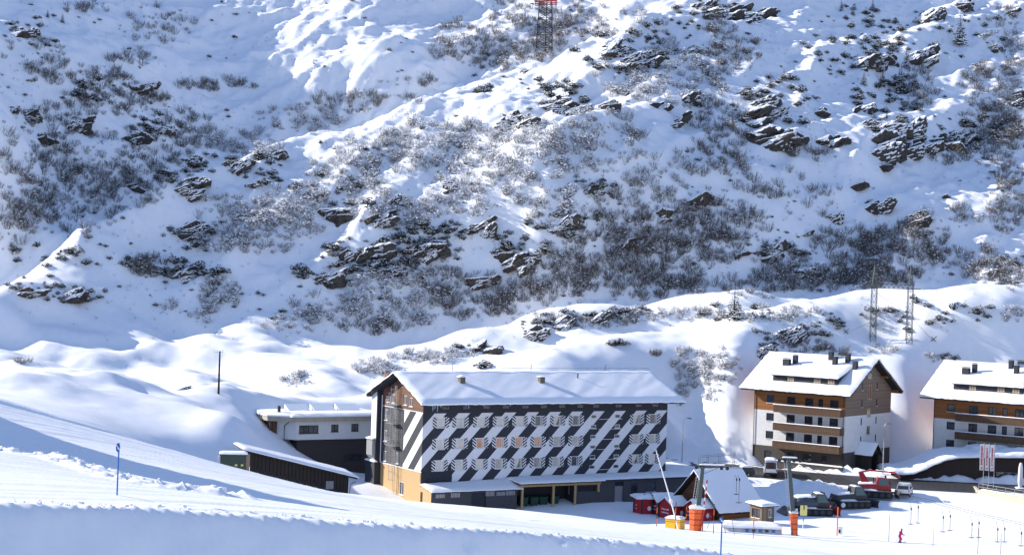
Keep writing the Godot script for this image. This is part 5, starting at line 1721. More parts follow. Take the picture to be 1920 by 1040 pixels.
func build_lift() -> void:
	var h1 := lift_tower(ground(23.1, 211), Vector3(23.75, 8.7, -211), "leaning grey green lift tower in front of the A-frame hut", "tall orange crash pad with snow on top around the lift tower by the yellow box", 1.75, 2.7, 0.4, 2.6)
	var h2 := lift_tower(ground(35.4, 213), Vector3(34.4, 9.7, -213), "slender grey green lift tower with a short cross arm beside the snow groomers", "narrow orange crash pad around the slender lift tower", 0.95, 2.75, 0.8, 1.0)
	# striped warning post fixed beside the first tower is a thing of its own
	var o := thing("warning_post", "red and white banded post leaning beside the lift tower", "post", ground(23.9, 210.4))
	for k in 9:
		var b := MB.new()
		b.bar(Vector3(0.04 * k, 2.4 + k * 0.42, 0), Vector3(0.04 * (k + 1), 2.4 + (k + 1) * 0.42, 0), 0.16)
		put("band", b, M.red if k % 2 == 0 else M.white, o)
	var pf := MB.new()
	pf.bar(Vector3(0, -0.3, 0), Vector3(0, 2.4, 0), 0.12)
	put("foot", pf, M.red, o)
	# haul cables
	var right := [at(1728, 936, 222), at(1822, 962, 215), at(1920, 984, 208), at(2100, 1012, 198)]
	for s in 2:
		var line := [h1 + Vector3(2.6 if s else -0.4, -0.1, 0.3 * s), h1.lerp(h2, 0.5) + Vector3(0.6 * s, -0.5, 0.3 * s), h2 + Vector3(1.0 if s else -0.8, -0.1, 0.3 * s), h2.lerp(right[0], 0.5) + Vector3(0.5 * s, -0.7, 0.6 * s)]
		for p in right: line.append(p + Vector3(0.7 * s, 0.15 * s, 0.8 * s))
		var rr := []
		for p in line: rr.append(0.022)
		var b := MB.new()
		b.tube(line, rr, 5)
		var c := thing("haul_cable", ["thin steel haul cable running down from the lift towers on the side of the groomers", "thin steel haul cable running down from the lift towers on the side of the skier"][s], "cable")
		put("cable", b, M.iron, c)
	for a in [[140, 620, 765, 224], [203, 605, 755, 225], [425, 695, 833, 219], [487, 685, 822, 220], [680, 755, 885, 214], [742, 745, 882, 215], [908, 800, 922, 211], [970, 797, 922, 211], [1118, 835, 957, 208]]:
		var px: float = 1680 + a[0] / 4.727
		var t := at(px, 820 + a[1] / 4.727, a[3])
		var e := at(px, 820 + a[2] / 4.727, a[3])
		tbar(t + Vector3(0, 0.85, 0), 0.85, t.y - e.y, "black T-bar hanging over the open snow below the lift cable")
	for a in [[1050, 330, 500, 210], [1075, 330, 575, 210]]:
		var t := at(1160 + a[0] / 4.727, 820 + a[1] / 4.727, a[3])
		var e := at(1160 + a[0] / 4.727, 820 + a[2] / 4.727, a[3])
		tbar(t, 0.4, t.y - e.y - 0.4, "black T-bar hanging in front of the A-frame hut's snowy roof")
	# snow lance
	var f := ground(21.35, 212.6)
	var tp := at(1160 + 335 / 4.727, 820 + 120 / 4.727, 215)
	o = thing("snow_lance", "long white snow making lance leaning up behind the yellow box", "snow lance", f)
	var b := MB.new()
	b.tube([Vector3(0, -0.4, 0), (tp - f) * 0.35, tp - f], [0.11, 0.09, 0.06], 8)
	put("lance", b, M.white, o)
	b = MB.new()
	b.blob((tp - f) * 0.36, Vector3(0.28, 0.3, 0.28), rng, 0.15)
	put("joint", b, M.white, o)
	b = MB.new()
	b.tube([tp - f, tp - f + (tp - f).normalized() * 0.35], [0.12, 0.1], 8)
	put("nozzle", b, M.galvanised, o)
	# yellow box
	var y := ground(21.0, 214.6)
	o = thing("yellow_box", "bright yellow snow capped box on the snow behind the orange pad", "box", y, -0.5)
	b = MB.new()
	b.box(Vector3(-0.95, -0.5, -0.8), Vector3(0.95, 1.35, 0.8))
	put("body", b, M.yellow, o)
	b = MB.new()
	b.box(Vector3(-0.97, 0.92, -0.82), Vector3(0.97, 0.97, 0.82))
	put("seam", b, M.concrete_dark, o)
	part("snow", snow_sheet(Vector3(-1.0, 1.35, 0.85), Vector3(1.0, 1.35, 0.85), Vector3(1.0, 1.35, -0.85), Vector3(-1.0, 1.35, -0.85), 0.26, 0.2, 84, 0.05), o)
	for a in [[335, 862, 61], [500, 882, 66], [840, 890, 64], [1195, 895, 52], [600, 770, 40]]:
		var g := hit(1160 + a[0] / 4.727, 820 + a[1] / 4.727, 185)
		marker_pole(g, a[2] * -g.z / F, "bamboo")
	for a in [[1667, 1015, 51], [1750, 1024, 27], [1834, 1038, 46], [1877, 1039, 36]]:
		var g := hit(a[0], a[1], 185)
		marker_pole(g, a[2] * -g.z / F, "stake")
	for a in [[1325, 992, 24, 0.5], [1362, 1000, 26, -0.45], [1378, 1002, 28, -0.35]]:
		var g := hit(a[0], a[1], 185)
		o = thing("leaning_stake", "thin dark stake leaning beside the snowed up tunnel", "stake", g, 0.0, "leaning stakes by the tunnel")
		b = MB.new()
		b.tube([Vector3(0, -0.2, 0), Vector3(a[3], a[2] * -g.z / F, 0)], [0.03, 0.025], 6)
		put("shaft", b, M.iron, o)
		b = MB.new()
		b.tube([Vector3(a[3], a[2] * -g.z / F, 0), Vector3(a[3] * 1.05, a[2] * -g.z / F + 0.1, 0)], [0.04, 0.03], 6)
		put("knob", b, M.orange, o)
	# notice board and slalom post
	var g := hit(1506, 994, 190)
	o = thing("notice_board", "pale yellow notice board on a blue and white pole beside the narrow orange pad", "sign", g)
	var k := -g.z / F
	b = MB.new()
	b.tube([Vector3(0, -0.3, 0), Vector3(0, 17 * k, 0)], [0.06, 0.06], 8)
	put("pole", b, M.white, o)
	b = MB.new()
	b.tube([Vector3(0, 17 * k, 0), Vector3(0.05, 46 * k, 0)], [0.062, 0.06], 8)
	put("upper_pole", b, M.blue, o)
	b = MB.new()
	b.box(Vector3(-6.2 * k, 28 * k, 0.07), Vector3(6.5 * k, 47 * k, 0.12))
	put("board", b, M.sign_yellow, o)
	b = MB.new()
	b.box(Vector3(-0.03, 39 * k, 0.122), Vector3(0.09, 46.5 * k, 0.15))
	put("clip", b, M.black, o)
	g = hit(1570, 1004, 190)
	o = thing("orange_post", "thin orange post with a white box strapped to its foot", "post", g)
	k = -g.z / F
	b = MB.new()
	b.tube([Vector3(0, -0.3, 0), Vector3(0.02, 54 * k, 0)], [0.075, 0.07], 8)
	put("post", b, M.orange, o)
	b = MB.new()
	b.box(Vector3(0.1, 3 * k, -0.15), Vector3(0.62, 17 * k, 0.2))
	put("box", b, M.white, o)
	b = MB.new()
	b.box(Vector3(0.15, 6 * k, 0.202), Vector3(0.38, 12 * k, 0.23))
	put("emblem", b, M.black, o)
	b = MB.new()
	b.tube([Vector3(0.6, 12 * k, 0), Vector3(2.6, 7 * k, 0.2), Vector3(5.0, 0.35, 0.3)], [0.02, 0.02, 0.02], 5)
	put("rope", b, M.white, o)

func arrow_sign(p: Vector3, tall: float, w: float, h: float, label: String) -> void:
	var o := thing("piste_sign", label, "sign", p)
	var b := MB.new()
	b.tube([Vector3(0, -1.2, 0), Vector3(0.03, tall, 0)], [0.03, 0.03], 8)
	put("pole", b, M.blue, o)
	b = MB.new()
	var pts := []
	for q in 20: pts.append(Vector2(cos(TAU * q / 20.0) * w * 0.5, tall - h * 0.45 + sin(TAU * q / 20.0) * h * 0.5))
	extrude(b, pts, 0.032, 0.055)
	put("disc", b, M.blue, o)
	b = MB.new()
	var c := Vector2(0, tall - h * 0.45)
	var d := Vector2(0.55, -0.83)
	var s := Vector2(0.83, 0.55)
	extrude(b, [c - d * h * 0.34 - s * w * 0.09, c - d * h * 0.34 + s * w * 0.09, c + d * h * 0.05 + s * w * 0.09, c + d * h * 0.05 + s * w * 0.28, c + d * h * 0.38, c + d * h * 0.05 - s * w * 0.28, c + d * h * 0.05 - s * w * 0.09], 0.0555, 0.062)
	put("arrow", b, M.white, o)

# ------------------------------------------------------------------ huts and the low building
func build_huts() -> void:
	# A-frame
	var o := thing("a_frame_hut", "brown A-frame hut with steep snow covered roof reaching almost to the ground", "hut", Vector3(25.85, -0.85, -235.5), 0.6)
	var hw := 5.3
	var ry := 6.4
	var ey := 1.75
	var L := 7.2
	var b := MB.new()
	b.poly([Vector3(0.35, -0.5, hw - 0.7), Vector3(0.35, -0.5, -hw + 0.7), Vector3(0.35, ey, -hw + 0.6), Vector3(0.35, ry - 0.25, 0), Vector3(0.35, ey, hw - 0.6)], Vector3.LEFT)
	b.poly([Vector3(L, -0.5, hw - 0.7), Vector3(L, -0.5, -hw + 0.7), Vector3(L, ey, -hw + 0.6), Vector3(L, ry - 0.25, 0), Vector3(L, ey, hw - 0.6)], Vector3.RIGHT)
	put("gable_wall", b, M.wood_brown_h, o)
	b = MB.new()
	b.box(Vector3(0.35, -0.5, hw - 0.95), Vector3(L, ey + 0.25, hw - 0.75))
	b.box(Vector3(0.35, -0.5, -hw + 0.75), Vector3(L, ey + 0.25, -hw + 0.95))
	put("side_wall", b, M.wood_warm, o)
	b = MB.new()
	b.box(Vector3(0.25, 0.1, 0.4), Vector3(0.34, 2.1, 1.5))
	put("door", b, M.wood_dark, o)
	b = MB.new()
	b.box(Vector3(0.25, 1.0, -2.2), Vector3(0.34, 2.0, -0.9))
	put("window", b, M.glass_dark, o)
	b = MB.new()
	slab(b, [Vector3(-0.6, ey - 0.4, hw), Vector3(L + 0.5, ey - 0.4, hw), Vector3(L + 0.5, ry, 0), Vector3(-0.6, ry, 0)], 0.25)
	slab(b, [Vector3(-0.6, ey - 0.4, -hw), Vector3(L + 0.5, ey - 0.4, -hw), Vector3(L + 0.5, ry, 0), Vector3(-0.6, ry, 0)], 0.251)
	put("roof", b, M.wood_dark, o)
	part("roof_snow", snow_sheet(Vector3(-0.65, ey - 0.38, hw + 0.05), Vector3(L + 0.6, ey - 0.38, hw + 0.05), Vector3(L + 0.6, ry, -0.05), Vector3(-0.65, ry, -0.05), 0.4, 0.35, 91, 0.08), o)
	part("roof_snow", snow_sheet(Vector3(L + 0.6, ey - 0.38, -hw - 0.05), Vector3(-0.65, ey - 0.38, -hw - 0.05), Vector3(-0.65, ry, 0.05), Vector3(L + 0.6, ry, 0.05), 0.4, 0.35, 92, 0.08), o)
	# lift kiosk
	o = thing("timber_kiosk", "small weathered timber kiosk with a snowy flat roof and dark window beside the A-frame", "kiosk", Vector3(33.5, gh(33.5, -227.5), -227.5), 0.62)
	b = MB.new()
	var KT := Transform3D(Basis.IDENTITY, Vector3(0, 0, 1.1))
	var KG := Transform3D(Basis(Vector3(0, 0, 1), Vector3.UP, Vector3(-1, 0, 0)), Vector3(-1.1, 0, 0))
	var kw := Rect2(0.1, 1.05, 0.5, 1.0)
	var kg := Rect2(-0.75, 0.95, 1.5, 1.15)
	for c in clip_rects(Rect2(-1.1, -0.6, 2.2, 3.1), [kw]): face(b, rect_poly(c), KT)
	for c in clip_rects(Rect2(-1.1, -0.6, 2.2, 3.1), [kg]): face(b, rect_poly(c), KG)
	reveals(b, kw, KT, 0.2)
	reveals(b, kg, KG, 0.2)
	b.poly([Vector3(1.1, -0.6, 1.1), Vector3(1.1, 2.5, 1.1), Vector3(1.1, 2.5, -1.1), Vector3(1.1, -0.6, -1.1)], Vector3.RIGHT)
	b.poly([Vector3(-1.1, -0.6, -1.1), Vector3(1.1, -0.6, -1.1), Vector3(1.1, 2.5, -1.1), Vector3(-1.1, 2.5, -1.1)], Vector3.FORWARD)
	put("wall", b, M.timber_hut, o)
	window(o, KT, kw, M.frame_white, M.room, 0, true, true)
	window(o, KG, kg, M.wood_dark, M.curtain_grey, 1, true, true)
	b = MB.new()
	slab(b, [Vector3(-1.5, 2.55, 1.5), Vector3(1.5, 2.55, 1.5), Vector3(1.5, 2.75, -1.5), Vector3(-1.5, 2.75, -1.5)], 0.12)
	put("roof", b, M.wood_dark, o)
	part("roof_snow", snow_sheet(Vector3(-1.55, 2.56, 1.55), Vector3(1.55, 2.56, 1.55), Vector3(1.55, 2.76, -1.55), Vector3(-1.55, 2.76, -1.55), 0.28, 0.22, 93, 0.05), o)
	# red huts in front of the hotel
	var spots := [[19.1, 239.6, 0.25, "red hut with six sided snowy roof standing closest to the hotel bins"], [21.6, 239.3, 0.35, "dark red hut squeezed behind the two front huts"], [22.7, 235.2, 0.6, "red gabled hut with rounded snow roof beside the snow lance"], [25.9, 232.6, 0.6, "red gabled hut half hidden behind the leaning lift tower"]]
	for k in 4:
		var a: Array = spots[k]
		o = thing("red_hut", a[3], "hut", ground(a[0], a[1]), a[2], "red huts by the hotel")
		b = MB.new()
		var w := 1.35
		if k == 0:
			var ring := []
			for q in 6: ring.append(Vector3(cos(TAU * q / 6.0) * 1.45, -0.3, sin(TAU * q / 6.0) * 1.45))
			b.prism(ring, Vector3(0, 2.3, 0))
			put("wall", b, M.red, o)
			b = MB.new()
			for q in 6: b.bar(ring[q], ring[q] + Vector3(0, 2.32, 0), 0.2)
			put("corner_post", b, M.machine, o)
			b = MB.new()
			for q in 6: b.tri_out(ring[q] * Vector3(1.15, 0, 1.15) + Vector3(0, 2.0, 0), ring[(q + 1) % 6] * Vector3(1.15, 0, 1.15) + Vector3(0, 2.0, 0), Vector3(0, 2.6, 0), Vector3.ZERO)
			put("roof", b, M.red_dark, o)
			part("snow", snow_sheet(Vector3(-1.5, 2.02, 1.35), Vector3(1.5, 2.02, 1.35), Vector3(1.5, 2.15, -1.35), Vector3(-1.5, 2.15, -1.35), 0.42, 0.22, 95, 0.1), o)
		else:
			b.box(Vector3(-w, -0.3, -w), Vector3(w, 1.75, w))
			b.poly([Vector3(-w, 1.75, w), Vector3(-w, 1.75, -w), Vector3(-w, 2.6, 0)], Vector3.LEFT)
			b.poly([Vector3(w, 1.75, w), Vector3(w, 1.75, -w), Vector3(w, 2.6, 0)], Vector3.RIGHT)
			put("wall", b, M.red_dark if k == 1 else M.red, o)
			b = MB.new()
			for x in [-w, w]:
				for z in [-w, w]: b.bar(Vector3(x * 1.01, -0.3, z * 1.01), Vector3(x * 1.01, 1.8, z * 1.01), 0.16)
			put("corner_post", b, M.machine, o)
			b = MB.new()
			slab(b, [Vector3(-w - 0.15, 1.7, w + 0.15), Vector3(w + 0.15, 1.7, w + 0.15), Vector3(w + 0.15, 2.72, 0), Vector3(-w - 0.15, 2.72, 0)], 0.08)
			slab(b, [Vector3(-w - 0.15, 1.7, -w - 0.15), Vector3(w + 0.15, 1.7, -w - 0.15), Vector3(w + 0.15, 2.72, 0), Vector3(-w - 0.15, 2.72, 0)], 0.081)
			put("roof", b, M.red_dark, o)
			part("snow", snow_sheet(Vector3(-w - 0.2, 1.72, w + 0.2), Vector3(w + 0.2, 1.72, w + 0.2), Vector3(w + 0.2, 2.74, -0.08), Vector3(-w - 0.2, 2.74, -0.08), 0.34, 0.22, 96 + k, 0.08), o)
			part("snow", snow_sheet(Vector3(w + 0.2, 1.72, -w - 0.2), Vector3(-w - 0.2, 1.72, -w - 0.2), Vector3(-w - 0.2, 2.74, 0.08), Vector3(w + 0.2, 2.74, 0.08), 0.34, 0.22, 106 + k, 0.08), o)
		# white lettering strokes on the side facing left
		b = MB.new()
		var r := RandomNumberGenerator.new()
		r.seed = 700 + k
		for row in 2:
			var zz := -0.8
			while zz < 0.7:
				var ww := r.randf_range(0.08, 0.2)
				var x := -w - 0.012 if k > 0 else -1.27
				b.box(Vector3(x, 1.05 - row * 0.45, zz), Vector3(x + 0.01, 1.05 - row * 0.45 + r.randf_range(0.1, 0.2), zz + ww))
				zz += ww + 0.05
		put("lettering", b, M.white, o)
		if k != 1:
			b = MB.new()
			var pts := []
			for q in 12: pts.append(Vector3(0.35 + cos(TAU * q / 12.0) * 0.28, 0.75 + sin(TAU * q / 12.0) * 0.32, (w if k > 0 else 1.26) + 0.012))
			b.poly(pts, Vector3.BACK)
			put("emblem", b, M.white, o)
	# snowed up plastic tunnel over the magic carpet
	o = thing("plastic_tunnel", "half buried white plastic tunnel with a row of small dark windows", "tunnel", Vector3(30.4, gh(30.4, -214.5) - 0.5, -214.5), -0.05)
	b = MB.new()
	var n := 14
	var prof := []
	for q in n + 1: prof.append(Vector2(cos(PI * q / n) * 1.5, sin(PI * q / n) * 1.75))
	for seg in 9:
		var x0 := -3.6 + seg * 0.8
		var k0 := 1.0 if seg > 0 else 0.8
		var k1 := 1.0 if seg < 8 else 0.75
		for q in n:
			b.poly([Vector3(x0, prof[q].y * k0, prof[q].x * k0), Vector3(x0 + 0.77, prof[q].y * k1, prof[q].x * k1), Vector3(x0 + 0.77, prof[q + 1].y * k1, prof[q + 1].x * k1), Vector3(x0, prof[q + 1].y * k0, prof[q + 1].x * k0)], Vector3(0, prof[q].y + prof[q + 1].y, prof[q].x + prof[q + 1].x))
	for e in [[-3.6, 0.8, -1], [3.57, 0.75, 1]]:
		var pts := []
		for q in n + 1: pts.append(Vector3(e[0], prof[q].y * e[1], prof[q].x * e[1]))
		b.poly(pts, Vector3(e[2], 0, 0))
	put("shell", b, M.plastic_clear, o)
	for k in 5:
		b = MB.new()
		b.box(Vector3(-0.9 + k * 0.8, 0.85, 1.25), Vector3(-0.5 + k * 0.8, 1.15, 1.42))
		put("window", b, M.blue if k % 2 == 0 else M.glass_dark, o)
	part("snow", snow_sheet(Vector3(-3.7, 1.25, 1.2), Vector3(3.5, 1.25, 1.2), Vector3(3.5, 1.3, -1.2), Vector3(-3.7, 1.3, -1.2), 0.62, 0.3, 99, 0.15), o)
	# green transformer box on the left
	var p := at(436, 886, 206)
	o = thing("transformer_box", "dark green metal transformer box with snow on top beside the timber shed", "box", Vector3(p.x, p.y - 0.6, p.z), 0.15)
	b = MB.new()
	b.box(Vector3(-1.5, -0.5, -1.0), Vector3(1.5, 2.75, 1.0))
	put("body", b, M.green_box, o)
	b = MB.new()
	b.box(Vector3(-1.6, 2.75, -1.1), Vector3(1.6, 2.88, 1.1))
	put("lid", b, M.green_box, o)
	b = MB.new()
	for x in [0.2, 0.9]: b.box(Vector3(x, 1.5, 1.002), Vector3(x + 0.28, 1.72, 1.02))
	put("label_plate", b, M.sign_yellow, o)
	b = MB.new()
	b.tube([Vector3(-1.75, 0, 0.9), Vector3(-1.75, 2.6, 0.9), Vector3(-1.5, 2.75, 0.9)], [0.05, 0.05, 0.05], 6)
	put("pipe", b, M.white, o)
	part("snow", snow_sheet(Vector3(-1.6, 2.88, 1.1), Vector3(1.6, 2.88, 1.1), Vector3(1.6, 2.88, -1.1), Vector3(-1.6, 2.88, -1.1), 0.24, 0.22, 89, 0.05), o)

func build_low_building() -> void:
	var o := thing("low_curved_building", "low dark timber building with a snowy roof sweeping up in a curve", "building", Vector3(0, 0, -262))
	var prof := [Vector2(57.6, 3.25), Vector2(59.2, 3.1), Vector2(60.8, 3.25), Vector2(62.5, 3.95), Vector2(64.2, 4.85), Vector2(65.8, 5.5), Vector2(67.7, 5.9), Vector2(70.7, 6.05), Vector2(74, 6.15), Vector2(78, 6.25), Vector2(86, 6.3)]
	var pts := [Vector2(86, 0.8), Vector2(59.0, 0.8)]
	for q in range(1, prof.size()): pts.append(prof[q] - Vector2(0, 0.25))
	var b := MB.new()
	extrude(b, pts, 0.0, -8.5)
	put("wall", b, M.wood_dark, o)
	b = MB.new()
	for q in prof.size() - 1:
		var t := Vector3(0, 0.25, 0)
		var a := Vector3(prof[q].x, prof[q].y, 0.7)
		var c := Vector3(prof[q + 1].x, prof[q + 1].y, 0.7)
		var d := Vector3(0, 0, -9.6)
		b.hexa([a - t, c - t, c - t + d, a - t + d, a, c, c + d, a + d])
	put("roof", b, M.wood_dark, o)
	# one quilt of snow that follows the curve
	var nx := 58
	var nz := 16
	var nn := noise(55, 1.0 / 2.6, 3)
	var V := PackedVector3Array()
	for j in nz + 1:
		for i in nx + 1:
			var x := lerpf(57.4, 86, float(i) / nx)
			var y := 0.0
			for q in prof.size() - 1:
				if x >= prof[q].x or q == 0:
					var t := clampf((x - prof[q].x) / (prof[q + 1].x - prof[q].x), 0, 1)
					y = lerpf(prof[q].y, prof[q + 1].y, t * t * (3 - 2 * t) * 0.5 + t * 0.5)
			var z := 0.85 - 9.9 * float(j) / nz
			if j == 0: z += 0.25 * nn.get_noise_2d(x * 1.5, 3.0)
			var e := minf(minf(j, 2) / 2.0, minf(i, 2) / 2.0)
			var th := 0.62 * (0.25 + 0.75 * sqrt(e)) * (1.0 + 0.35 * nn.get_noise_2d(x, z))
			if x > 71.0 and j > 5: th += 0.5 * smoothstep(0.1, 0.6, nn.get_noise_2d(x * 0.5 + 7.0, z * 0.5) + 0.3)
			V.append(Vector3(x, y + (th if j > 0 else 0.12), z))
	b = MB.new()
	for j in nz:
		for i in nx:
			var k := j * (nx + 1) + i
			b.poly([V[k], V[k + 1], V[k + nx + 2], V[k + nx + 1]], Vector3.UP)
	for i in nx:
		b.poly([V[i], V[i + 1], V[i + 1] - Vector3(0, 0.16, 0), V[i] - Vector3(0, 0.16, 0)], Vector3.BACK)
	for j in nz:
		var a := V[j * (nx + 1)]
		var c := V[(j + 1) * (nx + 1)]
		b.poly([a, c, c - Vector3(0, 0.4, 0), a - Vector3(0, 0.4, 0)], Vector3.LEFT)
	var st := SurfaceTool.new()
	st.begin(Mesh.PRIMITIVE_TRIANGLES)
	st.set_smooth_group(1)
	for q in b.V: st.add_vertex(q)
	st.index()
	st.generate_normals()
	st.set_material(M.snow_roof)
	part("roof_snow", st.commit(), o)
	for k in 2:
		b = MB.new()
		b.box(Vector3(73.4 + k * 1.6, 2.2, 0.01), Vector3(74.9 + k * 1.6, 3.9, 0.06))
		put("glass_door", b, M.glass, o)
	b = MB.new()
	b.box(Vector3(73.4, 1.4, 0.01), Vector3(77.6, 2.15, 0.12))
	put("white_panel", b, M.frame_grey, o)
	# retaining wall with its railing
	var a0 := Vector3(68.6, 0, -253.8)
	var a1 := Vector3(73.0, 0, -246.4)
	var a2 := Vector3(79.5, 0, -235.5)
	o = thing("retaining_wall", "long pale concrete retaining wall with a thin metal railing below the banners", "wall")
	b = MB.new()
	for s in [[a0, a1], [a1, a2], [a0, Vector3(69.2, 0, -258.5)]]:
		var d: Vector3 = (s[1] - s[0]).normalized()
		var w := d.cross(Vector3.UP) * 0.22
		var lo := Vector3(0, -1.5, 0)
		var hi := Vector3(0, 2.1, 0)
		b.hexa([s[0] - w + lo, s[1] - w + lo, s[1] + w + lo, s[0] + w + lo, s[0] - w + hi, s[1] - w + hi, s[1] + w + hi, s[0] + w + hi])
	put("concrete", b, M.concrete, o)
	b = MB.new()
	for s in [[a0, a1], [a1, a2]]:
		for y in [2.55, 3.0]: b.bar(s[0] + Vector3(0, y, 0), s[1] + Vector3(0, y, 0), 0.05)
		for q in 5:
			var p: Vector3 = s[0].lerp(s[1], q / 5.0)
			b.bar(p + Vector3(0, 2.0, 0), p + Vector3(0, 3.0, 0), 0.05)
	put("railing", b, M.galvanised, o)
	part("snow", snow_sheet(a0 + Vector3(0.3, 2.1, 0.1), a1 + Vector3(0.3, 2.1, 0.1), a1 + Vector3(0.7, 2.1, -0.1), a0 + Vector3(0.7, 2.1, -0.1), 0.2, 0.3, 57, 0.05), o)
	# banners
	for k in 3:
		var x := 70.05 + k * 0.68
		var g := Vector3(x, 1.9, -258.0 + k * 0.35)
		var t := thing("banner_flag", ["white upright banner with red lettering, first from the road side", "white upright banner with red lettering, middle of three", "white upright banner with red lettering, closest to the closed parasol"][k], "banner", g, 0.0, "banners on the terrace")
		b = MB.new()
		b.tube([Vector3(0.33, -0.4, 0), Vector3(0.33, 6.65, 0)], [0.05, 0.04], 8)
		put("pole", b, M.galvanised, t)
		b = MB.new()
		for q in 9:
			var y0 := 2.6 + q * 0.43
			var z0 := 0.06 * sin(q * 0.9 + k)
			var z1 := 0.06 * sin((q + 1) * 0.9 + k)
			b.hexa([Vector3(-0.3, y0, z0 + 0.05), Vector3(0.28, y0, z0), Vector3(0.28, y0, z0 + 0.02), Vector3(-0.3, y0, z0 + 0.07), Vector3(-0.3, y0 + 0.43, z1 + 0.05), Vector3(0.28, y0 + 0.43, z1), Vector3(0.28, y0 + 0.43, z1 + 0.02), Vector3(-0.3, y0 + 0.43, z1 + 0.07)])
		put("cloth", b, M.banner, t)
		b = MB.new()
		var r := RandomNumberGenerator.new()
		r.seed = 40 + k
		var y := 3.4
		while y < 6.0:
			var h := r.randf_range(0.1, 0.22)
			b.box(Vector3(-0.14, y, 0.15), Vector3(-0.14 + r.randf_range(0.12, 0.26), y + h, 0.16))
			y += h + 0.06
		extrude(b, [Vector2(-0.2, 2.85), Vector2(0.0, 2.8), Vector2(0.16, 3.1), Vector2(-0.02, 3.0)], 0.15, 0.16)
		put("lettering", b, M.red, t)
	# closed parasol on a snowy foot
	o = thing("closed_parasol", "closed pale parasol wrapped in its cover on a snowy foot on the terrace", "parasol", Vector3(75.7, 1.75, -257.5))
	b = MB.new()
	b.tube([Vector3(0, 0.55, 0), Vector3(0, 1.4, 0), Vector3(0, 3.4, 0), Vector3(0, 4.0, 0), Vector3(0, 4.1, 0)], [0.26, 0.40, 0.32, 0.2, 0.05], 12)
	put("cover", b, M.banner, o)
	b = MB.new()
	b.tube([Vector3(0, -0.2, 0), Vector3(0, 0.6, 0)], [0.08, 0.08], 8)
	put("pole", b, M.galvanised, o)
	part("snow", snow_sheet(Vector3(-0.9, -0.05, 0.8), Vector3(0.9, -0.05, 0.8), Vector3(0.9, 0, -0.8), Vector3(-0.9, 0, -0.8), 0.6, 0.2, 58, 0.1), o)
	# railing between the chalets
	o = thing("metal_fence", "low grey metal fence running between the two chalets", "fence")
	b = MB.new()
	var f0 := Vector3(57.5, 0, -273.0)
	var f1 := Vector3(68.0, 0, -271.5)
	for q in 9:
		var p := f0.lerp(f1, q / 8.0)
		p.y = gh(p.x, p.z)
		b.bar(p - Vector3(0, 0.3, 0), p + Vector3(0, 1.2, 0), 0.08)
		if q < 8:
			var p2 := f0.lerp(f1, (q + 1) / 8.0)
			p2.y = gh(p2.x, p2.z)
			for y in [0.25, 0.5, 0.75, 1.0, 1.2]: b.bar(p + Vector3(0, y, 0), p2 + Vector3(0, y, 0), 0.05)
	put("rails", b, M.frame_grey, o)
	# steel gantry frame behind the A-frame hut
	o = thing("steel_gantry", "open steel platform frame with railings standing on the snow behind the A-frame", "gantry", ground(31.5, 262))
	b = MB.new()
	for x in [-2.6, -1.3, 0.4, 2.6]:
		for z in [-1.0, 1.0]: b.bar(Vector3(x, -0.5, z), Vector3(x, 4.0 + 0.12 * x, z), 0.07)
	for y in [1.9, 2.9, 4.0]:
		for z in [-1.0, 1.0]: b.bar(Vector3(-2.6, y - 0.3, z), Vector3(2.6, y + 0.3, z), 0.06)
		for x in [-2.6, 2.6]: b.bar(Vector3(x, y + 0.12 * x, -1), Vector3(x, y + 0.12 * x, 1), 0.06)
	put("frame", b, M.frame_grey, o)
	b = MB.new()
	b.box(Vector3(-2.7, 1.5, -1.1), Vector3(2.7, 1.62, 1.1))
	put("deck", b, M.machine, o)
	part("snow", snow_sheet(Vector3(-2.7, 1.62, 1.1), Vector3(2.7, 1.62, 1.1), Vector3(2.7, 1.62, -1.1), Vector3(-2.7, 1.62, -1.1), 0.3, 0.3, 59, 0.05), o)
	lamp_post(1279, 866, 262, 7.0, 0.9, "grey street lamp beside the road at the hotel end")
	lamp_post(1656, 888, 252, 7.6, 0.55, "grey street lamp with short arm in front of the chalet's gable")
	var g := hit(1605, 878, 255)
	o = thing("flag_pole", "bare white flag pole beside the chalet porch", "pole", g)
	b = MB.new()
	b.tube([Vector3(0, -0.4, 0), Vector3(0, 5.2, 0)], [0.07, 0.05], 8)
	put("pole", b, M.white, o)
	b = MB.new()
	b.blob(Vector3(0, 5.25, 0), Vector3(0.1, 0.1, 0.1), rng, 0.02)
	put("knob", b, M.white, o)

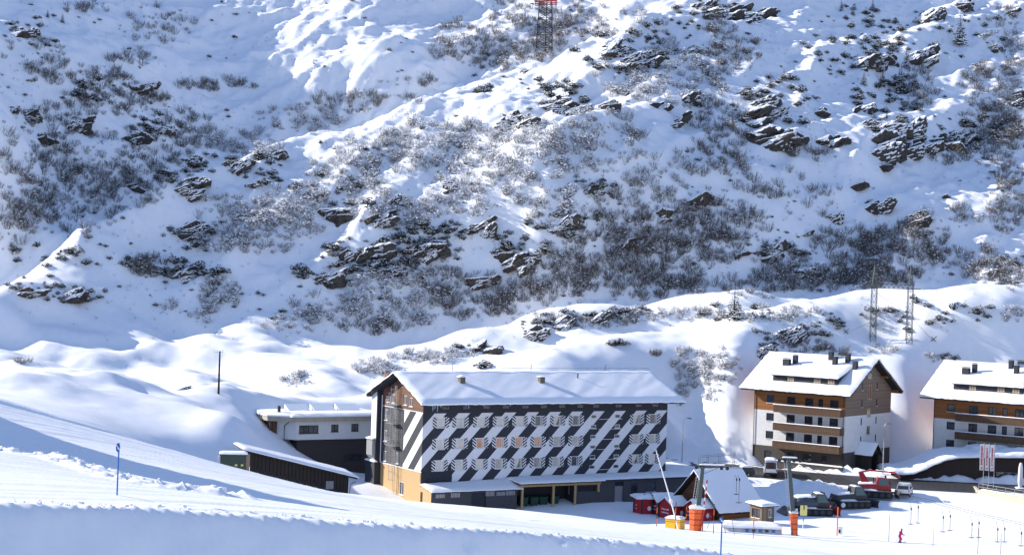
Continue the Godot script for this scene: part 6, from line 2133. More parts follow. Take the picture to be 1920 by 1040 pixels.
# ------------------------------------------------------------------ machines and people
func wheel(parent: Node, c: Vector3, r: float, w: float) -> void:
	var b := MB.new()
	b.tube([c - Vector3(0, 0, w * 0.5), c - Vector3(0, 0, w * 0.35), c + Vector3(0, 0, w * 0.35), c + Vector3(0, 0, w * 0.5)], [r * 0.88, r, r, r * 0.88], 16)
	var t := put("wheel", b, M.rubber, parent)
	b = MB.new()
	for s in [-1, 1]: b.tube([c + Vector3(0, 0, s * w * 0.5), c + Vector3(0, 0, s * (w * 0.5 + 0.02))], [r * 0.55, r * 0.5], 12)
	put("rim", b, M.galvanised, t)
func van(p: Vector3, turn: float, label: String, snowy: bool, L: float, H: float) -> void:
	var o := thing("parked_van", label, "van", p, turn, "vans by the road")
	var W := 0.95
	var b := MB.new()
	# side profile, nose towards +x
	var prof := [Vector2(-L * 0.5, 0.35), Vector2(L * 0.5, 0.35), Vector2(L * 0.5, 0.85), Vector2(L * 0.46, 1.02), Vector2(L * 0.30, 1.15), Vector2(L * 0.17, H - 0.12), Vector2(L * 0.08, H), Vector2(-L * 0.44, H), Vector2(-L * 0.49, H - 0.2), Vector2(-L * 0.5, 1.0)]
	var n := prof.size()
	# tumblehome: the upper body is narrower
	var P := []
	for s in [-1, 1]:
		for q in prof: P.append(Vector3(q.x, q.y, s * (W if q.y < 1.05 else lerpf(W, W * 0.86, (q.y - 1.05) / (H - 1.05)))))
	var idx := Geometry2D.triangulate_polygon(PackedVector2Array(prof))
	for k in range(0, idx.size(), 3):
		b.poly([P[idx[k]], P[idx[k + 1]], P[idx[k + 2]]], Vector3.FORWARD)
		b.poly([P[n + idx[k]], P[n + idx[k + 1]], P[n + idx[k + 2]]], Vector3.BACK)
	for k in n: 
		var k2 := (k + 1) % n
		var m: Vector3 = (P[k] + P[k2] + P[n + k] + P[n + k2]) / 4.0
		b.poly([P[k], P[k2], P[n + k2], P[n + k]], m - Vector3(0, H * 0.5, 0))
	put("body", b, M.van_white, o)
	for s in [-1, 1]:
		for g in [[L * 0.02, L * 0.15], [-L * 0.20, -L * 0.01], [-L * 0.43, -L * 0.23]]:
			b = MB.new()
			var z0: float = s * (W * 0.985 + 0.004)
			var z1: float = s * (W * 0.88 + 0.004)
			b.poly([Vector3(g[0], 1.15, z0), Vector3(g[1] + (L * 0.06 if g[0] > 0 else 0.0), 1.15, z0), Vector3(g[1], H - 0.2, z1), Vector3(g[0], H - 0.2, z1)], Vector3(0, 0, s))
			put("side_window", b, M.glass_dark, o)
	b = MB.new()
	b.poly([Vector3(L * 0.295, 1.2, -W * 0.85), Vector3(L * 0.295, 1.2, W * 0.85), Vector3(L * 0.18, H - 0.15, W * 0.78), Vector3(L * 0.18, H - 0.15, -W * 0.78)], Vector3(1, 0.6, 0))
	var ws := put("windscreen", b, M.glass_dark, o)
	ws.position = Vector3(0.012, 0.008, 0)
	b = MB.new()
	b.poly([Vector3(-L * 0.5 - 0.006, 1.12, -W * 0.84), Vector3(-L * 0.5 - 0.006, 1.12, W * 0.84), Vector3(-L * 0.49 - 0.008, H - 0.22, W * 0.76), Vector3(-L * 0.49 - 0.008, H - 0.22, -W * 0.76)], Vector3.LEFT)
	put("rear_window", b, M.glass_dark, o)
	for s in [-1, 1]:
		b = MB.new()
		b.box(Vector3(-L * 0.5 - 0.02, 0.75, s * W * 0.95), Vector3(-L * 0.5 + 0.02, 1.05, s * W * 0.82))
		put("tail_light", b, M.red, o)
		b = MB.new()
		b.box(Vector3(L * 0.5 - 0.02, 0.7, s * W * 0.95), Vector3(L * 0.5 + 0.02, 0.88, s * W * 0.62))
		put("headlight", b, M.glass_clear, o)
	b = MB.new()
	for e in [-1, 1]: b.box(Vector3(e * L * 0.5 - 0.08, 0.3, -W), Vector3(e * L * 0.5 + 0.09, 0.55, W))
	put("bumper", b, M.rubber, o)
	for x in [-L * 0.31, L * 0.31]:
		for s in [-1, 1]: wheel(o, Vector3(x, 0.34, s * (W - 0.06)), 0.34, 0.22)
	if snowy:
		part("snow", snow_sheet(Vector3(-L * 0.46, H - 0.02, 0.82), Vector3(L * 0.12, H - 0.02, 0.82), Vector3(L * 0.12, H - 0.02, -0.82), Vector3(-L * 0.46, H - 0.02, -0.82), 0.3, 0.2, 61, 0.04), o)
		part("snow", snow_sheet(Vector3(L * 0.2, 1.4, 0.8), Vector3(L * 0.5, 0.95, 0.8), Vector3(L * 0.5, 0.95, -0.8), Vector3(L * 0.2, 1.4, -0.8), 0.2, 0.15, 62, 0.04), o)
func groomer(p: Vector3, turn: float, label: String, body: Material, boom: bool, tarp: bool) -> void:
	var o := thing("snow_groomer", label, "snow groomer", p, turn, "snow groomers parked in a row")
	# nose towards +x
	for s in [-1, 1]:
		var z: float = s * 1.35
		var b := MB.new()
		var loop := []
		for q in 9: loop.append(Vector2(2.0 + cos(-PI * 0.5 + PI * q / 8.0) * 0.48, 0.5 + sin(-PI * 0.5 + PI * q / 8.0) * 0.48))
		for q in 9: loop.append(Vector2(-2.0 + cos(PI * 0.5 + PI * q / 8.0) * 0.48, 0.5 + sin(PI * 0.5 + PI * q / 8.0) * 0.48))
		extrude(b, loop, z - 0.65, z + 0.65)
		var track := put("track", b, M.rubber, o)
		b = MB.new()
		for q in 26:
			var x := -2.2 + q * 0.175
			b.box(Vector3(x, 0.97, z - 0.7), Vector3(x + 0.06, 1.06, z + 0.7))
			b.box(Vector3(x, -0.06, z - 0.7), Vector3(x + 0.06, 0.03, z + 0.7))
		put("cleats", b, M.galvanised, track)
		for x in [-1.9, -0.95, 0.0, 0.95, 1.9]:
			b = MB.new()
			b.tube([Vector3(x, 0.5, z + s * 0.64), Vector3(x, 0.5, z + s * 0.70)], [0.36, 0.3], 14)
			put("road_wheel", b, M.iron if x > -1.5 else M.white, track)
	var b := MB.new()
	b.box(Vector3(-2.3, 0.6, -0.7), Vector3(2.3, 1.15, 0.7))
	b.hexa([Vector3(-2.4, 1.15, -1.3), Vector3(0.3, 1.15, -1.3), Vector3(0.3, 1.15, 1.3), Vector3(-2.4, 1.15, 1.3), Vector3(-2.3, 1.75, -1.2), Vector3(0.3, 1.95, -1.2), Vector3(0.3, 1.95, 1.2), Vector3(-2.3, 1.75, 1.2)])
	put("chassis", b, body, o)
	# cab with sloping windscreen
	b = MB.new()
	var cp := [Vector2(0.2, 1.1), Vector2(2.1, 1.1), Vector2(2.25, 1.7), Vector2(1.55, 2.85), Vector2(0.35, 2.9), Vector2(0.15, 1.9)]
	extrude(b, cp, -1.05, 1.05)
	var cab := put("cab", b, body, o)
	b = MB.new()
	b.poly([Vector3(2.235, 1.78, -0.95), Vector3(2.235, 1.78, 0.95), Vector3(1.6, 2.8, 0.95), Vector3(1.6, 2.8, -0.95)], Vector3(1, 0.5, 0))
	var g := put("windscreen", b, M.glass_teal, cab)
	g.position = Vector3(0.015, 0.008, 0)
	for s in [-1, 1]:
		b = MB.new()
		b.poly([Vector3(0.45, 1.75, s * 1.056), Vector3(2.05, 1.75, s * 1.056), Vector3(1.5, 2.75, s * 1.056), Vector3(0.5, 2.78, s * 1.056)], Vector3(0, 0, s))
		put("side_window", b, M.glass_teal, cab)
		b = MB.new()
		b.bar(Vector3(1.9, 2.1, s * 1.06), Vector3(2.1, 2.2, s * 1.5), 0.05)
		b.box(Vector3(2.0, 1.95, s * 1.42), Vector3(2.12, 2.4, s * 1.62))
		put("mirror", b, M.black, cab)
	b = MB.new()
	for z in [-0.7, -0.3, 0.3, 0.7]: b.box(Vector3(1.35, 2.9, z - 0.12), Vector3(1.55, 3.08, z + 0.12))
	b.tube([Vector3(-0.3, 1.9, 0.9), Vector3(-0.3, 2.9, 0.9)], [0.09, 0.08], 8)
	put("roof_lights", b, M.black, cab)
	for s in [-1, 1]:
		part("snow", snow_sheet(Vector3(-2.0, 1.05, s * 1.35 + 0.45), Vector3(-0.2 + s * 0.4, 1.05, s * 1.35 + 0.45), Vector3(-0.2 + s * 0.4, 1.05, s * 1.35 - 0.45), Vector3(-2.0, 1.05, s * 1.35 - 0.45), 0.18, 0.15, 66 + s, 0.1), o)
	part("snow", snow_sheet(Vector3(0.45, 2.9, 0.9), Vector3(1.3, 2.88, 0.9), Vector3(1.3, 2.88, -0.9), Vector3(0.45, 2.9, -0.9), 0.14, 0.15, 69, 0.05), o)
	# blade in front, tiller behind
	b = MB.new()
	for q in 6:
		var a0 := -0.6 + q * 0.25
		var a1 := a0 + 0.25
		for s in [[-2.3, -1.2, 0.35], [-1.2, 1.2, 0.0], [1.2, 2.3, -0.35]]:
			var x0: float = 3.3 + (0.45 if absf(s[2]) > 0 and s[0] < 0 else 0.0)
			var x1: float = 3.3 + (0.45 if absf(s[2]) > 0 and s[0] > 0 else 0.0)
			b.hexa([Vector3(x0 - cos(a0) * 0.5, 0.55 + sin(a0) * 0.75, s[0]), Vector3(x1 - cos(a0) * 0.5, 0.55 + sin(a0) * 0.75, s[1]), Vector3(x1 - cos(a1) * 0.5, 0.55 + sin(a1) * 0.75, s[1]), Vector3(x0 - cos(a1) * 0.5, 0.55 + sin(a1) * 0.75, s[0]),
				Vector3(x0 + 0.08 - cos(a0) * 0.5, 0.55 + sin(a0) * 0.75, s[0]), Vector3(x1 + 0.08 - cos(a0) * 0.5, 0.55 + sin(a0) * 0.75, s[1]), Vector3(x1 + 0.08 - cos(a1) * 0.5, 0.55 + sin(a1) * 0.75, s[1]), Vector3(x0 + 0.08 - cos(a1) * 0.5, 0.55 + sin(a1) * 0.75, s[0])])
	for z in [-0.6, 0.6]: b.bar(Vector3(2.2, 0.7, z), Vector3(2.9, 0.7, z), 0.18)
	put("blade", b, M.red_dark if tarp else M.machine, o)
	b = MB.new()
	b.tube([Vector3(-3.3, 0.45, -2.2), Vector3(-3.3, 0.45, 2.2)], [0.38, 0.38], 12)
	b.hexa([Vector3(-4.3, 0.05, -2.2), Vector3(-3.4, 0.1, -2.2), Vector3(-3.4, 0.1, 2.2), Vector3(-4.3, 0.05, 2.2), Vector3(-4.3, 0.12, -2.2), Vector3(-3.2, 0.9, -2.2), Vector3(-3.2, 0.9, 2.2), Vector3(-4.3, 0.12, 2.2)])
	for z in [-0.6, 0.6]: b.bar(Vector3(-2.2, 0.8, z), Vector3(-3.3, 0.8, z), 0.2)
	put("tiller", b, M.machine, o)
	if boom:
		b = MB.new()
		b.hexa([Vector3(-1.9, 1.8, -0.6), Vector3(-0.6, 1.8, -0.6), Vector3(-0.6, 1.8, 0.6), Vector3(-1.9, 1.8, 0.6), Vector3(-2.4, 3.45, -0.3), Vector3(-1.7, 3.4, -0.3), Vector3(-1.7, 3.4, 0.3), Vector3(-2.4, 3.45, 0.3)])
		put("winch_drum", b, M.red, o)
		b = MB.new()
		for z in [-0.35, 0.35]:
			b.bar(Vector3(-2.2, 3.4, z), Vector3(-0.8, 3.75, z), 0.13)
			b.bar(Vector3(-0.8, 3.75, z), Vector3(2.6, 3.6, z), 0.13)
			b.bar(Vector3(2.6, 3.6, z), Vector3(3.5, 3.0, z), 0.18)
		for q in 6: b.bar(Vector3(-0.8 + q * 0.6, 3.7, -0.35), Vector3(-0.5 + q * 0.6, 3.7, 0.35), 0.08)
		put("winch_boom", b, M.red, o)
	if tarp:
		part("tarpaulin", tarp_mesh(Vector3(-2.6, 1.4, 1.6), Vector3(0.4, 1.4, 1.6), Vector3(0.4, 1.4, -1.6), Vector3(-2.6, 1.4, -1.6), 1.3), o)
	part("snow", snow_sheet(Vector3(-2.3, 1.78 if not tarp else 2.3, 1.0), Vector3(0.1, 1.9 if not tarp else 2.45, 1.0), Vector3(0.1, 1.9 if not tarp else 2.45, -1.0), Vector3(-2.3, 1.78 if not tarp else 2.3, -1.0), 0.3, 0.2, 63, 0.06), o)
func tarp_mesh(a: Vector3, b: Vector3, c: Vector3, d: Vector3, h: float) -> ArrayMesh:
	var m := snow_sheet(a, b, c, d, h, 0.3, 77, 0.05)
	m.surface_set_material(0, M.tarp)
	return m

func capsule(p: Vector3, a: Vector3, b: Vector3, ra: float, rb: float) -> float:
	var d := b - a
	var t := clampf((p - a).dot(d) / d.length_squared(), 0, 1)
	return p.distance_to(a + d * t) - lerpf(ra, rb, t)
func net(bones: Array, lo: Vector3, hi: Vector3, cell: float, k: float) -> ArrayMesh:   # smooth union of tapered bones, meshed as surface nets
	var n := Vector3i(((hi - lo) / cell).ceil())
	var D := PackedFloat32Array()
	D.resize(n.x * n.y * n.z)
	for z in n.z:
		for y in n.y:
			for x in n.x:
				var p := lo + Vector3(x, y, z) * cell
				var d := 1e3
				for q in bones:
					var e := capsule(p, q[0], q[1], q[2], q[3])
					var h := clampf(0.5 + 0.5 * (d - e) / k, 0, 1)
					d = lerpf(d, e, h) - k * h * (1.0 - h)
				D[(z * n.y + y) * n.x + x] = d
	var id := {}
	var V := PackedVector3Array()
	for z in n.z - 1:
		for y in n.y - 1:
			for x in n.x - 1:
				var s := Vector3.ZERO
				var c := 0
				for e in [[0, 0, 0, 1, 0, 0], [0, 1, 0, 1, 1, 0], [0, 0, 1, 1, 0, 1], [0, 1, 1, 1, 1, 1], [0, 0, 0, 0, 1, 0], [1, 0, 0, 1, 1, 0], [0, 0, 1, 0, 1, 1], [1, 0, 1, 1, 1, 1], [0, 0, 0, 0, 0, 1], [1, 0, 0, 1, 0, 1], [0, 1, 0, 0, 1, 1], [1, 1, 0, 1, 1, 1]]:
					var a := D[((z + e[2]) * n.y + y + e[1]) * n.x + x + e[0]]
					var b := D[((z + e[5]) * n.y + y + e[4]) * n.x + x + e[3]]
					if (a < 0) != (b < 0):
						s += Vector3(x + e[0], y + e[1], z + e[2]).lerp(Vector3(x + e[3], y + e[4], z + e[5]), a / (a - b))
						c += 1
				if c:
					id[(z * n.y + y) * n.x + x] = V.size()
					V.append(lo + s / c * cell)
	var st := SurfaceTool.new()
	st.begin(Mesh.PRIMITIVE_TRIANGLES)
	st.set_smooth_group(0)
	for v in V: st.add_vertex(v)
	for z in range(1, n.z - 1):
		for y in range(1, n.y - 1):
			for x in range(1, n.x - 1):
				var a := D[(z * n.y + y) * n.x + x]
				for ax in 3:
					var o := Vector3i(1, 0, 0) if ax == 0 else (Vector3i(0, 1, 0) if ax == 1 else Vector3i(0, 0, 1))
					var b := D[((z + o.z) * n.y + y + o.y) * n.x + x + o.x]
					if (a < 0) == (b < 0): continue
					var u := Vector3i(0, 1, 0) if ax == 0 else (Vector3i(0, 0, 1) if ax == 1 else Vector3i(1, 0, 0))
					var w := Vector3i(0, 0, 1) if ax == 0 else (Vector3i(1, 0, 0) if ax == 1 else Vector3i(0, 1, 0))
					var q := []
					for e in [Vector3i.ZERO, -u, -u - w, -w]:
						var c: Vector3i = Vector3i(x, y, z) + e
						q.append(id.get((c.z * n.y + c.y) * n.x + c.x, -1))
					if q.has(-1): continue
					if a < 0: q.reverse()
					for t in [q[0], q[1], q[2], q[0], q[2], q[3]]: st.add_index(t)
	st.generate_normals()
	return st.commit()
func build_skier() -> void:
	var g := hit(1688, 1017, 190)
	var o := thing("person", "person in a pink ski suit and hat bending forward on skis on the open snow", "person", g, 0.4)
	# facing +x, crouched over the skis
	var P := {"hip": Vector3(-0.05, 0.78, 0), "chest": Vector3(0.10, 1.20, 0), "neck": Vector3(0.17, 1.36, 0), "head": Vector3(0.22, 1.50, 0)}
	var bones := [[P.hip, P.chest, 0.15, 0.17], [P.chest, P.neck, 0.13, 0.07], [P.neck, P.head, 0.06, 0.10]]
	for s in [-1, 1]:
		var hip := Vector3(-0.05, 0.76, 0.10 * s)
		var knee := Vector3(0.12, 0.44, 0.13 * s)
		var ank := Vector3(0.0, 0.12, 0.13 * s)
		bones.append([hip, knee, 0.11, 0.08])
		bones.append([knee, ank, 0.08, 0.065])
		bones.append([ank + Vector3(-0.05, -0.03, 0), ank + Vector3(0.14, -0.05, 0), 0.07, 0.055])
		var sh := Vector3(0.10, 1.26, 0.20 * s)
		var el := Vector3(0.16, 1.00, 0.30 * s)
		var ha := Vector3(0.38, 0.95, 0.26 * s)
		bones.append([P.chest + Vector3(0, 0.06, 0.05 * s), sh, 0.10, 0.075])
		bones.append([sh, el, 0.072, 0.058])
		bones.append([el, ha, 0.055, 0.042])
	var m := net(bones, Vector3(-0.4, -0.08, -0.5), Vector3(0.6, 1.75, 0.5), 0.035, 0.045)
	m.surface_set_material(0, M.pink)
	part("suit", m, o)
	var b := MB.new()
	b.blob(Vector3(0.30, 1.50, 0), Vector3(0.055, 0.075, 0.07), rng, 0.03)
	put("face", b, M.skin, o)
	b = MB.new()
	b.blob(Vector3(0.20, 1.58, 0), Vector3(0.125, 0.09, 0.12), rng, 0.03)
	b.blob(Vector3(0.18, 1.68, 0), Vector3(0.04, 0.04, 0.04), rng, 0.1)
	put("hat", b, M.red_dark, o)
	b = MB.new()
	for s in [-1, 1]:
		var c := Vector3(0.40, 0.95, 0.26 * s)
		b.blob(c, Vector3(0.055, 0.05, 0.045), rng, 0.05)
		for q in 4: b.tube([c + Vector3(0.03, 0.03 - q * 0.02, 0.02 * s), c + Vector3(0.075, 0.02 - q * 0.02, 0.0), c + Vector3(0.06, 0.01 - q * 0.02, -0.03 * s)], [0.012, 0.011, 0.009], 5)
		b.tube([c + Vector3(-0.01, 0.03, -0.02 * s), c + Vector3(0.04, 0.045, -0.04 * s)], [0.013, 0.01], 5)
	put("gloves", b, M.black, o)
	for s in [-1, 1]:
		b = MB.new()
		b.hexa([Vector3(-0.75, 0.0, 0.13 * s - 0.04), Vector3(0.75, 0.0, 0.13 * s - 0.04), Vector3(0.75, 0.0, 0.13 * s + 0.04), Vector3(-0.75, 0.0, 0.13 * s + 0.04), Vector3(-0.75, 0.02, 0.13 * s - 0.04), Vector3(0.75, 0.02, 0.13 * s - 0.04), Vector3(0.75, 0.02, 0.13 * s + 0.04), Vector3(-0.75, 0.02, 0.13 * s + 0.04)])
		b.hexa([Vector3(0.75, 0.0, 0.13 * s - 0.04), Vector3(0.92, 0.09, 0.13 * s - 0.02), Vector3(0.92, 0.09, 0.13 * s + 0.02), Vector3(0.75, 0.0, 0.13 * s + 0.04), Vector3(0.75, 0.02, 0.13 * s - 0.04), Vector3(0.92, 0.11, 0.13 * s - 0.02), Vector3(0.92, 0.11, 0.13 * s + 0.02), Vector3(0.75, 0.02, 0.13 * s + 0.04)])
		put("ski", b, M.black, o)
		b = MB.new()
		b.tube([Vector3(0.42, 1.02, 0.27 * s), Vector3(-0.35, 0.02, 0.42 * s)], [0.014, 0.010], 5)
		put("ski_stick", b, M.iron, o)

func build_objects() -> void:
	build_road()
	build_pylons()
	build_huts()
	build_low_building()
	build_lift()
	groomer(ground(41.8, 238.2), 0.12, "dark snow groomer under a blue grey tarpaulin beside the slender lift tower", M.machine, false, true)
	groomer(ground(48.2, 245.0), 0.28, "dark snow groomer with uncovered cab between the tarpaulin covered and the red one", M.machine, false, false)
	groomer(ground(53.0, 251.0), -0.15, "red snow groomer with a winch boom over its cab", M.red, true, false)
	van(Vector3(40.2, gh(40.2, -266.0), -266.0), 1.45, "white van with snow on its roof parked by the chalet's base wall", true, 4.8, 2.35)
	van(Vector3(57.4, gh(57.4, -251.6), -251.6), 1.25, "white van with a dark rear window parked next to the red snow groomer", false, 4.4, 1.85)
	var t := thing("covered_trailer", "small dark trailer half buried in snow near the steel gantry", "trailer", ground(36.4, 265.5), 0.4)
	var b := MB.new()
	b.box(Vector3(-1.2, 0.3, -0.7), Vector3(1.2, 0.9, 0.7))
	b.hexa([Vector3(-1.2, 0.9, -0.7), Vector3(1.2, 0.9, -0.7), Vector3(1.2, 0.9, 0.7), Vector3(-1.2, 0.9, 0.7), Vector3(-0.7, 1.5, -0.5), Vector3(0.8, 1.35, -0.5), Vector3(0.8, 1.35, 0.5), Vector3(-0.7, 1.5, 0.5)])
	put("body", b, M.machine, t)
	for s in [-1, 1]: wheel(t, Vector3(0, 0.3, s * 0.75), 0.3, 0.18)
	part("snow", snow_sheet(Vector3(-0.8, 1.38, 0.5), Vector3(0.8, 1.36, 0.5), Vector3(0.8, 1.36, -0.5), Vector3(-0.8, 1.38, -0.5), 0.28, 0.18, 88, 0.05), t)
	build_skier()
	var g := at(218, 925, 69)
	g.y = gh(g.x, g.z)
	arrow_sign(g, 2.05, 0.17, 0.36, "blue piste sign with white arrow on a tall pole above the snow clods")
	g = at(1350, 1060, 72)
	g.y = gh(g.x, g.z)
	arrow_sign(g, at(1352, 969, 72).y - g.y, 0.19, 0.29, "blue piste marker sign with white arrow in front of the snowed up plastic tunnel")

# ------------------------------------------------------------------ materials
func mat(col: Color, rough := 0.8, metal := 0.0) -> StandardMaterial3D:
	var m := StandardMaterial3D.new()
	m.albedo_color = col.linear_to_srgb()
	m.roughness = rough
	m.metallic = metal
	return m
func noise_tex(freq: float, lo: Color, hi: Color, seed_ := 1, oct := 4) -> NoiseTexture2D:
	var t := NoiseTexture2D.new()
	t.width = 512
	t.height = 512
	t.seamless = true
	var n := FastNoiseLite.new()
	n.seed = seed_
	n.frequency = freq
	n.fractal_octaves = oct
	t.noise = n
	var g := Gradient.new()
	g.set_color(0, lo.linear_to_srgb())
	g.set_color(1, hi.linear_to_srgb())
	t.color_ramp = g
	return t
func textured(lo: Color, hi: Color, scale: Vector3, freq := 0.02, rough := 0.85, seed_ := 1) -> StandardMaterial3D:
	var m := mat(Color.WHITE, rough)
	m.albedo_texture = noise_tex(freq, lo, hi, seed_)
	m.uv1_triplanar = true
	m.uv1_world_triplanar = true
	m.uv1_scale = scale
	return m
func materials() -> void:
	M.snow = textured(Color(0.85, 0.86, 0.88), Color(0.92, 0.925, 0.935), Vector3(0.05, 0.05, 0.05), 0.02, 0.75, 3)
	M.piste = textured(Color(0.86, 0.87, 0.88), Color(0.92, 0.925, 0.935), Vector3(0.2, 0.2, 0.2), 0.02, 0.7, 4)
	M.snow_cap = mat(Color(0.88, 0.89, 0.91), 0.75)
	M.plant = mat(Color.WHITE, 0.9)
	M.plant.vertex_color_use_as_albedo = true
	M.rock = textured(Color(0.020, 0.017, 0.015), Color(0.15, 0.125, 0.10), Vector3(0.22, 0.5, 0.22), 0.03, 0.9, 5)
	M.snow_roof = textured(Color(0.86, 0.87, 0.89), Color(0.92, 0.925, 0.935), Vector3(0.3, 0.3, 0.3), 0.02, 0.75, 6)
	M.hotel_white = textured(Color(0.70, 0.70, 0.72), Color(0.80, 0.80, 0.81), Vector3(0.15, 0.15, 0.15), 0.03, 0.8, 7)
	M.hotel_dark = textured(Color(0.016, 0.019, 0.028), Color(0.030, 0.034, 0.046), Vector3(0.2, 0.2, 0.2), 0.03, 0.7, 8)
	M.hotel_grey = textured(Color(0.050, 0.050, 0.056), Color(0.080, 0.078, 0.084), Vector3(0.2, 0.2, 0.2), 0.03, 0.8, 9)
	M.hotel_brown = textured(Color(0.035, 0.028, 0.028), Color(0.055, 0.046, 0.045), Vector3(0.2, 0.2, 0.2), 0.03, 0.8, 10)
	M.shutter_white = mat(Color(0.82, 0.82, 0.82), 0.6)
	M.render_white = textured(Color(0.68, 0.67, 0.65), Color(0.78, 0.77, 0.75), Vector3(0.12, 0.12, 0.12), 0.02, 0.85, 11)
	M.frame_white = mat(Color(0.82, 0.82, 0.81), 0.5)
	M.frame_grey = mat(Color(0.25, 0.25, 0.25), 0.6)
	M.frame_dark = mat(Color(0.03, 0.025, 0.022), 0.6)
	M.frame_pale = mat(Color(0.45, 0.34, 0.24), 0.7)
	M.room = mat(Color(0.18, 0.155, 0.13), 0.9)
	M.steel_dark = mat(Color(0.13, 0.14, 0.13), 0.6, 0.3)
	M.glass = mat(Color(0.05, 0.06, 0.08), 0.04)
	M.glass.transparency = BaseMaterial3D.TRANSPARENCY_ALPHA
	M.glass.albedo_color.a = 0.35
	M.glass_clear = mat(Color(0.35, 0.38, 0.42), 0.03)
	M.glass_clear.transparency = BaseMaterial3D.TRANSPARENCY_ALPHA
	M.glass_clear.albedo_color.a = 0.06
	M.curtain = textured(Color(0.60, 0.56, 0.48), Color(0.80, 0.77, 0.70), Vector3(0.9, 0.25, 0.9), 0.02, 0.9, 12)
	M.curtain_orange = textured(Color(0.62, 0.20, 0.06), Color(0.70, 0.42, 0.24), Vector3(0.5, 0.35, 0.5), 0.015, 0.9, 13)
	M.curtain_grey = textured(Color(0.22, 0.21, 0.18), Color(0.62, 0.58, 0.50), Vector3(0.5, 0.4, 0.5), 0.015, 0.9, 14)
	M.larch = board_mat(Color(0.42, 0.27, 0.12), Color(0.58, 0.40, 0.20), Color(0.22, 0.13, 0.06), false, 8, 31, 1.2)
	M.wood_brown = board_mat(Color(0.10, 0.045, 0.025), Color(0.17, 0.085, 0.05), Color(0.03, 0.015, 0.01), false, 8, 32, 1.2)
	M.wood_brown_h = board_mat(Color(0.10, 0.045, 0.024), Color(0.20, 0.095, 0.05), Color(0.03, 0.015, 0.01), true, 6, 33, 1.2)
	M.wood_dark = board_mat(Color(0.016, 0.011, 0.009), Color(0.035, 0.023, 0.018), Color(0.006, 0.005, 0.004), false, 8, 34, 1.4)
	M.wood_warm = board_mat(Color(0.22, 0.076, 0.02), Color(0.37, 0.15, 0.046), Color(0.08, 0.03, 0.012), true, 7, 35, 1.2)
	M.wood_rail = board_mat(Color(0.078, 0.041, 0.021), Color(0.165, 0.094, 0.05), Color(0.024, 0.013, 0.009), false, 6, 36, 1.1)
	M.wood_grey = board_mat(Color(0.15, 0.10, 0.065), Color(0.27, 0.20, 0.145), Color(0.06, 0.04, 0.03), true, 7, 37, 1.2)
	M.wood_pale = board_mat(Color(0.36, 0.31, 0.22), Color(0.52, 0.47, 0.38), Color(0.2, 0.16, 0.1), false, 4, 38, 1.6)
	M.stone = textured(Color(0.035, 0.030, 0.027), Color(0.14, 0.12, 0.105), Vector3(0.5, 0.8, 0.5), 0.05, 0.9, 15)
	M.brick = textured(Color(0.16, 0.06, 0.04), Color(0.28, 0.12, 0.08), Vector3(0.8, 1.6, 0.8), 0.05, 0.9, 16)
	M.concrete_dark = textured(Color(0.09, 0.08, 0.065), Color(0.22, 0.20, 0.16), Vector3(0.8, 0.8, 0.8), 0.04, 0.9, 17)
	M.concrete = textured(Color(0.44, 0.39, 0.30), Color(0.60, 0.54, 0.43), Vector3(0.35, 0.04, 0.35), 0.03, 0.9, 18)
	M.galvanised = mat(Color(0.42, 0.43, 0.44), 0.45, 0.6)
	M.iron = mat(Color(0.04, 0.04, 0.045), 0.6, 0.3)
	M.lift_green = textured(Color(0.055, 0.075, 0.072), Color(0.10, 0.12, 0.115), Vector3(0.5, 0.5, 0.5), 0.03, 0.6, 19)
	M.green = mat(Color(0.012, 0.045, 0.028), 0.5)
	M.rubber = mat(Color(0.012, 0.012, 0.013), 0.85)
	M.blue = mat(Color(0.02, 0.12, 0.42), 0.5)
	M.red = mat(Color(0.42, 0.012, 0.018), 0.45)
	M.red_dark = mat(Color(0.24, 0.012, 0.016), 0.6)
	M.orange = textured(Color(0.72, 0.10, 0.012), Color(0.82, 0.15, 0.025), Vector3(0.3, 0.3, 0.3), 0.02, 0.6, 20)
	M.yellow = textured(Color(0.78, 0.42, 0.01), Color(0.86, 0.50, 0.02), Vector3(0.3, 0.3, 0.3), 0.02, 0.6, 21)
	M.sign_yellow = mat(Color(0.72, 0.68, 0.22), 0.6)
	M.white = mat(Color(0.80, 0.80, 0.79), 0.5)
	M.van_white = mat(Color(0.74, 0.73, 0.70), 0.3)
	M.van_white.clearcoat_enabled = true
	M.black = mat(Color(0.010, 0.010, 0.012), 0.5)
	M.machine = textured(Color(0.012, 0.014, 0.018), Color(0.05, 0.055, 0.065), Vector3(0.6, 0.6, 0.6), 0.03, 0.5, 22)
	M.tarp = textured(Color(0.030, 0.038, 0.058), Color(0.075, 0.085, 0.115), Vector3(0.5, 0.5, 0.5), 0.03, 0.55, 23)
	M.asphalt = textured(Color(0.028, 0.027, 0.027), Color(0.065, 0.063, 0.061), Vector3(0.12, 0.12, 0.12), 0.02, 0.55, 24)
	M.pink = mat(Color(0.62, 0.03, 0.14), 0.8)
	M.skin = mat(Color(0.50, 0.30, 0.22), 0.6)
	M.ice = mat(Color(0.75, 0.80, 0.86), 0.1)
	M.ice.transparency = BaseMaterial3D.TRANSPARENCY_ALPHA
	M.ice.albedo_color.a = 0.55
	M.banner = mat(Color(0.72, 0.68, 0.68), 0.8)
	M.timber_hut = board_mat(Color(0.13, 0.09, 0.06), Color(0.26, 0.19, 0.13), Color(0.04, 0.03, 0.02), false, 6, 39, 1.0)
	M.plastic_clear = mat(Color(0.62, 0.64, 0.66), 0.35)
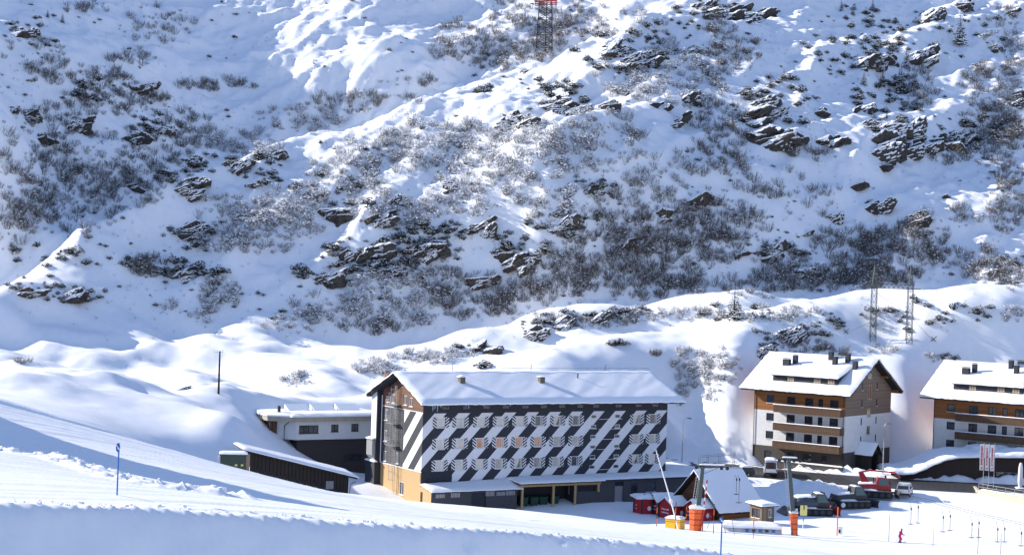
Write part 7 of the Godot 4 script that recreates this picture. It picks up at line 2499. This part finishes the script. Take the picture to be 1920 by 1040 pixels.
	M.green_box = textured(Color(0.030, 0.048, 0.030), Color(0.055, 0.075, 0.05), Vector3(0.4, 0.4, 0.4), 0.03, 0.6, 25)
	M.glass_dark = mat(Color(0.012, 0.016, 0.020), 0.06)
	M.glass_teal = mat(Color(0.05, 0.11, 0.12), 0.05)

# ------------------------------------------------------------------ the scene
func _ready() -> void:
	rng.seed = 20240117
	var cam := Camera3D.new()
	cam.name = "camera"
	add_child(cam)
	cam.position = Vector3(0, CAM_Y, 0)
	cam.basis = Basis(Vector3.RIGHT, PITCH) * Basis(Vector3.BACK, ROLL)
	cam.fov = rad_to_deg(2.0 * atan(520.0 / F))
	cam.near = 1.0
	cam.far = 2000.0
	cam.current = true
	var env := Environment.new()
	env.background_mode = Environment.BG_SKY
	var sky := Sky.new()
	var sm := ProceduralSkyMaterial.new()
	sm.sky_top_color = Color(0.45, 0.56, 0.755)
	sm.sky_horizon_color = Color(0.78, 0.85, 0.94)
	sm.sky_curve = 0.12
	sm.ground_bottom_color = Color(0.80, 0.84, 0.92)
	sm.ground_horizon_color = Color(0.72, 0.80, 0.92)
	sm.sun_angle_max = 0.0
	sky.sky_material = sm
	env.sky = sky
	env.background_energy_multiplier = 0.84
	env.tonemap_mode = Environment.TONE_MAPPER_LINEAR
	env.tonemap_exposure = 1.48
	env.sdfgi_enabled = true
	env.ssao_enabled = true
	env.ssil_enabled = true
	var we := WorldEnvironment.new()
	we.name = "environment"
	we.environment = env
	add_child(we)
	var sun := DirectionalLight3D.new()
	sun.name = "sun"
	add_child(sun)
	sun.look_at_from_position(Vector3(-0.865, 0.422, -0.27) * 100.0, Vector3.ZERO)
	sun.light_energy = 1.6
	sun.light_color = Color(1.0, 0.97, 0.93)
	sun.light_angular_distance = 0.5
	sun.shadow_enabled = true
	materials()
	build_terrain()
	build_nature()
	build_hotel()
	build_annex()
	build_chalet(Vector3(39.05, 0, -277.4), 0.0, "brown and white apartment chalet with three timber balconies, its weathered gable facing the lamp post")
	build_chalet(Vector3(67.4, 0, -277.0), 0.4, "brown and white apartment chalet rising behind the low dark building with the curved roof")
	build_objects()
